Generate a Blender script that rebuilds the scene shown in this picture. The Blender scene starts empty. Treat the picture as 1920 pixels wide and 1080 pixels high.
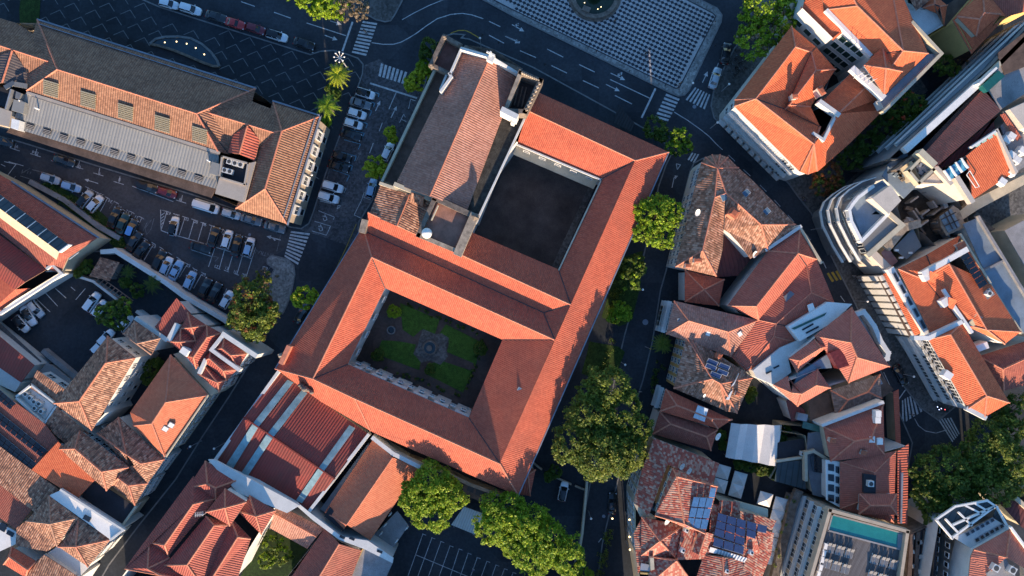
import bpy, bmesh, math, random
import numpy as np
from mathutils import Vector, Matrix
from mathutils.geometry import tessellate_polygon
random.seed(7); RNG=np.random.default_rng(7)
SC=bpy.context.scene; COL=SC.collection
# ---------------- camera: drone looking straight down from 142 m
F=1280.0; H=142.0
cam=bpy.data.objects.new('camera',bpy.data.cameras.new('camera')); COL.objects.link(cam)
cam.location=(0,0,H); cam.data.sensor_width=36; cam.data.lens=36*F/1920; cam.data.clip_end=2000
SC.camera=cam
# ---------------- sky and sun
EL=math.radians(12.0); HX,HY=0.075,-0.997
SUNV=Vector((math.cos(EL)*HX,math.cos(EL)*HY,math.sin(EL)))
w=bpy.data.worlds.new('World'); SC.world=w; w.use_nodes=True
nt=w.node_tree; bg=nt.nodes['Background']
sky=nt.nodes.new('ShaderNodeTexSky'); sky.sky_type='NISHITA'; sky.sun_disc=False
sky.sun_elevation=EL; sky.sun_rotation=math.atan2(HX,HY); sky.altitude=0; sky.air_density=1.3; sky.dust_density=0.6; sky.ozone_density=3.5
tint=nt.nodes.new('ShaderNodeMix'); tint.data_type='RGBA'; tint.blend_type='MULTIPLY'; tint.inputs[0].default_value=1; tint.inputs[7].default_value=(.74,.95,1.18,1)
nt.links.new(sky.outputs[0],tint.inputs[6]); nt.links.new(tint.outputs[2],bg.inputs[0]); bg.inputs[1].default_value=0.13
sl=bpy.data.lights.new('sun','SUN'); sl.energy=5.0; sl.angle=math.radians(0.5); sl.color=(1.0,0.77,0.54)
so=bpy.data.objects.new('sun',sl); COL.objects.link(so); so.rotation_euler=SUNV.to_track_quat('Z','Y').to_euler(); so.location=(0,-60,90)
SC.view_settings.view_transform='Standard'; SC.view_settings.look='None'; SC.view_settings.gamma=1; SC.view_settings.exposure=1.3

# ---------------- helpers
def P(x,y,z=0.0):
    s=(H-z)/F; return Vector(((x-960)*s,(540-y)*s,z))
MATS={}
def _mat(name):
    m=bpy.data.materials.new(name); m.use_nodes=True; MATS[name]=m
    return m,m.node_tree,m.node_tree.nodes['Principled BSDF']
def N(nt,t,**k):
    n=nt.nodes.new(t)
    for a,b in k.items(): setattr(n,a,b)
    return n
def mix(nt,a,b,f,mode='MIX'):
    n=nt.nodes.new('ShaderNodeMix'); n.data_type='RGBA'; n.blend_type=mode
    for s,v in ((0,f),(6,a),(7,b)):
        if hasattr(v,'is_output') or isinstance(v,bpy.types.NodeSocket): nt.links.new(v,n.inputs[s])
        else: n.inputs[s].default_value=(v if s==0 else (*v,1) if len(v)==3 else v)
    return n.outputs[2]
def ramp(nt,src,stops):
    r=nt.nodes.new('ShaderNodeValToRGB'); nt.links.new(src,r.inputs[0])
    e=r.color_ramp.elements
    while len(e)<len(stops): e.new(0.5)
    for i,(p,c) in enumerate(stops):
        e[i].position=p; e[i].color=(*c,1) if len(c)==3 else c
    return r.outputs[0]
def math_(nt,op,a,b=None):
    n=nt.nodes.new('ShaderNodeMath'); n.operation=op
    for i,v in enumerate((a,b)):
        if v is None: continue
        if isinstance(v,bpy.types.NodeSocket): nt.links.new(v,n.inputs[i])
        else: n.inputs[i].default_value=v
    return n.outputs[0]
def noise(nt,vec,scale,detail=3,rough=.55):
    n=nt.nodes.new('ShaderNodeTexNoise'); n.inputs['Scale'].default_value=scale; n.inputs['Detail'].default_value=detail; n.inputs['Roughness'].default_value=rough
    if vec: nt.links.new(vec,n.inputs['Vector'])
    return n.outputs[0]
def bump(nt,h,s,d,bsdf,nrm=None):
    b=nt.nodes.new('ShaderNodeBump'); b.inputs['Strength'].default_value=s; b.inputs['Distance'].default_value=d
    nt.links.new(h,b.inputs['Height'])
    if nrm: nt.links.new(nrm,b.inputs['Normal'])
    nt.links.new(b.outputs[0],bsdf.inputs['Normal']); return b.outputs[0]
def pos(nt): return nt.nodes.new('ShaderNodeNewGeometry').outputs['Position']
def plain(name,col,rough=.7,var=.25,scale=.6,metal=0,emit=None,fine=.12,spec=.3):
    """solid material with broad and fine mottling"""
    m,nt,b=_mat(name); p=pos(nt)
    n1=noise(nt,p,scale,5,.6); n2=noise(nt,p,9,2)
    lo=tuple(c*(1-var) for c in col); hi=tuple(min(1,c*(1+var)) for c in col)
    c=ramp(nt,n1,[(.3,lo),(.7,hi)])
    c=mix(nt,c,ramp(nt,n2,[(.3,(1-fine*2,)*3),(.7,(1,1,1))]),1.0,'MULTIPLY')
    nt.links.new(c,b.inputs['Base Color']); b.inputs['Roughness'].default_value=rough; b.inputs['Metallic'].default_value=metal
    b.inputs['Specular IOR Level'].default_value=spec
    if emit: b.inputs['Emission Color'].default_value=(*emit[0],1); b.inputs['Emission Strength'].default_value=emit[1]
    return m
def tile(name,cols,pitch=.42,course=.5,stripe=.5,dirt=(.10,.07,.05),dirtamt=.25,bumps=.5,patch=None,spread=.5):
    """clay tile in columns down the slope; cols = colour stops picked per tile"""
    m,nt,b=_mat(name)
    uv=nt.nodes.new('ShaderNodeUVMap').outputs[0]; sp=nt.nodes.new('ShaderNodeSeparateXYZ'); nt.links.new(uv,sp.inputs[0])
    u=math_(nt,'DIVIDE',sp.outputs[0],pitch); v=math_(nt,'DIVIDE',sp.outputs[1],course)
    fu=math_(nt,'FLOOR',u); off=math_(nt,'MULTIPLY',math_(nt,'MODULO',fu,2),.5)
    fv=math_(nt,'FLOOR',math_(nt,'ADD',v,off))
    cb=nt.nodes.new('ShaderNodeCombineXYZ'); nt.links.new(fu,cb.inputs[0]); nt.links.new(fv,cb.inputs[1])
    wn=nt.nodes.new('ShaderNodeTexWhiteNoise'); wn.noise_dimensions='2D'; nt.links.new(cb.outputs[0],wn.inputs[0])
    p=pos(nt)
    r=math_(nt,'ADD',math_(nt,'MULTIPLY',wn.outputs[0],spread),math_(nt,'MULTIPLY',noise(nt,p,.35,4,.6),1-spread))
    if patch: r=wn.outputs[0]
    c=ramp(nt,r,[(i/(len(cols)-1)*.7+.15,k) for i,k in enumerate(cols)])
    if patch: 
        for e in c.node.color_ramp.elements: pass
        c.node.color_ramp.interpolation='CONSTANT'
    # dirt and lichen in drifts
    d=ramp(nt,noise(nt,p,.16,6,.65),[(.42,(0,0,0)),(.72,(1,1,1))])
    c=mix(nt,c,dirt,math_(nt,'MULTIPLY',d,dirtamt*1.6))
    d2=ramp(nt,noise(nt,p,1.3,4,.7),[(.52,(0,0,0)),(.68,(1,1,1))])
    c=mix(nt,c,dirt,math_(nt,'MULTIPLY',d2,dirtamt))
    # channel between tile columns is darker
    wv=math_(nt,'ABSOLUTE',math_(nt,'SINE',math_(nt,'MULTIPLY',u,math.pi)))
    cc=ramp(nt,wv,[(0,(1-stripe,)*3),(.45,(1,1,1))])
    c=mix(nt,c,cc,1.0,'MULTIPLY')
    nt.links.new(c,b.inputs['Base Color']); b.inputs['Roughness'].default_value=.75; b.inputs['Specular IOR Level'].default_value=.25
    n1=bump(nt,wv,bumps,.10,b)
    frv=math_(nt,'FRACT',math_(nt,'ADD',v,off))
    bump(nt,frv,bumps*.6,.05,b,n1)
    return m

class MB:
    def __init__(s): s.v=[]; s.f=[]; s.m=[]
    def add(s,vs,fs,mi=0):
        o=len(s.v); s.v+= [tuple(x) for x in vs]; s.f+=[tuple(i+o for i in f) for f in fs]; s.m+=[mi]*len(fs); return s
    def box(s,c,sx,sy,sz,ang=0,mi=0,taper=1.0):
        """box centred at c in x,y with base at c.z"""
        ca,sa=math.cos(ang),math.sin(ang); vs=[]
        for k,t in ((0,1),(1,taper)):
            for dx,dy in ((-.5,-.5),(.5,-.5),(.5,.5),(-.5,.5)):
                x,y=dx*sx*t,dy*sy*t; vs.append((c[0]+x*ca-y*sa,c[1]+x*sa+y*ca,c[2]+k*sz))
        return s.add(vs,[(3,2,1,0),(4,5,6,7),(0,1,5,4),(1,2,6,5),(2,3,7,6),(3,0,4,7)],mi)
    def bar(s,a,b,w,h,mi=0):
        """box from a to b (3d), width w horizontally, height h upwards"""
        a=Vector(a); b=Vector(b); d=b-a; n=Vector((-d.y,d.x,0))
        if n.length<1e-6: n=Vector((1,0,0))
        n=n.normalized()*w/2; u=Vector((0,0,h))
        vs=[a-n,b-n,b+n,a+n,a-n+u,b-n+u,b+n+u,a+n+u]
        return s.add(vs,[(3,2,1,0),(4,5,6,7),(0,1,5,4),(1,2,6,5),(2,3,7,6),(3,0,4,7)],mi)
    def prism(s,pts,z0,z1,mi=0,top=None):
        pts=ccw(pts); n=len(pts)
        zs=z1 if isinstance(z1,(list,tuple)) else [z1]*n
        vs=[(p[0],p[1],z0) for p in pts]+[(p[0],p[1],zs[i]) for i,p in enumerate(pts)]
        s.add(vs,[tuple(range(n-1,-1,-1))]+[(i,(i+1)%n,n+(i+1)%n,n+i) for i in range(n)],mi)
        return s.add(vs[n:],[tuple(range(n))],mi if top is None else top)
    def tube(s,a,b,r0,r1=None,n=8,mi=0,caps=True):
        a=Vector(a); b=Vector(b); r1=r0 if r1 is None else r1
        d=(b-a).normalized(); x=d.orthogonal().normalized(); y=d.cross(x); vs=[]
        for p,r in ((a,r0),(b,r1)):
            for i in range(n):
                t=2*math.pi*i/n; vs.append(p+x*r*math.cos(t)+y*r*math.sin(t))
        fs=[(i,(i+1)%n,n+(i+1)%n,n+i) for i in range(n)]
        if caps: fs+=[tuple(range(n-1,-1,-1)),tuple(range(n,2*n))]
        return s.add(vs,fs,mi)
    def sphere(s,c,rx,ry,rz,mi=0,n=10,m=6):
        vs=[];fs=[]
        for j in range(m+1):
            t=math.pi*j/m
            for i in range(n):
                a=2*math.pi*i/n; vs.append((c[0]+rx*math.sin(t)*math.cos(a),c[1]+ry*math.sin(t)*math.sin(a),c[2]+rz*math.cos(t)))
        for j in range(m):
            for i in range(n): fs.append((j*n+i,(j+1)*n+i,(j+1)*n+(i+1)%n,j*n+(i+1)%n))
        return s.add(vs,fs,mi)
ORG={}
def area(pts): return sum(pts[i][0]*pts[(i+1)%len(pts)][1]-pts[(i+1)%len(pts)][0]*pts[i][1] for i in range(len(pts)))/2
def ccw(pts): pts=list(pts); return pts if area(pts)>0 else pts[::-1]
def build(mb,name,mats,parent=None,uv=False,smooth=False,loc=None,local=False,uvn=None):
    me=bpy.data.meshes.new(name)
    o0=Vector((0,0,0)) if (local or parent is None and loc is None) else (ORG[parent.name] if parent is not None else Vector(loc))
    vs=[(v[0]-o0.x,v[1]-o0.y,v[2]-o0.z) for v in mb.v]
    me.from_pydata(vs,[],mb.f); me.update()
    if not isinstance(mats,(list,tuple)): mats=[mats]
    for m in mats: me.materials.append(MATS[m] if isinstance(m,str) else m)
    me.polygons.foreach_set('material_index',mb.m)
    if smooth: me.polygons.foreach_set('use_smooth',[True]*len(mb.f))
    if uv:
        L=me.uv_layers.new(name='UVMap')
        for p in me.polygons:
            n=uvn[p.index] if uvn and p.index<len(uvn) else p.normal; u=Vector((-n.y,n.x,0))
            if u.length<.04: u=Vector((.9,-.44,0))
            u.normalize(); v=n.cross(u)
            for li in p.loop_indices:
                q=me.vertices[me.loops[li].vertex_index].co; L.data[li].uv=(q.dot(u),q.dot(v))
    ob=bpy.data.objects.new(name,me); COL.objects.link(ob)
    if parent is not None: ob.parent=parent; ORG[ob.name]=o0
    elif loc is not None: ob.location=o0; ORG[ob.name]=o0
    else: ORG[ob.name]=Vector((0,0,0))
    return ob
def thing(name,label,cat,x,y,z=0,group=None,rot=0):
    o=bpy.data.objects.new(name,None); COL.objects.link(o); o.empty_display_size=1
    p=P(x,y,z); o.location=p; o.rotation_euler=(0,0,rot); ORG[o.name]=p
    o['label']=label; o['category']=cat
    if group: o['group']=group
    return o
def tag(o,label,cat,group=None):
    o['label']=label; o['category']=cat
    if group: o['group']=group
    return o
def struct(name,mb,mats,kind='structure',label=None,**k):
    o=build(mb,name,mats,**k); o['kind']=kind
    if label: o['label']=label; 
    return o
def inset(pts,d):
    """offset a CCW world polygon inwards by d"""
    n=len(pts); out=[]
    for i in range(n):
        a,b,c=[Vector((p[0],p[1])) for p in (pts[i-1],pts[i],pts[(i+1)%n])]
        e1=(b-a).normalized(); e2=(c-b).normalized()
        n1=Vector((-e1.y,e1.x)); n2=Vector((-e2.y,e2.x)); k=n1+n2
        if k.length<1e-4: k=n1
        k.normalize(); s=d/max(.35,k.dot(n1)); out.append(b+k*s)
    return out
def pxpoly(s,z=0):
    """'x,y x,y ...' (photo pixels) -> points; optional third number is that point's height"""
    r=[]
    for t in s.split():
        q=[float(k) for k in t.split(',')]; r.append(P(q[0],q[1],q[2] if len(q)>2 else z))
    return r
def body(t,s,z,mat='white_wall',z0=0,d=.35,name='wall',top=False,base=None):
    """walls dropped from the eave outline s at height z"""
    pts=pxpoly(s,z)
    if area(pts)<0: pts=pts[::-1]
    zs=[p.z-.06 for p in pts]; q=inset(pts,d)
    mb=MB(); n=len(q)
    vs=[(p.x,p.y,z0) for p in q]+[(p.x,p.y,zs[i]) for i,p in enumerate(q)]
    mb.add(vs,[(i,(i+1)%n,n+(i+1)%n,n+i) for i in range(n)])
    if top: mb.add(vs[n:],[tuple(range(n))])
    o=build(mb,name,mat,t)
    return o
DIG='0123456789abcdefghijklmnopqrstuvwxyz'
def roof(t,s,faces,mat,cap='ridge_tile',name='roof',th=.16,capr=.17,gut=True):
    """s: 'x,y,z ...' ; faces: index strings. Ridge tiles are laid on convex edges."""
    V=pxpoly(s); fs=[tuple(DIG.index(c) for c in f) for f in faces.split()]
    # orient upwards
    ff=[]
    for f in fs:
        pts=[V[i] for i in f]
        if area(pts)<0: f=f[::-1]
        ff.append(f)
    def nrm(f):
        n=Vector((0,0,0)); k=len(f)
        for i in range(k): n+=V[f[i]].cross(V[f[(i+1)%k]])
        return n.normalized()
    tris=[];uvn=[]
    for f in ff:
        n=nrm(f)
        for tr in tessellate_polygon([[Vector((V[i].x,V[i].y,0)) for i in f]]):
            q=tuple(f[i] for i in tr); pp=[V[i] for i in q]; ar=area(pp)
            if abs(ar)<1e-5: continue
            if ar<0: q=q[::-1]
            tris.append(q); uvn.append(n)
    mb=MB(); mb.add(V,tris,0)
    # boundary edges -> fascia and underside
    ed={}
    for f in ff:
        for i in range(len(f)):
            a,b=f[i],f[(i+1)%len(f)]; ed.setdefault((min(a,b),max(a,b)),[]).append((f,a,b))
    bd=[v[0] for v in ed.values() if len(v)==1]
    D=Vector((0,0,-th))
    for f,a,b in bd: mb.add([V[a],V[b],V[b]+D,V[a]+D],[(3,2,1,0)],1)
    mb.add([v+D for v in V],[f[::-1] for f in tris],1)
    o=build(mb,name,[mat,'eave_trim'],t,uv=True,uvn=uvn)
    cp=MB()
    va=MB()
    for (a,b),l in ed.items():
        if len(l)!=2: continue
        n1,n2=nrm(l[0][0]),nrm(l[1][0])
        if n1.dot(n2)>.995: continue
        c1=sum((V[i] for i in l[0][0]),Vector())/len(l[0][0])
        mid=(V[a]+V[b])/2
        conv=(c1-mid).dot(n2)<0
        if conv and cap:
            cp.tube(V[a]+Vector((0,0,.03)),V[b]+Vector((0,0,.03)),capr,n=6)
        elif not conv and gut:
            va.tube(V[a]+Vector((0,0,-.02)),V[b]+Vector((0,0,-.02)),.12,n=4)
    if cp.v: build(cp,'ridge_tiles',cap,o)
    if va.v: build(va,'valley_gutter','gutter_dark',o)
    return o
def hip(t,quad,z,zr,mat,r=None,gable=False,**k):
    """hip roof on four eave corners (px). r: two ridge end px 'x,y x,y'; edges 0-1 and 2-3 are the long ones; ridge end 4 by edge 3-0, 5 by edge 1-2"""
    q=[tuple(float(c) for c in p.split(',')) for p in quad.split()]
    e=[tuple(float(c) for c in p.split(',')) for p in r.split()]
    s=' '.join('%g,%g,%g'%(p[0],p[1],p[2] if len(p)>2 else z) for p in q)+' '+' '.join('%g,%g,%g'%(p[0],p[1],zr) for p in e)
    if len(e)==1: f='014 124 234 304'
    elif gable: f='0154 2345'
    else: f='0154 125 2345 304'
    o=roof(t,s,f,mat,**k)
    if gable:
        V=pxpoly(s); mb=MB()
        dz=Vector((0,0,-.17))
        for a,b,c in ((3,0,4),(1,2,5)):
            mid=(V[0]+V[2])/2
            A,B,C=[V[i]+dz+(Vector((mid.x,mid.y,V[i].z))-V[i])*.03 for i in (a,b,c)]
            mb.add([A,B,C],[(0,1,2)]);
        build(mb,'gable_wall','white_wall',t)
    return o
def strip(t,s,z,w,h,mat='white_wall',name='parapet',close=False,kerb=0):
    """low wall along a px line; z = height of its top"""
    pts=pxpoly(s,z); mb=MB()
    if close: pts.append(pts[0])
    for i,(a,b) in enumerate(zip(pts[:-1],pts[1:])):
        d=(b-a).normalized()*(w/2*.98 if i%2 else w/2*.96)
        e=Vector((0,0,-h+.002*(i%2)))
        mb.bar(a-d+e,b+d+e,w,h)
    return build(mb,name,mat,t)
def flat(t,s,z,mat,th=.15,name='flat_roof'):
    pts=pxpoly(s,z); mb=MB(); mb.prism(pts,z-th,z) if not isinstance(z,list) else None
    return build(mb,name,mat,t,uv=True)
def slab(t,s,mat,th=.1,name='slab'):
    """sloping sheet whose corners carry their own heights"""
    pts=pxpoly(s)
    if area(pts)<0: pts=pts[::-1]
    n=len(pts); D=Vector((0,0,-th)); mb=MB()
    mb.add(list(pts)+[p+D for p in pts],[tuple(range(n)),tuple(range(2*n-1,n-1,-1))]+[(i,n+i,n+(i+1)%n,(i+1)%n) for i in range(n)])
    return build(mb,name,mat,t,uv=True)
def piers(t,a,b,z,n,w,dep,h,mat='white_wall',d=.35,z0=.1,name='pier'):
    A=P(*a,z); Bq=P(*b,z); e=(Bq-A).normalized(); q=Vector((e.y,-e.x,0)); q=q if q.dot(-A)>0 else -q
    for k in range(n):
        c=A.lerp(Bq,(k+.5)/n)+q*(dep/2-d); mb=MB(); mb.box((c.x,c.y,z0),w,dep,h-z0,math.atan2(e.y,e.x)); build(mb,name,mat,t)
# windows -----------------------------------------------------------
WM={}
def winmesh(w,h,kind):
    k=(w,h,kind)
    if k in WM: return WM[k]
    fr=MB(); t=.09
    fm='window_frame'
    # surround, x along wall, -y outwards, z up from sill
    for x0,x1,z0,z1 in ((-w/2-t,w/2+t,-t,0),(-w/2-t,w/2+t,h,h+t),(-w/2-t,-w/2,0,h),(w/2,w/2+t,0,h)):
        fr.box(((x0+x1)/2,-.02,z0),x1-x0,.16,z1-z0)
    if kind not in ('plain','shutp'):
        fr.box((0,-.03,0),.07,.08,h); fr.box((0,-.034,h*.62),w,.08,.06)
    if kind=='hood':   # projecting box window with sill and cornice
        fr.box((0,-.2,-t-.12),w+.5,.5,.12); fr.box((0,-.2,h+t),w+.5,.5,.14)
        for sx in (-1,1): fr.box((sx*(w/2+.15),-.08,-.05),.14,.22,h+.1)
    if kind=='balc':
        fr.box((0,-.45,-.2),w+1.0,.9,.14)
        for sx in range(9): fr.box((-(w+.9)/2+sx*(w+.9)/8,-.86,-.06),.04,.04,.9)
        fr.box((0,-.86,.84),w+1.0,.07,.06)
    gl=MB(); gl.box((0,.015,0),w,.06,h)
    WM[k]=(fr,gl); 
    me1=bpy.data.meshes.new('window'); me1.from_pydata(fr.v,[],fr.f); me1.materials.append(MATS[fm]); 
    me2=bpy.data.meshes.new('pane'); me2.from_pydata(gl.v,[],gl.f); me2.materials.append(MATS['shutter_green' if kind[:4]=='shut' else 'glass'])
    WM[k]=(me1,me2); return WM[k]
def wins(t,a,b,z,rows,n,w=1.1,h=1.6,kind='std',d=.35,pad=.5):
    """windows on the wall under the eave a-b (px at height z); rows = sill heights; wall faces the picture centre"""
    A=P(*a,z); B=P(*b,z); e=(B-A); L=e.length; e.normalize()
    nn=Vector((e.y,-e.x,0))
    if nn.dot(-A)<0: nn=-nn
    if nn.dot(Vector((e.y,-e.x,0)))<0: A,B=B,A; e=-e
    ang=math.atan2(e.y,e.x); me=winmesh(w,h,kind)
    for zz in rows:
        for i in range(n):
            u=pad+(L-2*pad)*(i+.5)/n
            p=A+e*u-nn*d; p.z=zz
            o=bpy.data.objects.new('window',me[0]); COL.objects.link(o); o.parent=t; o.location=p-ORG[t.name]; o.rotation_euler=(0,0,ang)
            g=bpy.data.objects.new('pane',me[1]); COL.objects.link(g); g.parent=o
def roofwin(t,x,y,z,w,l,ang,pitch=.35,mat='skylight_glass',name='skylight',face=None):
    """roof window tilted with the slope; ang = image angle (deg, clockwise from right) of its width; downhill is 90 deg clockwise of it"""
    a=math.radians(-ang); mb=MB()
    u=Vector((math.cos(a),math.sin(a),0)); dn=Vector((math.sin(a),-math.cos(a),0)); v=(dn*math.cos(pitch)-Vector((0,0,math.sin(pitch)))); n=u.cross(-v) 
    if n.z<0: n=-n
    c=P(x,y,z)
    def q(du,dv,h): return c+u*du+v*dv+n*h
    for (W,Lh,h0,h1,mi) in ((w/2,l/2,-.25,.10,1),(w/2-.09,l/2-.09,.0,.125,0)):
        vs=[q(-W,-Lh,h0),q(W,-Lh,h0),q(W,Lh,h0),q(-W,Lh,h0),q(-W,-Lh,h1),q(W,-Lh,h1),q(W,Lh,h1),q(-W,Lh,h1)]
        mb.add(vs,[(3,2,1,0),(4,5,6,7),(0,1,5,4),(1,2,6,5),(2,3,7,6),(3,0,4,7)],mi)
    return build(mb,name,[mat,'steel'],t)
def chimney(t,x,y,z,sx=.8,sy=.8,h=1.3,ang=25,mat='stucco',capm='tile_red_plain'):
    mb=MB(); c=P(x,y,z+h); a=math.radians(-ang)
    mb.box((c.x,c.y,z-1),sx,sy,h+1-.25,a,0); mb.box((c.x,c.y,z+h-.25),sx+.16,sy+.16,.1,a,0)
    mb.box((c.x,c.y,z+h-.15),sx*.8,sy*.8,.16,a,2); mb.box((c.x,c.y,z+h+.01),sx+.1,sy+.1,.14,a,1,.55)
    return build(mb,'chimney',[mat,capm,'gutter_dark'],t)
# ---------------- materials
plain('white_wall',(.62,.61,.58),.8,.10,.5)
plain('cream_wall',(.52,.45,.33),.8,.14,.5)
plain('yellow_wall',(.55,.36,.13),.8,.12,.5)
plain('beige_wall',(.45,.36,.27),.8,.14,.5)
plain('grey_wall',(.30,.28,.26),.85,.25,.5)
plain('stone_wall',(.20,.16,.13),.9,.45,1.2,fine=.25)
plain('stucco',(.60,.52,.44),.8,.2,1)
plain('old_plaster',(.36,.29,.22),.9,.45,.8,fine=.2)
plain('eave_trim',(.30,.17,.12),.8,.2,.5)
plain('ridge_tile',(.55,.20,.12),.7,.25,2)
plain('ridge_tile_old',(.40,.22,.15),.8,.35,2)
plain('gutter_dark',(.05,.045,.045),.6,.3,1)
plain('gutter_grey',(.22,.24,.28),.5,.2,1)
plain('steel',(.35,.36,.38),.4,.1,1,metal=.4)
plain('window_frame',(.70,.69,.66),.6,.05,1)
plain('glass',(.015,.02,.028),.08,.3,.8,spec=.6)
plain('skylight_glass',(.06,.11,.17),.12,.2,.8,spec=.7)
plain('fibre_panel',(.42,.36,.24),.5,.15,3)
plain('shutter_green',(.02,.05,.04),.5,.2,1)
plain('tile_red_plain',(.42,.12,.06),.7,.25,2)
plain('metal_grey',(.20,.195,.19),.5,.12,.4,metal=.2)
plain('metal_beige',(.42,.36,.30),.6,.10,.4)
plain('felt_dark',(.035,.035,.042),.9,.35,.25,fine=.2)
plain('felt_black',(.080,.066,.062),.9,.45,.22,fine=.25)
plain('concrete_roof',(.30,.29,.29),.85,.25,.35,fine=.2)
plain('blue_roof',(.20,.25,.30),.8,.25,.3)
plain('terrace_brown',(.13,.085,.065),.9,.4,.5,fine=.2)
plain('awning_white',(.80,.77,.72),.7,.06,.8)
plain('solar_blue',(.012,.03,.10),.25,.2,2,spec=.4)
plain('solar_black',(.008,.012,.02),.15,.2,2,spec=.6)
plain('ac_white',(.62,.61,.58),.5,.08,2)
plain('fan_grille',(.06,.06,.06),.6,.2,2)
# tiles
tile('tile_orange',[(.50,.105,.045),(.59,.135,.055),(.65,.165,.07)],.36,.42,.22,dirt=(.25,.07,.04),dirtamt=.12,spread=.5)
tile('tile_red',[(.38,.078,.042),(.46,.102,.055),(.53,.130,.070)],.36,.42,.25,dirt=(.16,.06,.045),dirtamt=.22,spread=.45)
tile('tile_redstripe',[(.36,.08,.05),(.46,.11,.07),(.52,.14,.09)],.50,.5,.55,dirtamt=.12,spread=.3,bumps=.8)
tile('tile_brown',[(.14,.06,.04),(.27,.125,.08),(.38,.18,.11),(.48,.27,.18)],.42,.5,.38,dirtamt=.28,spread=.7,bumps=.7)
tile('tile_oldpink',[(.30,.125,.085),(.41,.19,.135),(.48,.24,.175)],.42,.45,.24,dirt=(.14,.08,.065),dirtamt=.25,spread=.45,bumps=.7)
tile('tile_palace',[(.19,.085,.05),(.29,.14,.085),(.37,.19,.115)],.45,.5,.50,dirtamt=.15,spread=.45,bumps=.8)
tile('tile_check',[(.33,.08,.055),(.30,.065,.045),(.38,.10,.07),(.40,.21,.15),(.46,.26,.19),(.36,.18,.13)],.42,.46,.22,dirtamt=.08,patch=True,bumps=.4)
tile('metal_red',[(.26,.045,.035),(.30,.055,.042),(.34,.065,.05)],.55,6,.35,dirtamt=.30,spread=.2,bumps=.5)
tile('metal_ribbed',[(.25,.24,.225),(.28,.27,.25),(.31,.30,.275)],.6,8,.12,dirt=(.15,.14,.13),dirtamt=.15,spread=.3,bumps=.5)
tile('planks',[(.08,.075,.075),(.11,.10,.10),(.14,.13,.13)],.25,3,.4,dirtamt=.05,spread=.6,bumps=.2)
tile('glass_roof',[(.03,.05,.06),(.05,.07,.08)],1.2,4,.5,dirtamt=0,spread=.5,bumps=.1)
tile('corr_white',[(.42,.44,.42),(.50,.52,.50)],.5,9,.4,dirtamt=.1,spread=.3,bumps=.5)
MATS['glass_roof'].node_tree.nodes['Principled BSDF'].inputs['Roughness'].default_value=.2
# ground
def asphalt(name,col,var=.3,cob=False):
    m,nt,b=_mat(name); p=pos(nt)
    c=ramp(nt,noise(nt,p,.09,6,.6),[(.35,tuple(k*(1-var) for k in col)),(.65,tuple(k*(1+var) for k in col))])
    c=mix(nt,c,ramp(nt,noise(nt,p,1.7,5,.75),[(.35,(.65,)*3),(.7,(1.2,)*3)]),.8,'MULTIPLY')
    vp=nt.nodes.new('ShaderNodeTexVoronoi'); vp.inputs['Scale'].default_value=.11; vp.distance='CHEBYCHEV'; nt.links.new(p,vp.inputs['Vector']); sv=nt.nodes.new('ShaderNodeSeparateColor'); nt.links.new(vp.outputs['Color'],sv.inputs[0])
    c=mix(nt,c,ramp(nt,sv.outputs[0],[(.0,(.80,)*3),(.5,(1,)*3),(1,(1.25,1.22,1.18))]),.8,'MULTIPLY')
    c=mix(nt,c,ramp(nt,noise(nt,p,.45,6,.8),[(.62,(1,1,1)),(.70,(.6,)*3)]),.7,'MULTIPLY')
    if cob:
        vo=nt.nodes.new('ShaderNodeTexVoronoi'); vo.inputs['Scale'].default_value=2.6; nt.links.new(p,vo.inputs['Vector'])
        c=mix(nt,c,ramp(nt,vo.outputs['Color'],[(.2,(.6,)*3),(.8,(1.35,)*3)]),.8,'MULTIPLY')
    nt.links.new(c,b.inputs['Base Color']); b.inputs['Roughness'].default_value=.9; b.inputs['Specular IOR Level'].default_value=.2
asphalt('asphalt',(.040,.045,.054)); asphalt('cobble',(.085,.082,.088),.2,True); asphalt('pave_dark',(.030,.036,.044),.25)
asphalt('pave_light',(.24,.235,.225),.2,True); asphalt('pave_mid',(.11,.105,.10),.25,True); asphalt('park_asphalt',(.060,.058,.062),.25)
asphalt('yard_dark',(.03,.031,.036),.3); asphalt('soil',(.06,.045,.03),.4)
plain('kerb_stone',(.20,.20,.20),.9,.25,.8,fine=.2)
plain('paint_white',(.62,.62,.62),.8,.35,1.4,fine=.3); plain('paint_blue',(.16,.40,.55),.8,.3,1.4,fine=.3); plain('paint_yellow',(.55,.36,.05),.8,.3,1.4,fine=.3)
plain('paint_faded',(.22,.22,.22),.9,.6,1.2,fine=.3)
plain('mosaic_white',(.50,.48,.47),.85,.15,.5,fine=.25); plain('mosaic_black',(.035,.038,.05),.85,.3,.6,fine=.2)
plain('grass_green',(.045,.085,.015),.95,.45,1.5,fine=.4); plain('lawn',(.075,.165,.022),.95,.35,1.2,fine=.4)
plain('hedge_green',(.03,.06,.012),.95,.5,2,fine=.4)
plain('pool_water',(.02,.20,.20),.06,.12,.6,spec=.6); plain('pond_water',(.02,.045,.06),.08,.2,.6,spec=.6); plain('dark_water',(.02,.035,.02),.1,.3,1,spec=.5)
plain('lamp_warm',(1,.8,.5),.5,.02,1,emit=((1,.72,.35),2)); plain('lamp_cool',(.8,.85,1),.5,.02,1,emit=((.5,.6,1),2)); plain('lamp_red',(1,.1,.1),.5,.02,1,emit=((1,.08,.08),2))
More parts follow.
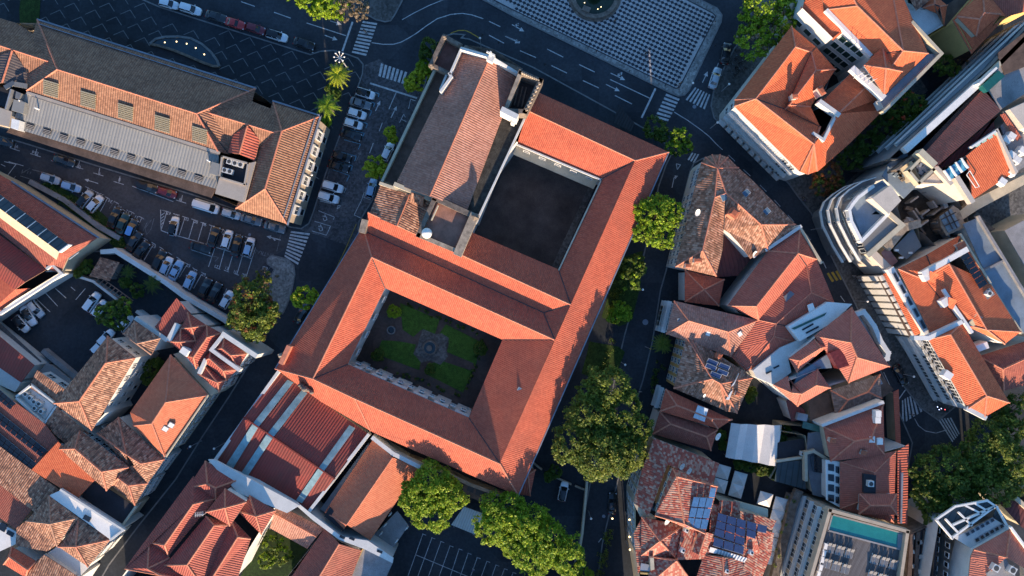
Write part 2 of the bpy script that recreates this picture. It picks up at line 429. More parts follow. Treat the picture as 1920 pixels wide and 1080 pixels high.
# car paints etc
def paint(name,col,metal=.2):
    m,nt,b=_mat(name); b.inputs['Base Color'].default_value=(*col,1); b.inputs['Roughness'].default_value=.28; b.inputs['Metallic'].default_value=metal; b.inputs['Coat Weight'].default_value=.5
for k,c in dict(white=(.70,.72,.74),silver=(.42,.46,.50),grey=(.14,.16,.18),dark=(.03,.035,.04),black=(.012,.013,.016),red=(.42,.03,.03),maroon=(.16,.02,.03),blue=(.14,.32,.62),lightblue=(.30,.44,.60),green=(.02,.05,.045)).items(): paint('paint_car_'+k,c)
plain('car_glass',(.01,.014,.02),.06,.1,1,spec=.7); plain('tyre',(.015,.015,.015),.9,.2,3); plain('wheel_rim',(.4,.4,.42),.35,.1,3,metal=.6); plain('headlight_glass',(.6,.62,.65),.15,.05,3); plain('tail_lens',(.3,.01,.01),.2,.1,3)
plain('lamp_grey',(.30,.31,.33),.5,.1,2); plain('skin',(.45,.28,.2),.6,.05,3); plain('cloth_dark',(.03,.03,.04),.9,.2,3); plain('cloth_light',(.5,.5,.5),.9,.2,3); plain('hair',(.02,.015,.01),.8,.2,3); plain('cloth_blue',(.04,.1,.35),.9,.2,3)
# plants
def leafmat(name,c1,c2,c3):
    m,nt,b=_mat(name); g=nt.nodes.new('ShaderNodeNewGeometry')
    r=math_(nt,'ADD',math_(nt,'MULTIPLY',g.outputs['Random Per Island'],.55),math_(nt,'MULTIPLY',noise(nt,g.outputs['Position'],.7,3),.45))
    c=ramp(nt,r,[(.2,c1),(.5,c2),(.8,c3)])
    nt.links.new(c,b.inputs['Base Color']); b.inputs['Roughness'].default_value=.55; b.inputs['Specular IOR Level'].default_value=.25
    tr=nt.nodes.new('ShaderNodeBsdfTranslucent'); nt.links.new(mix(nt,c,(1,1,.35),.25),tr.inputs[0])
    mx=nt.nodes.new('ShaderNodeMixShader'); mx.inputs[0].default_value=.35
    nt.links.new(b.outputs[0],mx.inputs[1]); nt.links.new(tr.outputs[0],mx.inputs[2]); nt.links.new(mx.outputs[0],nt.nodes['Material Output'].inputs[0])
leafmat('leaf_bright',(.09,.17,.008),(.18,.30,.012),(.34,.42,.02))
leafmat('leaf_yellow',(.16,.24,.01),(.32,.38,.015),(.48,.48,.03))
leafmat('leaf_dark',(.025,.06,.008),(.05,.10,.012),(.10,.15,.02))
leafmat('leaf_olive',(.045,.085,.012),(.10,.145,.018),(.22,.26,.03))
leafmat('leaf_red',(.10,.02,.01),(.20,.05,.02),(.12,.08,.02)); leafmat('leaf_dry',(.12,.09,.06),(.20,.15,.10),(.28,.22,.16))
leafmat('flower_red',(.6,.05,.02),(.7,.10,.04),(.7,.15,.05))
plain('bark',(.10,.08,.06),.95,.35,3)
plain('moss',(.07,.062,.05),.95,.6,.9,fine=.3); plain('terrace_red',(.20,.09,.07),.9,.3,.5,fine=.2); plain('tower_floor',(.34,.17,.12),.9,.3,.7,fine=.2)
tile('tile_redold',[(.26,.07,.05),(.33,.09,.06),(.38,.12,.08)],.36,.42,.32,dirtamt=.22,spread=.5)
tile('tile_maroon',[(.27,.06,.045),(.34,.08,.058),(.40,.10,.075)],.45,.5,.5,dirtamt=.12,spread=.35,bumps=.8)
tile('tile_orange2',[(.46,.125,.062),(.52,.155,.078),(.56,.185,.095)],.36,.42,.15,dirtamt=.10,spread=.5,bumps=.3)
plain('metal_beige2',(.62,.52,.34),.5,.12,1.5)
tile('tile_brown2',[(.17,.075,.045),(.30,.13,.075),(.40,.19,.12),(.50,.28,.19)],.42,.5,.35,dirtamt=.35,spread=.7,bumps=.6)
tile('tile_red2',[(.40,.095,.06),(.47,.12,.075),(.52,.15,.095)],.40,.45,.35,dirtamt=.18,spread=.4)
tile('tile_rose',[(.44,.12,.08),(.50,.15,.10),(.54,.18,.12)],.40,.45,.35,dirtamt=.10,spread=.4)
tile('tile_grey',[(.15,.11,.10),(.24,.18,.16),(.30,.24,.22)],.42,.5,.4,dirtamt=.4,spread=.7)
tile('metal_darkred',[(.10,.03,.03),(.12,.035,.035),(.14,.04,.04)],.8,8,.3,dirtamt=.2,spread=.2)
plain('skylight_pale',(.24,.36,.38),.5,.35,.5); plain('roof_light_pale',(.50,.55,.60),.3,.15,2); plain('glass_red',(.14,.03,.03),.2,.3,2); plain('blue_grey',(.16,.17,.19),.8,.2,.6); plain('green_glass',(.05,.13,.11),.2,.2,1)
asphalt('pave_brown',(.085,.062,.055),.3)
plain('solar_light',(.05,.13,.28),.2,.2,2,spec=.7); plain('sling_grey',(.16,.16,.17),.8,.2,3); plain('blue_grey2',(.30,.31,.34),.8,.15,.5); plain('cream_plain',(.58,.50,.42),.8,.10,.5)
plain('green_awning',(.01,.10,.10),.5,.15,1); plain('blue_glass',(.05,.22,.38),.15,.3,1); plain('blue_pale',(.18,.25,.30),.3,.3,1); plain('green_pale',(.22,.36,.34),.2,.2,2); plain('ruin_dark',(.06,.055,.05),.95,.6,.6,fine=.35); plain('pink_roof',(.38,.18,.15),.8,.2,1)
tile('tile_darkrib',[(.02,.022,.026),(.03,.032,.036)],.6,5,.6,dirtamt=.05)
plain('facade_grey',(.22,.22,.22),.8,.2,.6)
tile('side_slate',[(.06,.055,.06),(.09,.075,.075),(.13,.10,.09)],.5,.5,.5,dirtamt=.1)
# ================= GROUND
def sheet(name,s,z,mat,kind='structure',label=None,uv=False):
    mb=MB(); pts=ccw(pxpoly(s,z)); mb.add([(p[0],p[1],z) for p in pts],[tuple(range(len(pts)))])
    return struct(name,mb,mat,kind,label,uv=uv)
def raised(name,s,z,mat,kerb=True):
    """paved slab with kerb stones round it"""
    mb=MB(); pts=ccw(pxpoly(s,z)); mb.prism(pts,-.2,z)
    if kerb:
        q=inset(pts,.28); n=len(pts)
        vs=[(p[0],p[1],z+.006) for p in pts]+[(p[0],p[1],z+.006) for p in q]
        mb.add(vs,[(i,(i+1)%n,n+(i+1)%n,n+i) for i in range(n)],1)
        mb.add([(p[0],p[1],z+.006) for p in pts]+[(p[0],p[1],-.2) for p in pts],[((i+1)%n,i,n+i,n+(i+1)%n) for i in range(n)],1) if False else None
    return struct(name,mb,[mat,'kerb_stone'])
g=MB(); g.add([(-450,-350,0),(450,-350,0),(450,350,0),(-450,350,0)],[(0,1,2,3)]); struct('ground',g,'asphalt')
# building and block pads
FORE="-60,-60 240,-14 300,12 400,44 480,69 582,101 600,95 625,93 650,100 672,108 682,120 681,138 665,185 640,250 612,325 588,400 580,420 565,430 545,427 470,404 360,366 200,318 40,268 -60,240"
f=raised('forecourt',FORE,.12,'pave_dark')
def inside(p,poly):
    c=False; n=len(poly)
    for i in range(n):
        a,b=poly[i],poly[(i+1)%n]
        if (a[1]>p[1])!=(b[1]>p[1]) and p[0]<(b[0]-a[0])*(p[1]-a[1])/(b[1]-a[1])+a[0]: c=not c
    return c
def px2(s): return [tuple(float(k) for k in t.split(',')[:2]) for t in s.split()]
fp=px2(FORE); mb=MB()
no=px2("-60,-60 -60,300 60,300 560,440 600,215 480,160 70,30 20,28"); pondz=px2("275,85 300,66 345,64 390,82 412,125 350,118")
pathz=px2("40,-20 76,-20 72,45 38,48")
for i in range(-14,30):
    for j in range(-30,30):
        x=112.5+39.6*i+26.2*j; y=18.8+12.9*i-13.0*j
        if not (-40<x<700 and -40<y<440): continue
        if min(inside((x+dx,y+dy),fp) for dx,dy in ((-20,8),(10,15),(3,-3),(-10,0)))==0: continue
        if inside((x,y),no) or inside((x,y),pondz) or inside((x,y),pathz): continue
        z=.126
        for dx,dy in ((-18.5,8),(9.8,15.5)):
            mb.bar(P(x,y,z),P(x+dx,y+dy,z),.13,.005)
# the strip on the right side of the palace carries the same motif
for x,y in ((548,296),(520,336),(620,245),(624,285),(610,327),(602,366),(590,408)):
    pass
struct('paving_inlay',mb,'kerb_stone')
# grass verge by the palace and the hall
def lawn(name,s,z=.15,mat='grass_green',label=None):
    mb=MB(); mb.prism(pxpoly(s,z),-.1,z); o=struct(name,mb,mat,'structure'); return o
lawn('grass_verge',"42,-40 76,-20 74,30 70,45 38,50 36,20",.2)
# round-fronted fountain pool
t=thing('fountain_pool','crescent shaped stone fountain pool with five small lights','fountain',345,95)
arc=[(281,82),(292,73),(310,69),(335,68.5),(358,72),(378,82),(395,97),(406,112),(411,124)]
back=[(400,124),(380,117),(355,106),(325,94),(303,87)]
mb=MB(); o=[P(*q,.5) for q in arc]; inn=[P(q[0]+(345-q[0])*.05,q[1]+(105-q[1])*.09,.5) for q in arc]
for a,b in zip(o[:-1],o[1:]): mb.bar((a.x,a.y,.1),(b.x,b.y,.1),.45,.5)
build(mb,'rim','kerb_stone',t)
mb=MB(); bk=[P(*q,.5) for q in back]
for a,b in zip([o[-1]]+bk,bk+[o[0]]): mb.bar((a.x,a.y,.1),(b.x,b.y,.1),.5,.48)
build(mb,'back_wall','stone_wall',t)
mb=MB(); mb.prism([P(*q,.3) for q in arc+back],.1,.38); build(mb,'water','pond_water',t)
for x,y in ((309,79.5),(331,78),(350,82),(367,90),(383,102)):
    mb=MB(); p=P(x,y,.4); mb.sphere(p,.14,.14,.1); build(mb,'light','lamp_warm',t)
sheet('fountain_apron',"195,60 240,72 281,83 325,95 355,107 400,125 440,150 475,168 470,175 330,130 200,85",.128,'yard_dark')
# car park and cobbled street
sheet('cobbled_street',"684,122 712,110 745,150 790,170 785,200 716,337 680,420 655,462 595,440 560,432 580,420 612,325 665,185",.006,'cobble')
sheet('car_park',"30,275 130,300 250,335 480,410 560,435 530,470 505,485 500,500 510,530 430,570 330,510 240,455 150,400 90,350",.004,'park_asphalt')
raised('traffic_island',"509,478 520,480 540,485 552,498 554,515 548,545 540,570 530,590 490,560 505,520 513,505 500,495 500,485",.13,'pave_light')
# plaza with fish-scale mosaic
PZ="860,-40 905,0 960,30 1255,174 1272,181 1284,179 1293,170 1353,42 1355,28 1345,14 1300,-8 1240,-40"
raised('plaza',PZ,.13,'pave_light')
MZ=px2("925,-40 926,0 960,17.5 1230,148 1268,166 1274,163 1280,152 1342,31 1337,25 1250,-20 1230,-40")
mb=MB(); mb.prism(pxpoly(' '.join('%g,%g'%q for q in MZ),.14),.1,.138)
mb2=MB()
L=8.05; ax=(math.cos(math.radians(25.6)),math.sin(math.radians(25.6))); up=(ax[1],-ax[0])
foun=(1115,-9)
for i in range(-60,60):
    for j in range(-60,60):
        cx=1230+27.1+i*L*ax[0]-j*L*up[0]; cy=60+6.6+i*L*ax[1]-j*L*up[1]
        if not(900<cx<1350 and -35<cy<175) or not all(inside((cx+dx,cy+dy),MZ) for dx,dy in ((-4,0),(4,0),(0,4),(0,-4))): continue
        if math.hypot(cx-foun[0],cy-foun[1])<50: continue
        pts=[]; r=L/2*.985
        for k in range(0,9): a=math.pi*k/8; pts.append((r*math.cos(a),r*math.sin(a)))
        for k in range(1,4): a=math.pi/2*k/4; pts.append((-r+r*math.sin(a),-r+r*math.cos(a)))   # concave left
        pts.append((0,-r))
        for k in range(3,0,-1): a=math.pi/2*k/4; pts.append((r-r*math.sin(a),-r+r*math.cos(a)))
        # drop to px
        w=[P(cx+u*ax[0]+v*up[0],cy+u*ax[1]+v*up[1],.142) for u,v in pts]
        o=len(mb2.v); c=P(cx,cy,.142); mb2.add([c]+w,[(0,k+1,(k+1)%len(w)+1) for k in range(len(w))])
struct('mosaic_paving',mb,'mosaic_white'); struct('mosaic_scales',mb2,'mosaic_black')
mb=MB(); q=[P(*k,.144) for k in MZ]
for a,b in zip(q,q[1:]+q[:1]): mb.bar(a,b,.22,.004)
struct('mosaic_border',mb,'mosaic_black')
t=thing('plaza_fountain','round stone fountain with dark green water in the scalloped square','fountain',1115,-9)
def ring(mb,c,r0,r1,z0,z1,n=40,mi=0):
    vs=[]
    for r,z in ((r0,z0),(r0,z1),(r1,z1),(r1,z0)):
        for k in range(n): a=2*math.pi*k/n; vs.append((c[0]+r*math.cos(a),c[1]+r*math.sin(a),z))
    fs=[(j*n+k,j*n+(k+1)%n,(j+1)*n+(k+1)%n,(j+1)*n+k) for j in range(3) for k in range(n)]
    mb.add(vs,[f[::-1] for f in fs],mi)
def disc(mb,c,r,z,n=32,mi=0):
    mb.add([(c[0]+r*math.cos(2*math.pi*k/n),c[1]+r*math.sin(2*math.pi*k/n),z) for k in range(n)],[tuple(range(n))],mi)
c=P(1115,-9); mb=MB(); ring(mb,c,5.1,4.2,.1,.75); ring(mb,c,5.6,5.1,.1,.35); build(mb,'basin','stone_wall',t)
mb=MB(); disc(mb,c,4.3,.5); build(mb,'water','dark_water',t)
mb=MB(); mb.tube((c.x,c.y,.4),(c.x,c.y,2.0),.5,.3,12); mb.tube((c.x,c.y,1.9),(c.x,c.y,2.1),1.3,1.5,20); build(mb,'bowl_pedestal','stone_wall',t)
for x,y in ((1096,5),(1127,13),(1121,17)):
    mb=MB(); mb.sphere(P(x,y,.55),.10,.10,.08); build(mb,'light','lamp_warm',t)
mb=MB(); p=P(1099,19,.3); mb.box((p.x,p.y,.1),1.6,1.1,.9,-.4); build(mb,'step_block','stone_wall',t)
# pavements of the other blocks
raised('north_pavement',"640,-40 735,-40 758,-5 752,8 740,30 733,40 722,42 705,38 690,30 670,25 640,5",.13,'pave_mid')
raised('east_pavement',"1420,-40 1400,60 1376,90 1352,135 1337,170 1332,198 1338,222 1372,252 1440,308 1478,345 1496,370 1520,400 1535,430 1552,470 1590,545 1622,610 1655,665 1690,720 1725,765 1760,790 1790,765 2060,560 2060,-60",.12,'pave_mid')
raised('middle_pavement',"1315,297 1300,305 1293,320 1272,400 1258,470 1237,545 1222,640 1205,710 1180,790 1160,890 1142,960 1128,1020 1112,1140 1700,1140 1700,900 1712,830 1690,780 1672,735 1650,690 1560,560 1500,440 1400,340 1360,300 1335,290",.12,'pave_dark')
raised('convent_pavement',"874,64 868,70 880,72 925,92 1000,125 1195,232 1245,262 1260,290 1250,310 1236,350 1222,420 1208,480 1196,545 1172,630 1158,690 1140,780 1120,850 1108,905 1094,980 1078,1060 1064,1140 560,1140 470,900 740,560 670,430 672,415 700,370 785,190 810,110 835,66 850,62",.12,'pave_dark')
raised('west_pavement',"30,470 215,470 330,545 430,610 470,650 484,655 478,668 430,745 380,820 330,900 262,985 205,1060 160,1140 -80,1140 -80,330 0,330",.12,'pave_dark')
sheet('back_street',"1610,-40 1650,-40 1960,-40 1960,60 1790,180 1600,330 1560,370 1548,400 1540,385 1560,340 1600,300 1740,170",.126,'pave_dark')
lawn('hall_verge',"75,345 95,340 180,390 225,430 240,470 215,468 200,445 150,410 100,370")
lawn('street_garden',"1160,485 1205,470 1200,540 1185,600 1172,608 1160,612 1140,600 1128,595 1145,540")
lawn('garden_lawn',"1105,640 1160,650 1172,660 1160,690 1140,720 1090,700 1100,665",mat='grass_green')
# ================= ROAD MARKINGS
PM={'paint_white':MB(),'paint_blue':MB(),'paint_yellow':MB(),'paint_faded':MB()}
MZ_=.010
def MKZ(x,y): return .135 if (x<260 and y>500) or (735<x<1075 and y>890) else MZ_
def line(s,w=.14,mat='paint_white',z=MZ_):
    q0=px2(s); z=MKZ(*q0[0]); pts=[P(*q,z) for q in q0]
    for a,b in zip(pts[:-1],pts[1:]): PM[mat].bar(a,b,w,.004)
def poly(s,mat='paint_white',z=MZ_):
    pts=pxpoly(s,z); PM[mat].prism(pts,z,z+.004)
def lines(l,w=.14,mat='paint_white'):
    for s in l.split(';'): line(s,w,mat)
def zebra(p0,p1,q0,q1,n,mat='paint_white',fr=.55):
    """stripes between the sides p0-p1 and q0-q1 (each stripe joins both sides)"""
    for i in range(n):
        a=(i+.5-fr/2)/n; b=(i+.5+fr/2)/n
        L=lambda u,v,t:(u[0]+(v[0]-u[0])*t,u[1]+(v[1]-u[1])*t)
        pts=[L(p0,p1,a),L(p0,p1,b),L(q0,q1,b),L(q0,q1,a)]
        poly(' '.join('%g,%g'%k for k in pts),mat)
def arrow(x0,y0,x1,y1,w=.16,head=9,hw=4.2,mat='paint_white'):
    d=math.hypot(x1-x0,y1-y0); ux,uy=(x1-x0)/d,(y1-y0)/d; bx,by=x1-ux*head,y1-uy*head
    line('%g,%g %g,%g'%(x0,y0,bx,by),w,mat); poly('%g,%g %g,%g %g,%g'%(x1,y1,bx-uy*hw,by+ux*hw,bx+uy*hw,by-ux*hw),mat)
# crossings
zebra((681,38),(659,100),(708,42),(686,106),10)
zebra((713,118),(765,136),(708,142),(758,158),7,fr=.6)
zebra((1250,174),(1227,222),(1275,184),(1252,229),7)
zebra((1302,163),(1333,178),(1284,186),(1323,206),6,fr=.5)
zebra((1296,286),(1312,290),(1288,299),(1303,306),3)
zebra((546,432),(533,482),(582,436),(558,498),9,mat='paint_white')
zebra((1722,730),(1685,740),(1735,768),(1688,795),6) if False else None
zebra((1690,752),(1718,735),(1690,796),(1731,770),6,fr=.5)
zebra((1757,786),(1785,783),(1785,830),(1800,812),5,fr=.5)
zebra((1757,788),(1780,780),(1780,832),(1800,815),1) if False else None
# stop lines, lanes
lines("1229,166 1203,221;661,41 642,96",.38)
line("694,156 782,184",.35)
lines("514,23 545,34;575,43 649,67;452,3 478,12;590,100 585,98",.16)
arrow(619,39,640,46); arrow(609,66,633,75)
line("697,80 718,83 738,83 752,79 765,72 780,63 800,48 820,35 845,27 867,25 885,28 906,35",.17)
line("754,37 775,25 805,10 830,0 870,-14",.14)
lines("917,40 938,50;917,66 945,81;948,68 975,79;975,95 1005,108;1026,92 1056,107;1034,123 1063,137;1086,121 1115,135;1093,151 1123,165;1144,149 1218,184;1153,179 1185,195",.17)
arrow(960,46,983,59); line("966,50 972,45",.3); poly("966,46 973,43 972,49")
arrow(947,68,975,81)
arrow(1145,137,1172,150); line("1158,143 1164,138",.4); poly("1157,139 1167,135 1166,141")
arrow(1136,158,1162,171)
arrow(1317,155,1327,134); arrow(1340,160,1341,158) if False else None
lines("1336,162 1338,172;1342,131 1347,118;1360,92 1363,84",.12)
line("1264,210 1290,226 1315,244 1330,256 1343,270",.15)
lines("1343,270 1355,281;1366,291 1378,302;1394,318 1407,330;1425,347 1437,359;1452,375 1463,387;1477,403 1489,416;1509,437 1520,450",.12)
lines("1543,490 1549,503;1576,555 1584,566",.14)
line("1203,350 1208,340" if False else "1260,352 1264,333 1269,331",.15); poly("1265,329 1271,330 1266,336")
line("1268,307 1276,309 1270,318 1268,307",.15)
line("1716,748 1722,786" if False else "1715,785 1722,798 1735,808 1755,812 1775,806",.14)
line("1670,770 1704,722",.2); line("1657,698 1672,730",.14)
# yellow box
for i in range(4): line('%g,%g %g,%g'%(1552+i*8,512+(-1)*i*2,1562+i*8,528-2*i),.5,'paint_yellow')
# yellow kerb lines
line("840,67 848,61 860,57 872,57 880,60 900,72",.18,'paint_yellow')
line("668,420 650,462 632,500 600,560",.12,'paint_yellow')
# cobbled street bays (blue) left
for k in range(9):
    pass
blue="703,173 711,176 709,182;696,191 703,194 700,200;671,199 697,208 693,218;662,223 689,232 686,240;657,243 683,250 679,258;645,262 676,270 672,280;640,285 668,293 665,302;633,302 661,311 658,320;624,318 655,329 650,340"
lines(blue,.14,'paint_blue')
lines("608,345 649,353 645,362;600,377 639,386 632,392;600,375 634,385 632,391;597,395 627,407 625,412;590,415 620,424 617,428;585,433 612,441 620,424",.12)
lines("638,250 612,340",.1,'paint_faded')
arrow(704,208,713,189,.2,8,3.6); arrow(733,221,744,199,.2,8,3.6)
lines("743,173 729,205;717,230 711,246;700,268 693,287",.16); lines("766,204 770,186 779,189;749,230 757,214 760,220;753,224 762,228",.12)
arrow(668,302,677,283,.14,7,3,'paint_faded')
lines("683,360 678,375 664,403 681,411;680,369 695,375",.12); line("688,350 683,372",.1)
def wheelchair(x,y):
    line('%g,%g %g,%g %g,%g'%(x-4,y-3,x+3,y-1,x+4,y+5),.16); line('%g,%g %g,%g %g,%g %g,%g'%(x-3,y+1,x-2,y+5,x+1,y+6,x+3,y+4),.14); line('%g,%g %g,%g'%(x,y-6,x+1,y-2),.2)
wheelchair(609,408); wheelchair(601,427)
lines("400,463 560,440" if False else "526,441 519,471",.1,'paint_faded')
arrow(526,450,500,443,.22,8,3.6); line("512,446 516,451",.3)
arrow(184,344,158,336,.14,8,3)
line("232,312 258,319 257,322 283,331 281,326",.12); line("232,312 256,322",.1)
line("395,479 410,483 403,490",.1,'paint_faded')
# P-row bays under the palace
for x,y in ((27,268),(66,279),(146,302),(184,315),(222,331),(339,366)):
    lines('%g,%g %g,%g;%g,%g %g,%g'%(x+3,y,x+1,y+11,x-9,y+9,x+10,y+15),.13)
lines("96,301 120,308;248,349 325,378;368,386 393,390;360,388 372,391",.13)
lines("8,303 31,308;30,308 0,348;16,303 44,311;2,308 10,312",.12)
lines("60,318 90,325;40,325 56,316;38,330 55,335;22,338 30,330",.12,'paint_faded')
for i in range(4): line('%g,%g %g,%g'%(43+i*5,318+i*1.3,41+i*5,323+i*1.3),.12,'paint_faded')
# bays 36..31
for x,y in ((165,352),(183,361),(202,371),(219,380),(231,393),(248,398),(266,408)):
    line('%g,%g %g,%g %g,%g'%(x-5,y-2,x,y,x+4,y+3),.12)
lines("202,371 184,404;248,398 229,436;266,408 251,441;270,438 258,444",.12)
lines("165,352 162,361;183,361 180,368",.12); 
lines("215,376 205,391;219,381 212,391",.10,'paint_faded')
for s in ("276,417 268,433","284,412 272,428 275,440 283,430 289,409"): line(s,.1,'paint_faded')
# hatched triangle and central double row
line("301,393 302,432 313,397 301,393",.14); line("301,393 316,397",.12)
for i in range(5): line('%g,%g %g,%g'%(301.5,404+i*6,309-i*1.0,399+i*6),.12)
for i,(x,y) in enumerate(((330,402),(347,407),(364,412),(381,418),(397,423),(415,429),(431,435),(448,440),(464,445))):
    line('%g,%g %g,%g'%(x-5,y-1.5,x+5,y+2),.13)
for a,b in (((347,407),(336,441)),((364,413),(354,447)),((381,418),(371,452)),((397,423),(388,457)),((415,429),(391,500))): line('%g,%g %g,%g'%(*a,*b),.14)
line("302,432 315,437;" .strip(';'),.14)
lines("315,437 388,458 472,485",.14); line("358,468 397,481",.13)
for a,b in (((422,465),(411,504)),((437,476),(427,509)),((455,478),(444,515)),((479,464),(461,521)),): line('%g,%g %g,%g'%(*a,*b),.14)
for x,y in ((408,503),(424,508),(443,514),(459,520)): line('%g,%g %g,%g'%(x-4,y-1.5,x+5,y+2),.12)
for x,y in ((272,448),(287,456),(302,465),(318,475),(334,484),(349,494),(364,504),(380,512),(394,523),(410,531)): line('%g,%g %g,%g'%(x-3,y-2,x+5,y+3),.12)
for a,b in (((272,450),(265,462)),((286,461),(270,488)),((350,497),(336,520)),((378,514),(363,541)),((397,525),(386,545)),((412,533),(402,556)),((425,541),(417,562))): line('%g,%g %g,%g'%(*a,*b),.13)
line("508,500 497,512 494,525",.1,'paint_faded')
# left yard bays
for a,b in (((85,549),(108,574)),((104,541),(124,559)),((133,538),(141,545)),((69,561),(94,585)),((160,541),(142,562)),((52,576),(77,598)),((205,618),(216,628))): line('%g,%g %g,%g'%(*a,*b),.13)
# bottom yard bays
for a,b in (((793,1001),(765,1080)),((810,1008),(780,1090)),((827,1015),(800,1090)),((844,1023),(820,1090)),((861,1029),(838,1100)),((878,1037),(856,1100)),((895,1045),(872,1110)),((913,1052),(892,1110)),((930,1059),(912,1110)),((946,1066),(930,1110)),((962,1073),(950,1110))):
    line('%g,%g %g,%g'%(*a,*b),.13); line('%g,%g %g,%g'%(a[0]-1,a[1],a[0]+6,a[1]+2.5),.13)
line("779,1040 870,1078 930,1104",.14)
# east yard behind
lines("1049,887 1045,905;1080,912 1074,932;1128,1009 1122,1017 ",.15)
def ztext(txt,x,y,ang,size,mat='paint_white',z=.016,name='bay_number'):
    cu=bpy.data.curves.new(name,'FONT'); cu.body=txt; cu.size=size; cu.extrude=.002; cu.align_x='CENTER'; cu.align_y='CENTER'
    ob=bpy.data.objects.new(name,cu); me=bpy.data.meshes.new_from_object(ob); bpy.data.objects.remove(ob)
    p=P(x,y,z); a=math.radians(-ang); R=Matrix.Rotation(a,3,'Z')
    vs=[R@v.co+p for v in me.vertices]; PM[mat].add(vs,[tuple(f.vertices) for f in me.polygons])
for tx,x,y,a in (("P12",66,287,15),("P16",28,274,15),("10",147,313,15),("9",186,326,15),("8",224,337,15),("6",338,374,15),("2",456,410,15),("1",492,421,15)): ztext(tx,x,y,a,.95)
for tx,x,y in (("36",173,358),("35",190,366),("34",207,377),("33",224,389),("32",240,397),("31",256,407)): ztext(tx,x,y,205,.95)
for tx,x,y in (("29",316,400),("02",333,405),("03",350,411),("08",367,416),("06",383,421),("13",402,431),("22",418,435),("14",452,443),("24",274,455),("23",353,498),("22",366,508),("23",382,515),("25",395,527),("26",411,536),("23",288,462)): ztext(tx,x,y,17,.95)
for tx,x,y in (("17",405,500),("12",425,503),("10",441,510),("09",457,516)): ztext(tx,x,y,17,.9)
ztext("ENTRADA",490,474,195,1.15,'paint_faded'); ztext("EB",497,503,200,1.1)
for m,mb in PM.items():
    if mb.v: struct('road_markings',mb,m)
# manhole covers and patches
mb=MB()
for x,y,r in ((282,38,.5),(97,273,.45),(468,440,.3),(1132,968,.35),(1210,604,.6),(1302,200,.4),(1385,150,.3),(1098,560,.3)): disc(mb,P(x,y),r,.02)
struct('manhole_covers',mb,'gutter_grey')
# ================= PALACE (north-west)
t=thing('palace','long brown tiled public building with grey metal rear roof and five slatted panels','building',330,210)
body(t,"70,38,10.1 479,167,10.1 512,190,10 600,218,10 538,420,10 442,391,10 395,370,10 15,243,10 -60,225,10 -60,12,10 20,38,10",10,'beige_wall',d=.5)
roof(t,"70,37,10.2 479,166,10.2 108,130,14 369,213,14 50,170,12 409,284,12 36,150,10.6 452,262,10.2 430,290,10.5","0132 2354 024 046 1783 835",'tile_palace')
roof(t,"-60,66,12.8 91,115,12.8 66,66,10.3 30,43,10.2 -60,16,10.2 53,136,11.6 -60,110,11","01234 0156",'tile_palace')
roof(t,"23,95,13 4,155,12.8 53,136,11.4 50,168,11.2 -50,120,11.2 -50,160,11.2","0132 0154",'side_slate',name='side_roof')
roof(t,"380,208,13 526,252,13 508,204,10.4 450,181,10.4 487,283,10.7 425,270,10.7","0123 0145",'tile_palace')
roof(t,"528.6,245.5,14 600,218,10 538,420,10 497,354,14 442,391,10 476,296,10.8 489,250,10.4 512,190,10","0123 324 03456 0671 06",'tile_palace') if False else roof(t,"528.6,245.5,14 600,218,10 538,420,10 497,354,14 442,391,10 476,296,10.8 489,250,10.8 512,190,10","0123 324 03456 067 071",'tile_palace')
roof(t,"464,236,13.4 449,289,13.2 478,302,11.9 487,262,11.9 438,252,11.9 427,286,11.7","0123 0154",'tile_redstripe',name='turret_roof')
for a in ("70,36 479,165","512,189 601,217","601,217 539,421"): strip(t,a,10.34,.3,.2,'gutter_grey','gutter')
strip(t,"74,45 466,171",10.9,.14,.3,'gutter_grey','gutter'); strip(t,"590,222 531,408",10.9,.14,.3,'gutter_grey','gutter')
# slatted panels
for x,y in ((95,165),(165,186),(235,209),(304,231),(374,252)):
    mb=MB(); c0=P(x-13,y-17,13.2)
    for k in range(8):
        a=P(x-13.5,y-15+k*3.6,13.35-k*.16); b=P(x+14,y-7+k*3.6,13.35-k*.16); mb.bar(a-Vector((0,0,.5)),b-Vector((0,0,.5)),.22,.62)
    build(mb,'slatted_panel','fibre_panel',t)
slab(t,"50,172,11.7 410,285,11.7 409,337,11.2 27,220,11.2",'metal_ribbed',.3,'metal_roof')
strip(t,"52,174 409,286",12.1,.5,.5,'metal_beige','ledge')
strip(t,"60,180 408,290",11.95,.3,.3,'metal_grey','ledge')
flat(t,"27,220 409,337 405,354 20,238",10.9,'metal_ribbed',name='lower_roof')
flat(t,"20,238 405,354 396,371 12,248",10.4,'terrace_brown',name='cornice')
mb=MB()
for i in range(11):
    mb=MB(); x=57+i*31.6; y=236.5+i*9.6
    mb.add([P(x-7,y-7,11.06),P(x+8,y-2.5,11.06),P(x+5,y+8,11.0),P(x-9,y+3,11.0)],[(0,3,2,1)]); 
    for k in range(3): mb.bar(P(x-7.5,y-4+k*3,11.06),P(x+6.5,y+.5+k*3,11.06),.12,.08,1)
    build(mb,'louvre','gutter_dark metal_beige'.split(),t)
mb=MB(); mb.prism(pxpoly("22,222 37,226 34,244 20,240",12.3),10.5,12.3); build(mb,'lift_housing','awning_white',t)
flat(t,"-60,182 22,209 16,238 -60,216",12,'metal_beige',1.5,'side_terrace')
mb=MB(); mb.prism(pxpoly("26,186 47,192 43,213 21,207",12.4),11.2,12.4); build(mb,'roof_hatch','metal_ribbed',t)
mb=MB(); mb.prism(pxpoly("30,171 40,175 36,186 28,184",12.6),11.2,12.6); build(mb,'roof_hatch','metal_grey',t)
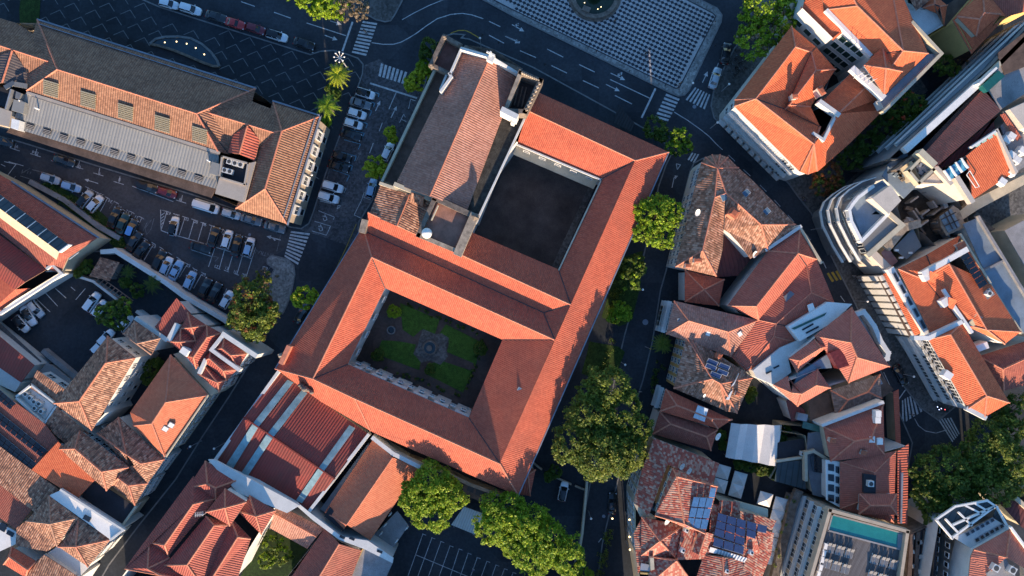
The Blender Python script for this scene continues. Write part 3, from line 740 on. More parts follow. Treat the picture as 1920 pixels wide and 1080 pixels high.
flat(t,"-50,160 20,165 12,202 -50,185",11.3,'felt_dark',.4,'plant_floor'); strip(t,"20,168 10,203",12.7,.25,1.2,'steel','plant_screen')
mb=MB()
for q in ((28,158,52,162,13),(10,165,28,155,13)): mb.bar(P(q[0],q[1],12.6),P(q[2],q[3],12.2),.9,.2)
build(mb,'duct','metal_grey',t)
# plant pit with air-conditioning units
flat(t,"416,294 464,307 458,344 411,331",11.4,'felt_dark',.5,'plant_floor')
for s in ("416,293 465,306","465,306 458,346","411,332 416,293","411,332 458,346"): strip(t,s,12.5,.3,1.4,'metal_beige','plant_screen')
mb=MB(); mb.prism(pxpoly("411,334 463,347 455,379 403,363",12.2),10,12.2); build(mb,'stair_tower','metal_beige',t)
flat(t,"466,306 479,303 458,379 454,378",12.1,'metal_beige',.6,'ledge')
mb=MB(); mb.prism(pxpoly("397,303 414,308 409,330 392,325",12.3),11,12.3); build(mb,'roof_hatch','metal_ribbed',t)
for x,y in ((35,188),(65,202),(391,302),(388,300)): 
    mb=MB(); p=P(x,y,12.6); mb.tube((p.x,p.y,11.3),(p.x,p.y,12.6),.14); build(mb,'vent_pipe','awning_white',t)
def ac(x,y,z,label,ang=16,n=1,group='rooftop air-conditioning units',w=.95,fan=True):
    a=thing('air_conditioner',label,'air conditioner',x,y,z,group=group); p=P(x,y,z); mb=MB()
    mb.box((p.x,p.y,z),w,w,.9,math.radians(-ang)); build(mb,'casing','ac_white',a)
    mb=MB(); 
    mb.tube((p.x,p.y,z+.9),(p.x,p.y,z+.925),w*.38,w*.38,14); build(mb,'fan_grille','fan_grille',a)
    mb=MB(); 
    for s in (-1,1): mb.box((p.x+s*w*.35,p.y,z-.12),.1,w,.14,math.radians(-ang))
    build(mb,'foot','steel',a)
for i,(x,y) in enumerate(((433,304.5),(443.5,307.5),(454,310.5))): ac(x,y,11.45,('left','middle','right')[i]+' unit of the upper three in the palace roof pit')
for i,(x,y) in enumerate(((424.5,320.5),(434,323))): ac(x,y,11.45,('left','right')[i]+' unit of the lower pair in the palace roof pit')
wins(t,(600,218),(538,420),10,[4.6],6,1.5,2.9,'hood',d=.5,pad=1.6)
wins(t,(600,218),(538,420),10,[.9],6,1.2,2.2,'plain',d=.5,pad=1.6)
# ================= CHURCH
t=thing('church','old church with striped pink tile nave, gable cross and square towers','church',860,250)
NAVE="866,91,13.5 919,107,17 972,140,14 875,397,14 806,368,17 742,345,13"
roof(t,NAVE,"0145 1234",'tile_oldpink',capr=.12)
body(t,"866,91,12.6 972,140,12.6 960,250,13 893,418,13 875,400,12.6 742,345,12.4",12,'white_wall')
flat(t,"945,212 992,205 959,274 892,416 868,400 930,255",13.6,'moss' if 'moss' in MATS else 'stone_wall',.5,'gutter_walk')
strip(t,"988,212 959,275 892,418",14.2,.35,.8,'white_wall')
slab(t,"872,84,15 925,92,16 980,128,14.5 974,141,14.5 919,108,16 866,92,15",'stone_wall',1.5,'cornice')
mb=MB()
g_=[P(864,90,15.6),P(919,106,18.2),P(974,139,15.8)]
for a,b in zip(g_[:-1],g_[1:]): mb.bar(a-Vector((0,0,1.6)),b-Vector((0,0,1.6)),.5,1.6)
build(mb,'gable','white_wall',t)
mb=MB(); p=P(920,100,20); d_=math.radians(-25)
mb.box((p.x,p.y-.4,17.6),1.2,1.2,1.2,d_); mb.box((p.x,p.y,18.4),.3,.3,2.3,d_); mb.box((p.x,p.y,19.7),1.6,.3,.32,d_); build(mb,'cross','white_wall',t)
# baptistery block
mb=MB(); mb.prism(pxpoly("833,68 862,84 842,136 808,121",12.5),.1,12.3,0,1); build(mb,'side_chapel',['stone_wall','terrace_red' if 'terrace_red' in MATS else 'tile_red_plain'],t)
strip(t,"833,68 862,84",13.6,.8,1.4,'stone_wall'); strip(t,"808,121 833,68",13.7,.8,1.4,'stone_wall'); strip(t,"842,137 808,121",13.4,.7,1.4,'stone_wall')
mb=MB()
for x,y in ((833,68),(808,121),(863,84)): p=P(x,y,14.6); mb=MB(); mb.box((p.x,p.y,12),.6,.6,2.2,.4); mb.sphere((p.x,p.y,14.4),.3,.3,.4); build(mb,'pinnacle','stone_wall',t)
strip(t,"865,90 844,138",15.2,.4,2.6,'white_wall'); strip(t,"843,138 846,144 827,170",15.2,.5,3,'white_wall'); strip(t,"839,136 826,166",13,.4,2,'white_wall')
mb=MB(); mb.prism(pxpoly("816,130 842,137 827,170 740,346 716,338",9),.1,9,0,1); build(mb,'aisle',['old_plaster','terrace_brown'],t)
strip(t,"815,131 717,338",9.9,.5,1.0,'cream_wall')
# bell tower
mb=MB(); q=pxpoly("976,135 1013,151 985,209 945,207",18); mb.prism(q,.1,14.6,0,1); build(mb,'bell_tower',['stone_wall','felt_black'],t)
for i,s in enumerate(("976,135 1013,151","1013,151 985,209","985,209 946,207")): strip(t,s,18,.9 if i!=2 else .8,3.5,'stone_wall')
strip(t,"947,207 976,136",18,.7,3.5,'old_plaster')
mb=MB()
for i in range(9): p=P(979+i*3.8,136+i*1.7,18.8); mb.box((p.x,p.y,18),.28,.28,.8,.4)
for i in range(8): p=P(1011-i*3.4,156+i*7,18.5); mb.box((p.x,p.y,18),.4,.4,.6,.4)
build(mb,'pinnacle','old_plaster',t)
strip(t,"944,206 966,217",18.4,1.0,4,'white_wall'); strip(t,"966,217 962,228",16,.7,2,'white_wall')
mb=MB()
for i in range(4): mb.bar(P(966+i*7,160+i*1.5,14.8),P(957+i*7,196+i*2,14.8),.25,.3)
build(mb,'roof_beam','stone_wall',t)
# sacristy with old roof
roof(t,"714,346,11.8 768,365,13.2 812,377,12.4 784,441,12.2 744,424,13.2 692,402,11.4","0145 1234",'tile_brown',capr=.12)
body(t,"714,346,11.7 812,377,12.3 784,441,12.1 692,402,11.3",11.5,'old_plaster')
strip(t,"714,344 772,364",12.6,.6,1,'cream_wall'); strip(t,"742,346 812,375",14,.8,1.4,'cream_wall')
mb=MB(); mb.prism(pxpoly("771,361 795,369 794,386 770,377",13.9),12,13.9); 
slab(t,"771,361,14.2 795,369,14.2 793,387,13.4 768,378,13.4",'tile_brown',.8,'dormer_roof')
# crossing tower
mb=MB(); mb.prism(pxpoly("815,371 890,405 860,473 784,441",15),.1,15,0,1); build(mb,'crossing_tower',['white_wall','tower_floor'],t)
for s,w_ in (("815,371 889,405",1.0),("784,441 815,372",.8)): strip(t,s,16,w_,1.1,'stone_wall')
strip(t,"888,407 860,472",16.2,1.6,1.3,'old_plaster'); strip(t,"859,472 785,441",16,.8,1.1,'old_plaster')
strip(t,"881,406 855,462",15.7,.35,.7,'tile_red_plain')
strip(t,"821,386 809,412",15.9,.2,.7,'cream_wall')
mb=MB(); p=P(890,406,17.2); mb.box((p.x,p.y,15.5),1.2,1.2,1.2,.4,0,.7); mb.box((p.x,p.y,16.7),.8,.8,.6,.4,0,.1); build(mb,'pinnacle','stone_wall',t)
t2=thing('satellite_dome','white radome standing on the corner of the church crossing tower','dome',800,437,15.1)
mb=MB(); p=P(800,437,16.2); mb.sphere((p.x,p.y,16.0),.98,.98,.9,n=20,m=10); build(mb,'dome','awning_white',t2,smooth=True); mb=MB(); mb.tube((p.x,p.y,15),(p.x,p.y,15.5),.7,.6,12); build(mb,'pedestal','steel',t2)
wins(t,(890,405),(860,473),15,[10.5],2,.8,1.6,'plain',d=0); wins(t,(959,274),(893,418),13.9,[8.5],3,.8,1.4,'plain')
# ================= CONVENT
t=thing('convent','large orange-red tiled convent ranged round a garden cloister and a dark court','convent',900,620)
CV="1007,172,9.5 1254,285,9.3 972,930,9.3 700,811,9.3 937,869,12 1191,301,12 989,207,12 1127,336,9.6 970,270,9.6 1047,505,9.6 1070,571,12 690,398,12 860,425,9.6 683,433,10.2 1019,586,10.2 1040,637,12 697,482,12 722,540,9.2 942,637,9.2 879,783,9.2 652,683,9.2 587,710,12 665,747,12 516,691,9.3 677,428,9.3 600,752,9.5 695,808,9.3"
roof(t,CV,"0156 6578 1245 579a 9abc abde aef edgf fghi fij4 4jklm lkhg glnod lnpqm mq324",'tile_red')
body(t,"1007,172,9.4 1254,285,9.2 972,930,9.2 695,808,9.2 600,752,9.4 516,691,9.2 677,428,9.2 860,425,9.4",9.2,'cream_wall',top=False,name='outer_wall')
body(t,"1127,336,9.5 1047,505,9.5 860,425,9.5 970,270,9.5",9.5,'white_wall',d=-.4,top=False,name='court_wall')
body(t,"722,540,9.1 942,637,9.1 879,783,9.1 652,683,9.1",9.1,'white_wall',d=-.35,top=False,name='cloister_wall')
slab(t,"968,272,6.2 1122,337,6.2 1113,354,5.0 962,289,5.0",'cream_wall',.3,'ledge'); 
strip(t,"970,271 1127,337",9.9,.3,.4,'white_wall'); strip(t,"1128,336 1048,506",9.9,.25,.3,'cream_wall')
A_=P(652,683,9.1); B_=P(879,783,9.1); e_=(B_-A_).normalized(); n_=Vector((e_.y,-e_.x,0)); n_=n_ if n_.dot(-A_)>0 else -n_
for k in range(6):
    c_=A_.lerp(B_,(k+.45)/5.8)-n_*.12; mb=MB(); mb.box((c_.x,c_.y,.1),3.0 if k else 1.6,.5,8.8,math.atan2(e_.y,e_.x)); build(mb,'pier','white_wall',t)
wins(t,(652,683),(879,783),9.1,[5.4],11,.9,1.8,'std',d=-.5,pad=.4)
wins(t,(722,540),(652,683),9.1,[4.6],4,1.2,2,'std',d=-.3); wins(t,(970,270),(1127,336),9.5,[7],5,1.2,1.1,'plain',d=-.35)
roofwin(t,975,731,11.2,1,.9,27,.3)
for s in ("677,429 516,691","1254,286 972,930"): strip(t,s,9.42,.22,.2,'gutter_grey','gutter')
mb=MB(); p=P(536,660,10.3)
for a,b,w_ in (((544,648,10.5),(528,682,10.5),.9),): mb.bar(P(*a)-Vector((0,0,1.5)),P(*b)-Vector((0,0,1.5)),w_,2.2)
build(mb,'dormer','ridge_tile',t); 
mb=MB(); p=P(526,667,11); mb.box((p.x,p.y,8.5),.8,.9,2.6,.4); mb.sphere((p.x,p.y,11.3),.3,.3,.4); build(mb,'stone_finial','old_plaster',t); mb=MB(); mb.box((P(681,424,12).x,P(681,424,12).y,8),1.2,2.6,4,-.25); build(mb,'stone_finial','old_plaster',t)
# weathered group of chimneys at the corner
mb=MB()
for dx,dy,r,h in ((0,0,.7,2),(5,4,.8,2.2),(9,6,.6,1.8),(-4,-3,.5,2.1),(17,11,.6,1.6),(13,8,.5,1.4)):
    p=P(566+dx,725+dy,11); mb.tube((p.x,p.y,8.8),(p.x,p.y,9.0+h),r*.9,r*.6,9); mb.sphere((p.x,p.y,9+h),r*.7,r*.7,.4)
build(mb,'chimney_cluster','stone_wall',t)
# small gabled porch at the lower corner
roof(t,"979,869,6.5 1004,881,6.5 994,930,6.5 968,926,6.5 990,890,8","014 124 234 304",'tile_redstripe')
body(t,"979,869 1004,881 994,930 968,926",6.5,'white_wall')
def B(name,label,outline,z,wall='white_wall',cat='house',d=.35,group=None,top=False,z0=0):
    q=px2(outline); cx=sum(p[0] for p in q)/len(q); cy=sum(p[1] for p in q)/len(q)
    t=thing(name,label,cat,cx,cy,group=group)
    if wall: body(t,outline,z,wall,d=d,top=top,z0=z0)
    return t
# ================= MARKET HALLS (west)
t=B('market_hall','long hall with raised glazed ridge and dark red north slope beside the car park',"-80,288 22,340 184,445 127,484 114,511 86,505 -80,372",5.9,'cream_wall','building')
roof(t,"-80,283,6 22,340,6 184,445,6 115,470,9 -80,331,9 127,484,7.6 114,511,6.0 86,505,6 -80,372,6","01234 253 356784",'tile_redold' if 'tile_redold' in MATS else 'tile_red',cap=None)
roof(t,"-80,332,10.2 111,472,10.2 129,459,9.0 -80,306,9.2 106,487,8.9 -80,347,8.9","0123",'glass_roof',cap=None,name='glazed_slope')
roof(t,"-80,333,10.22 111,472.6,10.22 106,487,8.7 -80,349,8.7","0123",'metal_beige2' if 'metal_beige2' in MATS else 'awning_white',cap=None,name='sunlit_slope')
mb=MB()
for i in range(9): a=P(-30+i*20,369.5+i*14.6,10.25); b=P(-12+i*20,356+i*14.6,9.1); mb=MB(); mb.bar(a,b,.14,.08); build(mb,'glazing_bar','awning_white',t)
strip(t,"111,472 129,459",10.3,.2,.9,'awning_white','end_trim'); strip(t,"22,340 184,445",6.25,.3,.25,'gutter_grey','gutter')
t=B('storehouse','ribbed dark red hall with orange south slope and long white yard wall',"-80,380 86,506 100,500 114,513 0,583 -80,640",6,'white_wall','building')
roof(t,"-80,380,6.1 86,506,6.1 47,529,8 -80,430,8 28,543,7.2 -80,462,7.2","0123 3245",'metal_red',cap=None)
roof(t,"-80,462,7.1 28,543,7.1 57,540,6.2 0,583,5.9 -80,640,5.9","01234",'tile_red',cap=None)
strip(t,"88,503 97,496 115,513 0,588",6.6,.5,.6,'white_wall')
# yard walls
def wall(label,s,z,w,mat='white_wall',group=None,name='garden_wall',h=None):
    q=px2(s); t=thing(name,label,'wall',q[0][0],q[0][1],0,group=group); strip(t,s,z,w,h or z,mat,'coping'); return t
wall('long pale wall between the car park and the garden courts',"192,472 215,470 310,530 345,556 420,600 480,650",3.4,.9)
wall('white wall along the planted strip above the staff yard',"142,517 175,528 217,560",2.2,.5); wall('white wall running down beside the leafy yard tree',"257,585 295,612",2.4,.6)
wall('concrete kerb wall under the hall beside the grass verge',"58,342 120,375 185,425 220,445",1.0,1.0,'concrete_roof')
# shed with dark brown roof inside the garden court
t=B('garden_shed','small dark brown tiled shed in the planted court',"187,487 222,492 205,527 165,520",3,'grey_wall'); slab(t,"188,482,3.6 224,492,3.2 206,527,3.2 167,518,3.6",'tile_brown')
t=B('timber_pergola','dark timber pergola in the court beside the palm trees',"178,528 215,545 245,575 225,575",2.6,None,'pergola') 
mb=MB()
for i in range(9): mb.bar(P(180+i*7,528+i*5,2.6),P(188+i*7,520+i*5,2.6),.15,.15)
mb.bar(P(180,528,2.5),P(240,572,2.5),.15,.15); mb.bar(P(190,520,2.5),P(250,564,2.5),.15,.15); build(mb,'slat_roof','eave_trim',t)
# ================= LOWER LEFT TOWN
t=B('townhouse','low dark maroon flat roofed house with white side terrace at the left edge',"-60,585 0,632 64,685 39,717 0,690 -60,650",6)
slab(t,"-60,583,6.2 0,632,6.2 64,685,6.2 39,717,6.2 0,690,6.2 -60,650,6.2",'metal_red',.2,'roof'); flat(t,"-60,650 0,690 39,717 28,735 0,722 -60,680",5.2,'awning_white',5,'terrace')
t=B('slatted_canopy','grey slatted canopy strip beside the dark yard',"0,605 75,678 64,684 0,630",3,None,'canopy'); slab(t,"-30,588,3 0,606,3 78,678,3 66,685,3 0,632,3",'planks',.12,'roof')
mb=MB()
for x,y in ((10,620),(40,648),(66,674)): p=P(x,y,1.5); mb.tube((p.x,p.y,.1),(p.x,p.y,3),.08)
build(mb,'post','steel',t)
t=B('townhouse','white walled plant terrace holding a row of cooling units',"28,745 57,722 106,760 82,796",6.5); t0=t
flat(t,"30,745 56,725 103,761 82,792",6.3,'awning_white',.1,'floor')
for s in ("28,745 57,722","57,722 106,760","106,760 82,796","82,796 28,745"): strip(t,s,7.6,.35,1.3)
for i,(x,y) in enumerate(((53,738),(61,745),(69,752),(78,756),(70,764),(82,770))): ac(x,y,6.4,'%s cooling unit on the walled white terrace'%('first second third fourth fifth sixth'.split()[i]),36,w=.85)
t=B('townhouse','narrow brown tiled house with a white dormered wall above the grey lean-to',"70,696 122,731 101,755 54,726",7); slab(t,"70,694,7.4 123,731,7.4 101,756,7 54,726,7",'tile_brown',name='roof')
wins(t,(70,696),(122,731),7,[4.2],2,1.4,1.5,'std')
t=B('lean_to','low grey metal lean-to roof edging the dark yard',"89,680 131,712 122,727 75,697",2.8,'grey_wall','shed'); slab(t,"88,679,3 133,712,3 121,728,3.6 74,697,3.6",'metal_grey',name='roof'); wall('low grey yard wall next to the lean-to roof',"82,660 140,708",1.6,1.0,'concrete_roof')
t=B('townhouse','tall white house with mottled brown hipped roof, sunlit on its right slope',"202,631 254,671 195,766 200,776 172,806 101,756",10)
roof(t,"202,630,10.1 254,671,10.1 172,807,10.1 101,756,10.1 199,680,12.8 149,752,12.8","0154 014 1254 235 2350 305".replace(' 2350','').replace('0154 014','014 0453').replace('305',''),'tile_brown')
wins(t,(254,671),(172,806),10,[7.2],5,.9,1.2,'std',pad=1); wins(t,(254,671),(172,806),10,[4.2],6,.9,1.2,'std',pad=1); wins(t,(254,671),(172,806),10,[1.2],5,.9,1.4,'plain',pad=1)
wins(t,(202,631),(254,671),10,[6.4],3,1.0,1.5,'std')
t=B('townhouse','small brown pyramid roofed block attached behind the tall white house',"252,603 300,634 284,664 232,624",9)
roof(t,"252,602,9.1 301,634,9.1 284,665,9.1 231,625,9.1 256,644,10.6","014 124 234 304",'tile_brown',cap='ridge_tile_old'); wins(t,(252,603),(300,634),9,[6],3,.8,1.2)
strip(t,"256,598 310,636",8.2,.8,8,'white_wall','screen_wall')
t=B('townhouse','plain orange hipped house pointing up between two alleys, two small roof windows',"320,666 389,741 309,855 250,798 244,773",8.5,'cream_wall')
roof(t,"320,665,8.6 390,741,8.6 309,856,8.6 250,798,8.6 244,773,8.6 311,754,11.2 285,794,11.2","015 1265 236 34056".replace('34056','34056'),'tile_orange2' if 'tile_orange2' in MATS else 'tile_orange',cap='ridge_tile')
roofwin(t,321,797,10.0,1.0,1.1,-55,.3,'awning_white'); roofwin(t,310,804,10.0,1.0,1.1,-55,.3,'awning_white'); strip(t,"389,742 311,856",8.9,.25,.3,'cream_wall','gutter')
flat(t,"325,664 338,660 415,728 396,742",7,'cream_wall',7,'terrace'); 
for i in range(5): flat(t,'%g,%g %g,%g %g,%g %g,%g'%(342+i*7,661+i*8,348+i*7,660+i*8,353+i*7,666+i*8,347+i*7,669+i*8),7.5,'awning_white',.4,'planter')
wins(t,(390,741),(309,856),8.5,[5.4],7,1.0,1.6,'std',pad=.8); wins(t,(390,741),(309,856),8.5,[1.5],7,1.0,2,'std',pad=.8)
def hipb(name,label,quad,z,zr,mat,ridge,wall_='white_wall',cap='ridge_tile',cat='house',gable=False,**k):
    t=B(name,label,quad,z,wall_,cat,**k); hip(t,quad,z+.1,zr,mat,ridge,cap=cap,gable=gable); return t
R_='tile_maroon' if 'tile_maroon' in MATS else 'tile_red'
t=B('townhouse','maroon ribbed roof house below the painted wall',"331,560 357,588 311,632 291,613",8); slab(t,"331,559,8.6 358,588,8.2 311,633,7.9 290,613,8.2",R_,name='roof'); strip(t,"318,635 330,612",8.8,1.1,1,'white_wall')
hipb('townhouse','maroon pyramid roofed house touching the painted wall',"352,586 387,610 367,639 339,616",8.2,9.8,R_,"359,614")
hipb('townhouse','maroon pyramid roofed house with a white tank at its foot',"339,616 367,639 351,667 315,640",8.2,9.8,R_,"338,641")
t=hipb('townhouse','maroon house with one long ridge running down left',"388,610 414,625 368,690 349,667",8.4,9.8,R_,"389,632 363,670") if False else B('townhouse','maroon house with one long ridge running down left',"388,610 414,625 368,690 349,667",8.2)
if t.get('label','').startswith('maroon house with one'): roof(t,"388,610,8.4 415,625,8.4 368,691,8.4 348,667,8.4 389,632,10 363,670,10","014 1254 235 3045",R_)
strip(t,"419,627 396,656 447,693",9.6,.7,1.2,'white_wall')
t=B('townhouse','maroon hipped roof framed by white parapets at the street corner',"420,630 464,664 447,692 400,655",8.4); roof(t,"421,630,8.6 463,664,8.6 446,691,8.6 401,655,8.6 417,653,9.8 433,666,9.8","0154 125 2345 304",R_); strip(t,"419,627 478,666",9.7,.9,9,'white_wall'); wins(t,(464,664),(447,692),8.4,[5,1.6],3)
t=B('townhouse','narrow maroon ribbed roof with sunlit ridge end by the street',"395,657 442,694 424,713 380,677",8.2); roof(t,"395,657,8.4 443,694,8.4 425,714,8.4 380,677,8.4 393,672,9.7 419,695,9.7","0154 125 2345 304",R_); strip(t,"384,676 374,698",9.2,.7,1,'white_wall')
wins(t,(442,694),(424,713),8.2,[5,1.6],2)
t=B('townhouse','last maroon roof of the corner row beside the cream terrace',"380,682 422,713 411,735 371,701",8); roof(t,"381,682,8.2 423,713,8.2 411,735,8.2 371,701,8.2 408,717,9.2","014 124 234 304",R_); wins(t,(422,713),(411,735),8,[5,1.6],2)
t=thing('water_tank','white rounded tank on the maroon roofs','tank',346,659,8.4); mb=MB(); p=P(346,659,9.6); mb.box((p.x,p.y,8.4),1.9,1.5,1.3,-.6,0,.85); build(mb,'shell','awning_white',t)
# old houses lower down
t=B('townhouse','small mottled brown link roof under the tall white house',"107,766 166,813 140,846 82,797",7.6); slab(t,"107,765,7.9 167,813,7.9 141,847,7.5 81,797,7.5",'tile_brown',name='roof')
t=B('townhouse','old brown roofed house with a row of windows under its upper eave',"150,808 241,876 200,918 112,842",9); roof(t,"150,807,9.1 242,876,9.1 200,920,9.1 111,842,9.1 141,841,11 191,884,11","0154 125 2345 304",'tile_brown'); wins(t,(150,808),(241,876),9,[6.6],6,1.1,1.5)
t=B('townhouse','brown tiled street house with a lit half hip below the orange house',"184,797 222,780 309,861 277,905 240,876",8); roof(t,"182,812,8.1 222,782,8.1 309,861,8.1 277,906,8.1 240,876,8.1 236,851,10 265,869,10","015 1265 236 3465 405",'tile_brown'); wins(t,(309,861),(277,905),8,[5,1.5],4)
t=B('townhouse','brown tiled street house below, its lit half hip pointing down the lane',"212,910 240,877 278,905 253,946",7.8); roof(t,"210,911,7.9 240,876,7.9 278,906,7.9 253,947,7.9 222,896,9.6 241,910,9.6","014 1254 235 3045",'tile_brown'); wins(t,(278,905),(253,946),7.8,[4.8,1.4],4)
t=B('townhouse','plain dark orange single slope roof over the grey flat roof',"109,829 176,901 145,934 60,881",8.4); slab(t,"109,828,9.4 177,901,8.6 145,935,8.4 59,881,9.2",'tile_orange',name='roof')
t=B('townhouse','flat dark grey roofed building beside the narrow street',"170,905 200,915 253,950 226,987 155,932",6.6,'cream_wall'); flat(t,"170,903 201,915 254,950 226,988 154,932",6.8,'felt_dark'); strip(t,"254,950 227,988",7.2,.4,.6,'cream_wall'); wins(t,(253,950),(226,987),6.6,[3.6],4)
t=B('townhouse','long white terrace roof with faint writing and one small hatch',"92,929 114,919 230,994 206,1011",9); flat(t,"92,929 114,919 230,994 206,1011",9.1,'awning_white'); strip(t,"114,919 231,994 207,1012",9.6,.4,.6); mb=MB(); p=P(163,972,9.3); mb.box((p.x,p.y,9.1),1.4,.8,.3,-.5); build(mb,'hatch','glass',t)
t=B('solar_house','dusky red roof with rows of dark solar panels at the left edge',"-60,690 0,735 84,796 116,836 62,881 -60,795",7.6,'beige_wall'); slab(t,"-60,688,8 0,733,8 84,795,8 116,836,8 62,882,8 -60,795,8",'tile_redold',name='roof')
def panels(s,z,n,m,label,mat='solar_black',group='solar panel arrays',th=.08):
    """array over quad s, n x m panels as one framed thing of separate panels"""
    q=px2(s); t=thing('solar_array',label,'solar panels',q[0][0],q[0][1],z[0] if isinstance(z,list) else z,group=group)
    zz=z if isinstance(z,(list,tuple)) else [z]*4
    V=[P(q[i][0],q[i][1],zz[i]) for i in range(4)]
    L=lambda u,v:(V[0]*(1-u)+V[1]*u)*(1-v)+(V[3]*(1-u)+V[2]*u)*v
    for i in range(n):
        for j in range(m):
            e=.05; a=[L((i+e)/n,(j+e)/m),L((i+1-e)/n,(j+e)/m),L((i+1-e)/n,(j+1-e)/m),L((i+e)/n,(j+1-e)/m)]; a=ccw(a); D=Vector((0,0,th)); mb=MB()
            mb.add(a+[p+D for p in a],[(3,2,1,0),(4,5,6,7),(0,1,5,4),(1,2,6,5),(2,3,7,6),(3,0,4,7)]); build(mb,'panel',mat,t)
    f=MB()
    for v in (.02,.98): f.bar(L(0,v)-Vector((0,0,.06)),L(1,v)-Vector((0,0,.06)),.08,.08)
    build(f,'rail','steel',t); return t
panels("-10,722 30,757 19,768 -20,736",8.2,5,2,'shorter upper row of dark solar panels at the left edge')
panels("-12,764 89,845 77,857 -20,780",8.2,10,2,'middle row of dark solar panels on the dusky red roof'); panels("-15,800 69,870 58,881 -22,816",8.2,9,2,'lowest row of dark solar panels on the dusky red roof')
t=B('townhouse','large old brown roof below the solar panels at the left edge',"-60,795 59,881 110,918 68,962 -60,860",7.6,'beige_wall'); slab(t,"-60,793,8.4 59,881,8.4 111,918,8.4 68,963,7.8 -60,862,7.8",'tile_brown',name='roof')
t=B('townhouse','low dull red roof in shade at the left edge',"-60,860 58,955 52,972 30,990 -60,930",6.5,'beige_wall'); slab(t,"-60,862,6.9 60,955,6.9 30,992,6.6 -60,930,6.6",'tile_redold',name='roof')
t=B('townhouse','mottled brown pyramid roof with radiating hips by the white terrace',"92,930 147,971 107,1023 50,977",9); roof(t,"92,929,9.1 147,971,9.1 107,1024,9.1 49,977,9.1 94,982,11","014 124 234 304",'tile_brown',cap='ridge_tile_old')
t=B('townhouse','half red half brown pyramid roof at the street below the white terrace',"147,972 206,1012 165,1062 110,1025",8.6); roof(t,"147,971,8.7 207,1012,8.7 165,1063,8.7 109,1025,8.7 142,1025,10.5","014 124 234 304",'tile_brown'); wins(t,(206,1012),(165,1062),8.6,[5.4,2],5)
t=B('townhouse','small brown lean-to roof left of the radiating hips',"50,977 32,990 30,1022 88,1033 104,1022",7.8); slab(t,"50,976,8.6 31,990,8.2 29,1023,7.9 88,1034,8.1 106,1022,8.6",'tile_brown',name='roof')
t=B('townhouse','tiny red gabled roof with white side in the bottom left corner',"22,1026 67,1053 48,1082 8,1058",7.6); hip(t,"22,1025 68,1053 48,1083 7,1058",7.7,9,'tile_red',"18,1044 52,1068")
t=B('townhouse','brown roof at the bottom left edge between white terraces',"82,1042 150,1085 120,1130 30,1100",7.6); slab(t,"82,1040,8.2 152,1085,8.2 120,1132,7.8 30,1102,7.8",'tile_brown',name='roof')
t=B('townhouse','white terraced house with three dark windows at the left edge',"-40,960 34,1000 30,1018 -40,1050",6); flat(t,"-40,958 35,1000 30,1020 -40,1052",6.1,'awning_white'); 
mb=MB(); 
for x,y in ((8,984),(5,991),(20,1000)): p=P(x,y,6.1); mb.box((p.x,p.y,6.1),1.4,.8,.2,-.5); 
build(mb,'roof_light','glass',t); 
t=B('townhouse','white roof terrace with low wall in front of the half red pyramid',"84,1041 108,1024 166,1062 140,1090",6.4); flat(t,"84,1041 108,1024 168,1062 140,1090",6.5,'awning_white'); strip(t,"84,1041 140,1078",7.2,.3,.7)
# ================= BOTTOM CENTRE
t=B('red_hall','low dark red metal hall with pale blue roof light strips against the convent',"524,699 690,813 578,960 404,864",7,'white_wall','hall')
roof(t,"524,699,7.3 690,813,7.3 627,898,8.8 457,783,8.8 578,960,7.2 404,864,7.2","0123 3245",'metal_red',cap=None,capr=.1)
for s in ("539,712,7.5 550,717,7.5 485,800,9 474,794,9","566,731,7.5 576,737,7.5 510,823,9 499,816,9","474,794,9 485,800,9 437,878,7.6 424,871,7.6","499,816,9 510,823,9 464,893,7.6 452,887,7.6","655,797,7.5 666,803,7.5 606,885,9 597,878,9","597,878,9 606,885,9 566,944,7.5 555,938,7.5"): slab(t,s,'skylight_pale',.08,'roof_light')
strip(t,"521,698 402,864",8,.6,1.2); strip(t,"690,816 577,962",8.2,.6,1.4)
strip(t,"457,783 627,898",9.1,.25,.3,'metal_red','ridge_cap')
t=B('red_villa','group of red hipped roofs with tall white north wall beside the metal hall',"388,864 480,902 560,948 536,964 515,957 470,1030 440,1090 380,1140 180,1140",9.5,'white_wall','building')
flat(t,"390,862 402,862 482,905 562,948 538,962 505,948 446,924",9.9,'white_wall',.5,'wall_top')
roof(t,"385,864,9.8 443,901,9.8 405,937,9.8 352,915,9.8 389,907,11.2 404,915,11.2","0154 015 125 2354 304 3254".replace('0154 015','0154').replace(' 2354',''),R_,name='roof')
roof(t,"362,893,9.8 404,935,9.8 316,1042,9.8 232,1068,9.8 363,945,11.6 309,1022,11.6 280,1017,9.8","014 1254 256 4563 034".replace('256','25 6').replace('25 6','256').replace('4563','4560'),R_)
roof(t,"280,1016,9.8 318,1046,9.8 345,1085,9.8 235,1066,9.8 277,1066,11.4 300,1078,11.4","014 1254 235 3045",R_)
roof(t,"386,968,10.3 436,985,10.3 380,1100,10.3 309,1060,10.3 402,985,12.2 351,1059,12.2","014 1254 235 3045",R_)
roof(t,"432,970,10 470,1010,9.8 440,1100,9.8 375,1100,9.8 446,1007,11.8 397,1085,11.8","014 1254 235 3045",R_)
roof(t,"445,958,10 468,929,10.2 517,957,9.8 490,1002,9.8 480,968,11.4","014 124 234 304",R_)
roof(t,"386,960,12.2 422,916,12.2 462,941,12.2 431,986,12.2 422,952,14","014 124 234 304",R_,name='turret_roof'); body(t,"386,960 422,916 462,941 431,986",12.1,z0=9,name='turret_wall')
an=MB(); p=P(384,963,13); an.tube((p.x,p.y,10),(p.x,p.y,14),.05); 
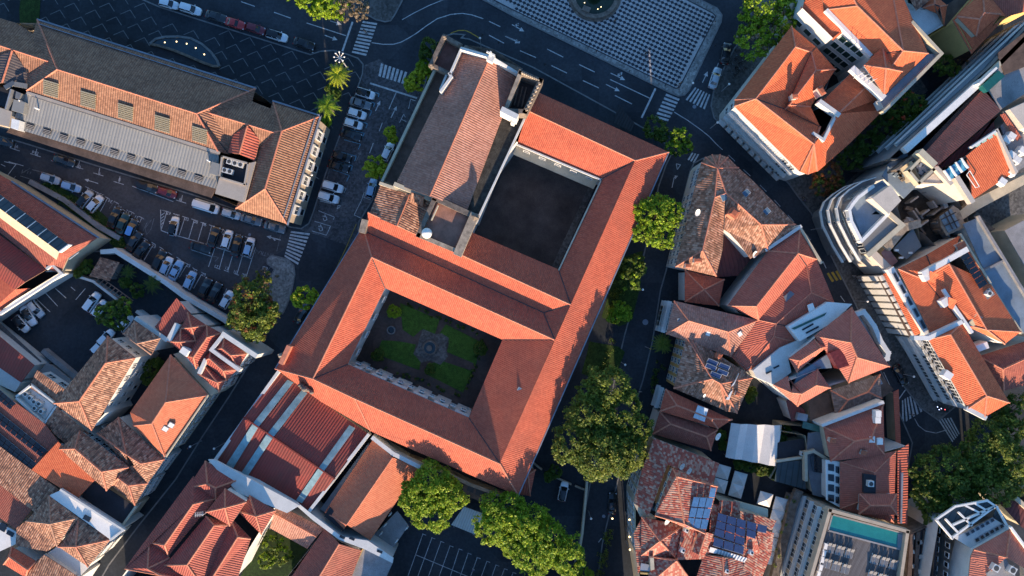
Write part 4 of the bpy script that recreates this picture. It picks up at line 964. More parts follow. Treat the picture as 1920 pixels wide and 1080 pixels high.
for k in range(5): an.bar((p.x-1.4+k*.35,p.y-.4+k*.05,13.8),(p.x-1.4+k*.35,p.y+.5+k*.05,13.8),.06,.06)
an.bar((p.x-1.5,p.y,13.8),(p.x+.2,p.y+.1,13.8),.07,.07); build(an,'aerial','awning_white',t)
t=B('cloister_house','pink tiled gallery roof round a dark overgrown garden, bottom centre',"520,948 608,991 590,1007 575,1028 506,990",6,'white_wall','building')
roof(t,"506,990,5.8 519,946,6.5 609,991,6.5 576,1029,5.8 514,962,7.4 594,1006,7.4","0145 1254 3524".replace('3524','').replace('0145','0453'),'tile_oldpink')
t=B('townhouse','red and pink gabled wing between the overgrown garden and the grey slab roof',"608,990 636,1012 678,1030 650,1100 520,1100",7); roof(t,"609,990,7.2 636,1020,9 678,1032,7.2 645,1120,7.2 575,1120,9 520,1120,7.2","0145 1234",'tile_redold')
t=B('flat_block','grey slab roof with mossy panels at the bottom edge',"682,1029 736,1054 715,1100 646,1100",6.5,'white_wall','building'); flat(t,"682,1028 737,1054 716,1100 645,1100",6.6,'concrete_roof'); strip(t,"680,1030 648,1100",7,.2,.3,'yellow_wall')
t=B('white_range','long bent white wall building with small dark openings, bottom centre',"535,930 560,944 577,958 640,1006 690,1014 738,1046 736,1056 684,1030 636,1012 586,975",8.2,'white_wall','building'); flat(t,"535,930 560,944 577,958 640,1006 690,1014 738,1046 736,1056 684,1030 636,1012 586,975",8.4,'white_wall')
mb=MB(); 
for x,y in ((642,1007),(660,1010),(712,1034)): p=P(x,y,8.4); mb.box((p.x,p.y,8.4),1.1,.5,.06,-.4)
build(mb,'opening','glass',t)
t=B('orange_barn','orange gabled house with white back gable between the red hall and the yard tree',"700,825 786,876 694,1012 642,996 610,960",6.5,'white_wall','house')
roof(t,"700,823,6.7 736,858,8.6 787,877,6.7 694,1013,6.7 650,984,8.4 609,960,6.7 643,996,6.7","0145 1234 546",'tile_orange2',capr=.12); strip(t,"700,822 737,851 787,876",8.6,.8,2.3)
flat(t,"618,950 650,984 643,997 608,968",7.2,'felt_dark'); 
flat(t,"745,958 766,985 733,1034 692,1012",3.2,'concrete_roof',name='terrace_roof')
mb=MB()
for a in ((733,962),(724,982),(716,998),(707,1012),(764,988),(745,1012)): p=P(*a,3.5); mb.box((p.x,p.y,3.2),.25,.25,1.2); mb.box((p.x,p.y,4.3),1,.12,.12,.8)
build(mb,'post','awning_white',t)
flat(t,"690,832 700,838 612,962 600,955",4.5,'blue_roof',4.4,'side_passage')
wall('old stone wall along the foot of the convent, lower side',"703,826 760,858 830,884 880,908 962,938",3.0,.7,'old_plaster')
t=B('canopy_shed','pale ribbed canopy between the two big bright trees',"872,952 900,962 884,1000 848,985",3,None,'canopy'); slab(t,"870,950,3.2 912,965,3.2 890,1002,2.9 846,984,2.9",'corr_white',name='roof'); 
mb=MB()
for x,y in ((852,984),(888,998)): p=P(x,y,1.5); mb.tube((p.x,p.y,.1),(p.x,p.y,2.8),.08)
build(mb,'post','steel',t)
sheet('bottom_yard',"735,1010 770,960 850,940 960,950 1080,1060 1064,1140 690,1140",.126,'asphalt')
sheet('garden_court',"500,990 578,1028 540,1080 470,1110 440,1100",.13,'hedge_green')
# courts of the convent
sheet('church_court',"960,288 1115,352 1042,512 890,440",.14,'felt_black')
strip_=None
sheet('court_strip',"1103,352 1114,354 1044,508 1033,503",.15,'pave_mid')
sheet('cloister_court',"715,535 950,635 885,795 640,690",.128,'pave_brown')
for s in ("744,568 818,598 812,610 815,625 800,632 790,622 760,608","832,605 905,637 885,685 842,660 836,640 826,628","724,638 790,640 782,655 786,668 778,693 710,668 705,655","830,680 880,705 878,735 830,715 790,700 800,685" ):
    pass
lawn('cloister_lawn',"750,568 824,600 813,634 790,618 775,632 755,618",.2,'lawn'); lawn('cloister_lawn',"836,608 899,640 893,683 838,660 842,642 822,628",.2,'lawn')
lawn('cloister_lawn',"716,638 748,640 780,646 775,664 790,672 786,694 706,664",.2,'lawn'); lawn('cloister_lawn',"826,676 886,696 868,736 796,700 806,682",.2,'lawn')
t=thing('cloister_fountain','round stone fountain in the middle of the cloister lawns','fountain',806,652)
c=P(806,652,0.3); mb=MB(); ring(mb,c,1.55,1.2,.1,.7); build(mb,'basin','stone_wall',t); mb=MB(); disc(mb,c,1.25,.55,20); build(mb,'water','pond_water',t); mb=MB(); mb.tube((c.x,c.y,.4),(c.x,c.y,1.4),.25,.15); mb.tube((c.x,c.y,1.35),(c.x,c.y,1.5),.5,.6,14); build(mb,'bowl','stone_wall',t)
sheet('fountain_paving',"793,617 817,627 828,625 842,634 836,655 840,668 826,684 806,676 790,680 775,663 783,650 786,636",.21,'pave_mid')
t=thing('well','round dark well in the upper left corner of the cloister','well',733.5,619); c=P(733.5,619,.5); mb=MB(); ring(mb,c,.9,.68,.1,.8,20); build(mb,'wellhead','kerb_stone',t); mb=MB(); disc(mb,c,.7,.25,16); build(mb,'shaft','glass',t)
# ================= MIDDLE RIGHT BLOCK
Q_='tile_brown2'
t=B('corner_house','large mottled brown house with rounded north end, lit inner slopes and brick chimney',"1315,305 1322,295 1335,290 1350,290 1365,295 1385,315 1410,337 1440,368 1492,421 1440,470 1407,485 1357,430 1355,467 1343,518 1266,500 1303,350",9.8)
roof(t,"1315,305,10 1322,295,10 1335,290,10 1350,290,10 1365,295,10 1385,315,10 1410,337,10 1440,368,10 1492,421,10 1440,470,10 1407,485,10 1375,442,10.6 1357,430,10.8 1355,467,10.4 1343,518,10 1266,500,10 1303,350,10 1345,315,12.3 1361,362,12.6 1427,421,12.4 1340,370,12.4 1317,470,12.2","0hklfg 01h 12h 23h 34h 45h 5678jih 89j ij9abc hik kicdel lef",Q_)
wins(t,(1303,350),(1266,500),9.8,[6.8,3.8,.8],9,1.0,1.7,'std'); wins(t,(1315,305),(1303,350),9.8,[6.8,3.8],3,1.0,1.7,'std')
chimney(t,1377,399,12.5,1.6,1.6,1.2,35,'ridge_tile'); roofwin(t,1357,370,12.4,1.1,1.4,-30,.3,'skylight_glass'); roofwin(t,1399,362,11.6,1.1,1.4,45,.35); roofwin(t,1437,397,11.4,1.1,1.4,45,.35)
chimney(t,1309,488,11.6,1.4,.8,.9,0,'stucco'); chimney(t,1290,498,10.8,.9,.8,.8,0,'stucco')
t=B('courtyard_roof','dark maroon sheet roof filling the inner court',"1358,432 1408,486 1385,517 1345,520 1356,467",5.5,None,'roof'); slab(t,"1358,432,6.4 1408,486,6 1383,517,5.6 1343,520,5.8 1356,467,6.2",'metal_darkred',name='sheet')
t=hipb('townhouse','low red hipped roof with crossing ridges below the rounded house',"1284,506 1358,524 1348,574 1284,566",6.8,8,'tile_red',"1320,543")
t=B('townhouse','house with purple-brown slope above and pale pink sunlit slope, white street balconies',"1264,565 1421,600 1370,668 1250,626",9); roof(t,"1264,564,9.2 1422,600,9.2 1370,669,9.2 1249,626,9.2 1291,601,11 1365,622,11","0154 125 2345 304",'tile_oldpink')
wins(t,(1264,565),(1250,626),9,[6,3.2,.6],5,1.0,1.6,'balc'); roofwin(t,1275,600,10,1,.8,-10,.3); roofwin(t,1335,603,10.2,.8,1,14,-.3); roofwin(t,1328,624,10.3,.9,1.2,15,.3,'awning_white'); roofwin(t,1387,626,10,.9,1,-35,.3,'awning_white')
t=B('townhouse','yellow walled house with mottled brown hipped roof carrying five small solar panels',"1287,632 1294,634 1370,670 1411,708 1382,774 1264,728",9,'yellow_wall'); roof(t,"1287,631,9.2 1295,633,9.2 1396,696,9.2 1411,708,9.2 1382,775,9.2 1362,771,9.2 1263,728,9.2 1335,710,11.4 1351,719,11.4","017 1287 7856 067 8234 5 845".replace(' 5 ',' ').replace('8234','823 834'),Q_)
wins(t,(1287,632),(1264,728),9,[6,3.2,.6],5,1.0,1.6,'std')
for i,(x,y) in enumerate(((1336,679),(1333,688),(1342,703),(1358,687),(1355,698))):
    a=thing('rooftop_collector','%s of the five small blue solar panels on the mottled roof'%('topmost','left middle','lowest','upper right','lower right')[i] if 0 else ('topmost','left middle','lowest','upper right','lower right')[i]+' one of the five small blue solar panels on the mottled roof','solar collector',x,y,10.8,group='small solar panels on the yellow house'); roofwin(a,x,y,11.3,2.1,.9,22,.25,'solar_blue','panel'); 
chimney(t,1349,668,10.6,.9,1.1,.6,20,'ridge_tile'); chimney(t,1383,739,10.2,.8,.8,.8,20,'stucco')
flat(t,"1380,712 1386,700 1376,722 1371,725",10.9,'awning_white',.5,'roof_light'); flat(t,"1370,735 1374,732 1367,750 1361,749",10.6,'awning_white',.5,'roof_light')
t=B('townhouse','plain red hipped roof house with a ribbed glass roof light, by the street trees',"1249,730 1372,787 1345,804 1237,771",8.4); roof(t,"1248,729,8.6 1373,787,8.6 1346,804,8.6 1237,771,8.6 1269,760,10 1333,785,10","0154 125 2345 304",'tile_red'); wins(t,(1249,730),(1237,771),8.4,[5.4,2.4],3,1,1.6,'balc')
slab(t,"1309,760,10.5 1328,767,10.5 1321,791,9.8 1300,783,9.8",'roof_light_pale',.3,'roof_light')
t=B('townhouse','shaded red hipped roof just above the check tiled hotel',"1237,772 1345,806 1333,845 1224,814",7.6); roof(t,"1237,772,7.8 1345,806,7.8 1333,845,7.8 1224,814,7.8 1257,795,9.2 1325,819,9.2","0154 125 2345 304",'tile_redold')
# big orange winged house
t=B('winged_house','large orange house with a long sunlit wing and broad shaded red roofs',"1440,470 1500,427 1531,486 1563,568 1478,612 1490,640 1400,696 1372,668 1421,600 1385,590 1364,573",8.8)
roof(t,"1500,427,9.6 1531,486,9.8 1512,498,9.9 1422,600,9.6 1496,475,12 1418,574,11.4 1440,470,9.6 1364,573,9.4","046 6457 124 24535 01 4 573".replace("24535","2345").replace(" 01 4"," 014").replace("2345","2354"),'tile_red2')
roof(t,"1531,486,9.6 1565,568,9.2 1478,612,8.8 1491,641,8.6 1400,697,8.4 1371,669,8.4 1422,600,9.4 1512,498,9.7 1521,549,10.3 1455,607,9.9 1451,631,9.7","0187 1298 7896 239a".replace("239a","23a9")+" 34a 45a 6 9a56".replace(" 6 "," "),'tile_red2',name='lower_roof',capr=.12)
flat(t,"1470,556 1482,545 1490,551 1474,566",9.9,'blue_grey',.4,'roof_well'); slab(t,"1514,572,10.6 1524,568,10.6 1530,584,10.3 1518,588,10.3",'awning_white',.2,'roof_hatch')
strip(t,"1438,468 1501,425",10.2,.6,9); strip(t,"1500,426 1540,492",10,.5,1.2,'cream_wall')
t=B('white_villa','tall white house with rose-red hipped roofs, blue tiled terrace and curved balconies',"1562,602 1597,577 1667,687 1590,717 1557,727 1495,760 1450,722 1532,690 1479,672 1527,630",11.5)
flat(t,"1552,566 1598,570 1562,604 1500,640 1479,614 1478,612",10.6,'awning_white',10.5,'terrace')
flat(t,"1412,695 1463,652 1511,632 1519,644 1478,673 1484,698 1451,722 1418,708",9.4,'white_wall',9.3,'terrace'); slab(t,"1484,616,10.75 1550,586,10.75 1546,592,10.75 1490,618,10.75",'green_glass',.1,'light_well')
for a_ in ("1506,618 1524,608","1513,624 1534,613","1452,690 1460,686","1438,700 1446,696"): strip(t,a_,10.8 if '6' in a_[:6] and a_[0:2]=='15' else 9.6,.3,.2,'glass','window_strip')
R2='tile_rose'
roof(t,"1597,576,11.8 1668,687,11.8 1591,718,11.8 1573,690,11.8 1527,630,11.8 1562,602,11.8 1595,642,14 1607,670,14","0176 127 2376 3".replace(' 3','').replace('2376','237').replace('237','237 3467')+" 4506",R2)
roof(t,"1479,672,11.4 1527,636,11.4 1553,648,11.4 1494,698,11.4 1500,676,12.6 1538,652,12.6","0154 125 2345 304",R2)
roof(t,"1450,721,11.4 1477,705,11.4 1486,722,11.4 1533,692,11.4 1557,727,11.4 1495,762,11.4 1484,736,12.8 1503,738,12.8 1530,722,12.8","016 1267 238 7 8345 7856 0675".replace(' 7 ',' ').replace('238','2387').replace('8345','834 845').replace('7856','785').replace('0675','0675'),R2)
flat(t,"1497,700 1552,664 1560,690 1530,692 1488,722",11.0,'blue_roof',.6,'terrace_floor')
mb=MB(); mb.prism(pxpoly("1556,662 1587,648 1602,682 1572,692",12.9),11,12.9); build(mb,'sunroom','glass_red',t)
flat(t,"1604,594 1612,592 1656,672 1648,676",9.2,'concrete_roof',.5,'balcony_floor'); strip(t,"1605,590 1620,585 1628,595 1640,612 1652,640 1666,662 1664,672 1652,678",10,.9,1.4,'white_wall','balcony_rail')
wins(t,(1527,630),(1479,672),11.4,[8,5],3,1.4,1.2); wins(t,(1450,722),(1495,760),11.4,[8.4,5.2],4,1.2,1.4)
t=B('old_house','low dull brown roof with a domed round hip beside the white villa',"1558,732 1650,703 1652,746 1568,780",6,'beige_wall'); roof(t,"1557,732,6.2 1650,702,6.2 1653,747,6.2 1567,781,6.2 1590,750,7.6 1628,735,7.6","0154 125 2345 304",'tile_grey'); flat(t,"1650,702 1676,730 1652,748",5,'terrace_brown',4.9,'terrace'); 
mb=MB(); p=P(1647,717,6); mb.box((p.x,p.y,5),1.4,1.2,1,.4); build(mb,'tank','blue_roof',t)
t=B('townhouse','cream walled house with red hipped roof and white roof tanks near the crossing',"1545,800 1655,758 1658,853 1558,864",8.6,'cream_wall'); roof(t,"1544,800,8.8 1656,757,8.8 1659,853,8.8 1557,865,8.8 1602,827,10.6 1634,822,10.6","0154 125 2345 304",'tile_red2'); strip(t,"1544,797 1655,755",9.4,.6,8)
for i,(x,y) in enumerate(((1647,776),(1646,788),(1650,828),(1635,824))):
    a=thing('roof_tank',('topmost','second','lowest','left')[i]+' of the white boxes along the right eave of the red roof','roof box',x,y,9.6,group='white roof boxes'); mb=MB(); p=P(x,y,10.4); mb.box((p.x,p.y,9.2),1.2,1.3,1.3,0,0,.9); build(mb,'casing','awning_white',a)
chimney(t,1620,849,9.4,1.1,.8,.7,15,'stucco'); chimney(t,1562,826,9.2,1.1,.8,.9,10,'stucco')
t=B('lane_roof','long narrow red tile coping beside the street, above the crossing',"1676,737 1684,732 1688,830 1680,833",4,'cream_wall','wall'); slab(t,"1675,735,4.6 1685,730,4 1689,832,4 1680,834,4.6",'tile_red2',name='coping'); t2=t
t=B('pool_annex','wide shaded red roof house with square air-conditioning well and small top roof',"1576,866 1703,832 1701,982 1685,980 1576,953",8.6); roof(t,"1575,866,8.8 1680,846,8.8 1676,980,8.8 1575,954,8.8 1640,886,10.4 1640,930,10.4","0154 125 2345 304".replace('0154 125 2345 304','014 1254 235 3045'),'tile_red2',capr=.1); slab(t,"1683,846,9 1704,832,8.4 1701,983,8.4 1683,981,9",'tile_redstripe',name='side_roof')
mb=MB(); mb.prism(pxpoly("1620,889 1643,891 1642,926 1620,924",10.6),9.4,10.6); build(mb,'equipment_well','felt_dark',t); ac(1629,905,10.65,'single unit in the square well of the red roof',2,w=1.1)
body(t,"1612,926 1680,926 1682,965 1611,963",10.8,z0=8,name='attic_wall'); roof(t,"1611,926,11 1681,926,11 1683,966,11 1610,964,11 1632,948,12 1669,948,12","0154 125 2345 304",'tile_red2')
strip(t,"1692,888 1690,980",9.4,.35,.6,'gutter_grey','gutter')
t=B('arcade_house','narrow white balconied house left of the wide shaded red roof',"1548,862 1575,866 1576,953 1549,937",8,'white_wall'); flat(t,"1548,862 1576,866 1577,953 1549,937",8.2,'awning_white'); 
mb=MB()
for i in range(4): mb.prism(pxpoly('%g,%g %g,%g %g,%g %g,%g'%(1553,870+i*19,1564,871+i*19,1564,884+i*19,1553,882+i*19),8.3),8,8.32); mb.prism(pxpoly('%g,%g %g,%g %g,%g %g,%g'%(1567,874+i*19,1573,875+i*19,1573,888+i*19,1567,886+i*19),8.3),8,8.32)
build(mb,'balcony_openings','glass',t)
# cream-walled yards north of the pool hotel
t=B('terrace_block','cream walled terrace yard with a curved end and grey slab',"1512,850 1530,846 1552,860 1556,936 1524,928 1514,880",5,'cream_wall'); flat(t,"1512,850 1530,846 1552,860 1556,936 1524,928 1514,880",5.2,'blue_grey'); strip(t,"1512,900 1511,850 1526,846 1556,864",6,.6,1.2,'cream_wall'); flat(t,"1519,856 1532,851 1546,862 1545,888 1524,884",5.6,'glass')
t=B('glass_house','dark glazed lean-to roof inside a cream wall by the hotel umbrellas',"1458,866 1510,858 1512,920 1440,900",4,'cream_wall','glasshouse'); slab(t,"1458,868,4.6 1509,862,4.6 1511,918,4 1452,902,4",'glass_roof',name='glazing'); strip(t,"1458,865 1511,857",5,.5,1,'cream_wall')
t=B('courtyard_house','flat dark terrace above the glazed lean-to, holding small cooling boxes',"1458,830 1508,822 1510,856 1458,864",4.2,'cream_wall'); flat(t,"1458,830 1508,822 1510,856 1458,864",4.4,'felt_dark'); ac(1502,849,4.5,'small unit on the flat terrace above the glazed lean-to',10,w=.8)
t=B('green_glazed_annex','cream building with a row of green glazed roof panels under the red hipped house',"1462,792 1545,800 1556,862 1512,850 1508,820 1462,812",5,'cream_wall'); slab(t,"1506,790,5.6 1543,800,5.6 1541,812,5.2 1504,802,5.2",'green_glass',name='glazing'); flat(t,"1515,812 1545,808 1556,862 1530,846 1513,846",5.2,'blue_grey')
t=B('garden_room','small white edged maroon roof with a white tank below the villa',"1470,752 1482,745 1512,770 1516,787 1486,792",5.2); slab(t,"1474,752,5.5 1482,746,5.5 1510,770,5.5 1510,786,5.3 1484,790,5.3",'metal_darkred',name='roof'); mb=MB(); p=P(1504,782,6.2); mb.box((p.x,p.y,5.4),2,1.4,1,-.2); build(mb,'tank','blue_roof',t)
t=B('flat_house','dark flat roof yard behind the old domed hip',"1515,745 1555,735 1566,780 1520,792",5,'cream_wall'); flat(t,"1515,745 1555,735 1566,780 1520,792",5.2,'terrace_brown')
# marquee
t=thing('marquee','white ridged marquee roof beside the umbrellas','marquee',1412,828); 
for i,s in enumerate(("1371,793,4.4 1402,795,4.4 1391,862,4 1360,857,4","1402,795,4.4 1434,796,4.4 1423,868,4 1391,862,4","1434,796,4.4 1466,797,4.4 1455,874,4 1423,868,4")):
    V=pxpoly(s); m1=(V[0]+V[1])/2+Vector((0,0,.7)); m2=(V[2]+V[3])/2+Vector((0,0,.7)); mb=MB(); mb.add([V[0],m1,m2,V[3],V[1],V[2]],[(0,3,2,1),(1,2,5,4)]); build(mb,'canvas','awning_white',t)
mb=MB()
for x,y in ((1371,795),(1464,799),(1362,855),(1453,872)): p=P(x,y,2); mb.tube((p.x,p.y,.1),(p.x,p.y,4),.07)
build(mb,'pole','steel',t)
# parasols
def parasol(x,y,label,a=16,s=2.7):
    t=thing('parasol',label,'parasol',x,y,group='square white parasols'); p=P(x,y,2.7); a=math.radians(-a); mb=MB(); q=[]
    for dx,dy in ((-.5,-.5),(.5,-.5),(.5,.5),(-.5,.5)): X,Y=dx*s,dy*s; q.append((p.x+X*math.cos(a)-Y*math.sin(a),p.y+X*math.sin(a)+Y*math.cos(a),2.3))
    mb.add(q+[(p.x,p.y,2.95)]+[(v[0],v[1],2.12) for v in q],[(0,1,4),(1,2,4),(2,3,4),(3,0,4),(0,5,6,1),(1,6,7,2),(2,7,8,3),(3,8,5,0)]); build(mb,'canopy','awning_white',t); mb=MB(); mb.tube((p.x,p.y,.1),(p.x,p.y,2.95),.04); build(mb,'pole','steel',t)
for x,y,l in ((1357,886,'topmost left of four white parasols beside the check roof'),(1351,912,'lower left of four white parasols beside the check roof'),(1388,899,'topmost right of four white parasols beside the check roof'),(1382,921,'lower right of four white parasols beside the check roof'),(1436,937,'white parasol standing left of the long parasol column'),(1465,947,'topmost parasol of the long column by the hotel terrace'),(1459,971,'second parasol down the column by the hotel terrace'),(1456,996,'third parasol down the column by the hotel terrace'),(1450,1022,'fourth parasol down the column by the hotel terrace'),(1444,1047,'lowest parasol of the column by the hotel terrace')): parasol(x,y,l)
# ================= CHECK TILED HOTEL
CK='tile_check'
t=B('check_hotel','hotel with chequered red and cream tiled roofs, dormers and blue solar panels',"1226,822 1348,869 1339,925 1360,945 1455,980 1440,1060 1420,1140 1205,1140 1190,1040 1188,940 1205,880",10.5,'cream_wall','hotel')
roof(t,"1226,821,10.8 1349,869,10.8 1335,912,12.6 1252,871,12.6 1216,968,12.6 1188,941,10.8 1204,880,10.8","0123 03456",CK,cap=None)
roof(t,"1261,878,14.4 1346,912,14.4 1322,1000,14.4 1282,988,14.4 1228,966,14.4 1269,893,15.9 1283,982,15.4","015 1265 236 346 4065".replace('4065','4056'),CK,name='tower_roof')
body(t,"1261,878 1346,912 1322,1000 1282,988 1228,966",14.3,'cream_wall',z0=9.5,name='tower_wall')
wins(t,(1261,878),(1228,966),14.3,[12.2],4,.9,1.2,'std'); wins(t,(1261,878),(1346,912),14.3,[12.4],3,1.2,1.0,'plain')
wins(t,(1205,880),(1188,940),10.5,[7,4,1],3); wins(t,(1188,940),(1190,1040),10.5,[7,4,1],5)
flat(t,"1188,944 1214,958 1232,972 1215,975 1200,968",10.9,'cream_wall'); mb=MB(); mb.prism(pxpoly("1212,937 1227,937 1232,960 1208,952",11.4),10.6,11.4); build(mb,'plant_well','glass',t)
roof(t,"1203,969,12 1281,986,12 1268,1048,12 1202,1041,12 1237,1014,14","014 124 234 304",CK); roof(t,"1226,1044,12 1270,1048,12 1300,1095,12 1210,1100,12 1268,1051,13.8","014 124 234 304",CK)
roof(t,"1281,986,12.2 1300,990,12.2 1345,1008,12.2 1330,1045,12 1262,1060,12 1290,1040,12.6 1450,1095,12 1300,1110,12","01235 345 04 0547 5367".replace('04 ',''),CK,cap=None) if False else slab(t,"1280,986,12.6 1345,1008,12.9 1330,1048,12.2 1268,1050,12.2",CK,name='roof_slope')
roof(t,"1188,1000,11 1203,972,11.6 1203,1042,11.6 1225,1046,11.6 1215,1100,11.6 1196,1075,11","01235 345".replace('345',''),CK,cap=None)
roof(t,"1320,1040,12.2 1396,1050,12.2 1418,1100,12 1300,1100,12 1355,1044,13.6 1357,1098,13.6","0435 1425".replace('1425','1452').replace('0435','0453')+" 014",CK)
roof(t,"1338,955,13.4 1386,962,13.6 1454,975,13 1450,1000,12.4 1426,1030,11.6 1440,1100,10.8 1405,1100,12 1395,1046,12.6 1330,1044,12.6","01278 23478".replace('23478','234567')+" 27",CK,cap=None) if False else None
slab(t,"1335,944,12.6 1456,976,12.3 1428,1034,12.0 1396,1050,12.2 1326,1036,12.6",CK,name='roof_slope'); slab(t,"1424,990,12.5 1451,1000,12.3 1446,1040,11.6 1418,1110,11.0 1380,1100,12.4 1398,1048,12.4",CK,name='roof_slope')
roof(t,"1312,994,13.4 1338,1002,13.4 1320,1045,12.8 1298,1034,12.8 1324,998,14.2 1310,1040,13.8","0453 4125",CK,name='dormer_roof'); slab(t,"1400,1004,13.4 1418,1006,13.6 1426,1040,12.6 1398,1030,12.6",CK,name='dormer_roof')
slab(t,"1350,938,12.9 1388,942,12.9 1386,962,12.7 1346,957,12.7",CK,name='dormer_roof'); flat(t,"1376,938 1440,955 1440,970 1388,952",11.8,'cream_wall',.4)
mb=MB()
for x,y in ((1299,919),(1286,993),(1279,1031),(1407,1035),(1361,1069)):
    p=P(x,y,14 if y<930 else 13); z=p.z; mb=MB(); mb.box((p.x,p.y,z-.2),.9,.9,.9,-.4,0,.75); mb.box((p.x+.1,p.y+.05,z+.7),.35,.35,.12,-.4,1); build(mb,'ventilator',['awning_white','glass'],t)
slab(t,"1332,1026,13 1344,1029,13 1341,1038,12.9 1329,1035,12.9",'awning_white',.2,'hatch')
mb=MB(); V=pxpoly("1344,1029,12.95 1400,1046,12.95 1394,1054,12.8 1342,1037,12.8"); mb.add(V,[(3,2,1,0)],0)
for k in range(11): a=V[0].lerp(V[1],k/10)+Vector((0,0,.02)); b=V[3].lerp(V[2],k/10)+Vector((0,0,.02)); mb.bar(a,b,.22,.1,1)
build(mb,'glazed_strip',['roof_light_pale','awning_white'],t)
mb=MB(); mb.prism(pxpoly("1219,1046 1226,1046 1227,1068 1220,1070",13),11,13); build(mb,'parapet','cream_wall',t); flat(t,"1202,1056 1224,1060 1224,1072 1200,1070",11.9,'steel',.3); strip(t,"1202,1075 1228,1077",12,.3,.5,'yellow_wall')
def dish(x,y,z,label,r=.7):
    t=thing('satellite_dish',label,'satellite dish',x,y,z,group='satellite dishes'); p=P(x,y,z); mb=MB(); vs=[];n=16
    ax=Vector((.5,-.3,.7)).normalized(); X=ax.orthogonal().normalized(); Y=ax.cross(X)
    for k,(rr,h) in enumerate(((0,0),(.5,.06),(1,.2))):
        for i in range(n): a=2*math.pi*i/n; vs.append(p+Vector((0,0,.5))+X*rr*r*math.cos(a)+Y*rr*r*math.sin(a)+ax*h*r)
    mb.add(vs,[(j*n+i,j*n+(i+1)%n,(j+1)*n+(i+1)%n,(j+1)*n+i) for j in range(2) for i in range(n)]); build(mb,'reflector','awning_white',t); mb=MB(); mb.tube(p,p+Vector((0,0,.5)),.05); mb.tube(p+Vector((0,0,.5)),p+Vector((0,0,.5))+ax*.7*r,.025); build(mb,'mast','steel',t)
dish(1277,873,12.4,'left of the two dishes behind the raised chequered roof'); dish(1290,882,12.4,'right of the two dishes behind the raised chequered roof'); dish(1249,976,13,'dish standing between the chequered pyramid roofs'); dish(1306,399,11.4,'dish on the left slope of the rounded brown house'); dish(1319,741,11,'dish above the ribbed roof light',.4); dish(1413,477,9.6,'dish at the lower eave of the rounded brown house'); dish(1344,817,9,'dish at the corner of the shaded red roof',.8)
panels("1300,931 1338,933 1325,993 1286,989",[15.8,15.4,14.6,15.0],3,3,'pale blue solar array standing tall on the chequered roof ridge','solar_light'); panels("1332,914 1343,915 1340,933 1328,932",[16,16,15.5,15.5],1,1,'single solar panel above the pale blue array','solar_light')
panels("1346,961 1399,976 1396,1024 1338,1003",[14.2,14.2,13.4,13.4],3,3,'large deep blue solar array on the chequered roof','solar_blue'); panels("1338,1007 1396,1025 1394,1040 1336,1023",[13.5,13.5,13.2,13.2],3,1,'lowest row of deep blue panels on the chequered roof','solar_blue'); panels("1400,976 1419,982 1417,1011 1399,1005",[14.2,14.2,13.7,13.7],1,2,'two deep blue panels right of the large array','solar_blue'); panels("1420,982 1439,987 1437,1000 1419,996",[14.2,14.2,13.9,13.9],1,1,'rightmost single deep blue solar panel','solar_blue')
# ================= POOL HOTEL
t=B('pool_hotel','cream hotel with rooftop swimming pool and dark timber sun deck',"1557,958 1703,998 1682,1140 1505,1140",14,'beige_wall','hotel')
flat(t,"1557,958 1703,998 1682,1140 1503,1140",13.0,'planks',.6,'sun_deck')
for s in ("1556,957 1703,997","1557,957 1504,1142","1702,998 1682,1142"): strip(t,s,14.2,.6,1.6,'beige_wall')
mb=MB(); mb.prism(pxpoly("1562,966 1693,1001 1690,1030 1554,994",13.25),13.02,13.2); build(mb,'pool','pool_water',t)
for s in ("1561,965 1694,1000","1694,1001 1691,1031","1690,1031 1553,995","1553,994 1561,965"): strip(t,s,13.34,.28,.34,'concrete_roof','pool_edge')
flat(t,"1684,1001 1694,1003 1690,1029 1683,1027",13.3,'blue_roof',.1,'pool_step'); 
wins(t,(1557,958),(1505,1140),14,[10.2,6.8,3.4,.4],7,1.6,1.8,'balc')
flat(t,"1485,930 1512,934 1520,945 1460,1140 1430,1140",3.2,'concrete_roof',3.1,'forecourt_roof'); strip(t,"1497,926 1487,950 1440,1140",3.9,1.6,1.2,'stone_wall','planter_wall')
def lounger(x,y,label,a):
    t=thing('sun_lounger',label,'sun lounger',x,y,13.0,group='sun loungers on the roof deck'); p=P(x,y,13); q=math.radians(-a)
    X=Vector((math.cos(q),math.sin(q),0)); Y=Vector((-math.sin(q),math.cos(q),0)); Z=Vector((0,0,1))
    def bx(mb,u,v,z,su,sv,sz,mi=0): c=p+X*u+Y*v; mb.box((c.x,c.y,13+z),su,sv,sz,q,mi)
    mb=MB(); bx(mb,0,-.35,.28,.62,1.25,.08); build(mb,'seat','sling_grey',t)
    mb=MB(); a_=p+Y*.28+Z*.32; b_=p+Y*.92+Z*.68; n=X*.31; mb.add([a_-n,a_+n,b_+n,b_-n,a_-n+Z*.05,a_+n+Z*.05,b_+n+Z*.05,b_-n+Z*.05],[(3,2,1,0),(4,5,6,7),(0,1,5,4),(1,2,6,5),(2,3,7,6),(3,0,4,7)]); build(mb,'backrest','sling_grey',t)
    mb=MB()
    for s in (-1,1): bx(mb,s*.33,0,.24,.06,1.9,.07)
    build(mb,'frame','awning_white',t)
    for u in (-.3,.3):
        for v in (-.85,.75): mb=MB(); bx(mb,u,v,0,.05,.05,.25); build(mb,'leg','awning_white',t)
k=0; rn='first second third fourth fifth sixth seventh eighth'.split()
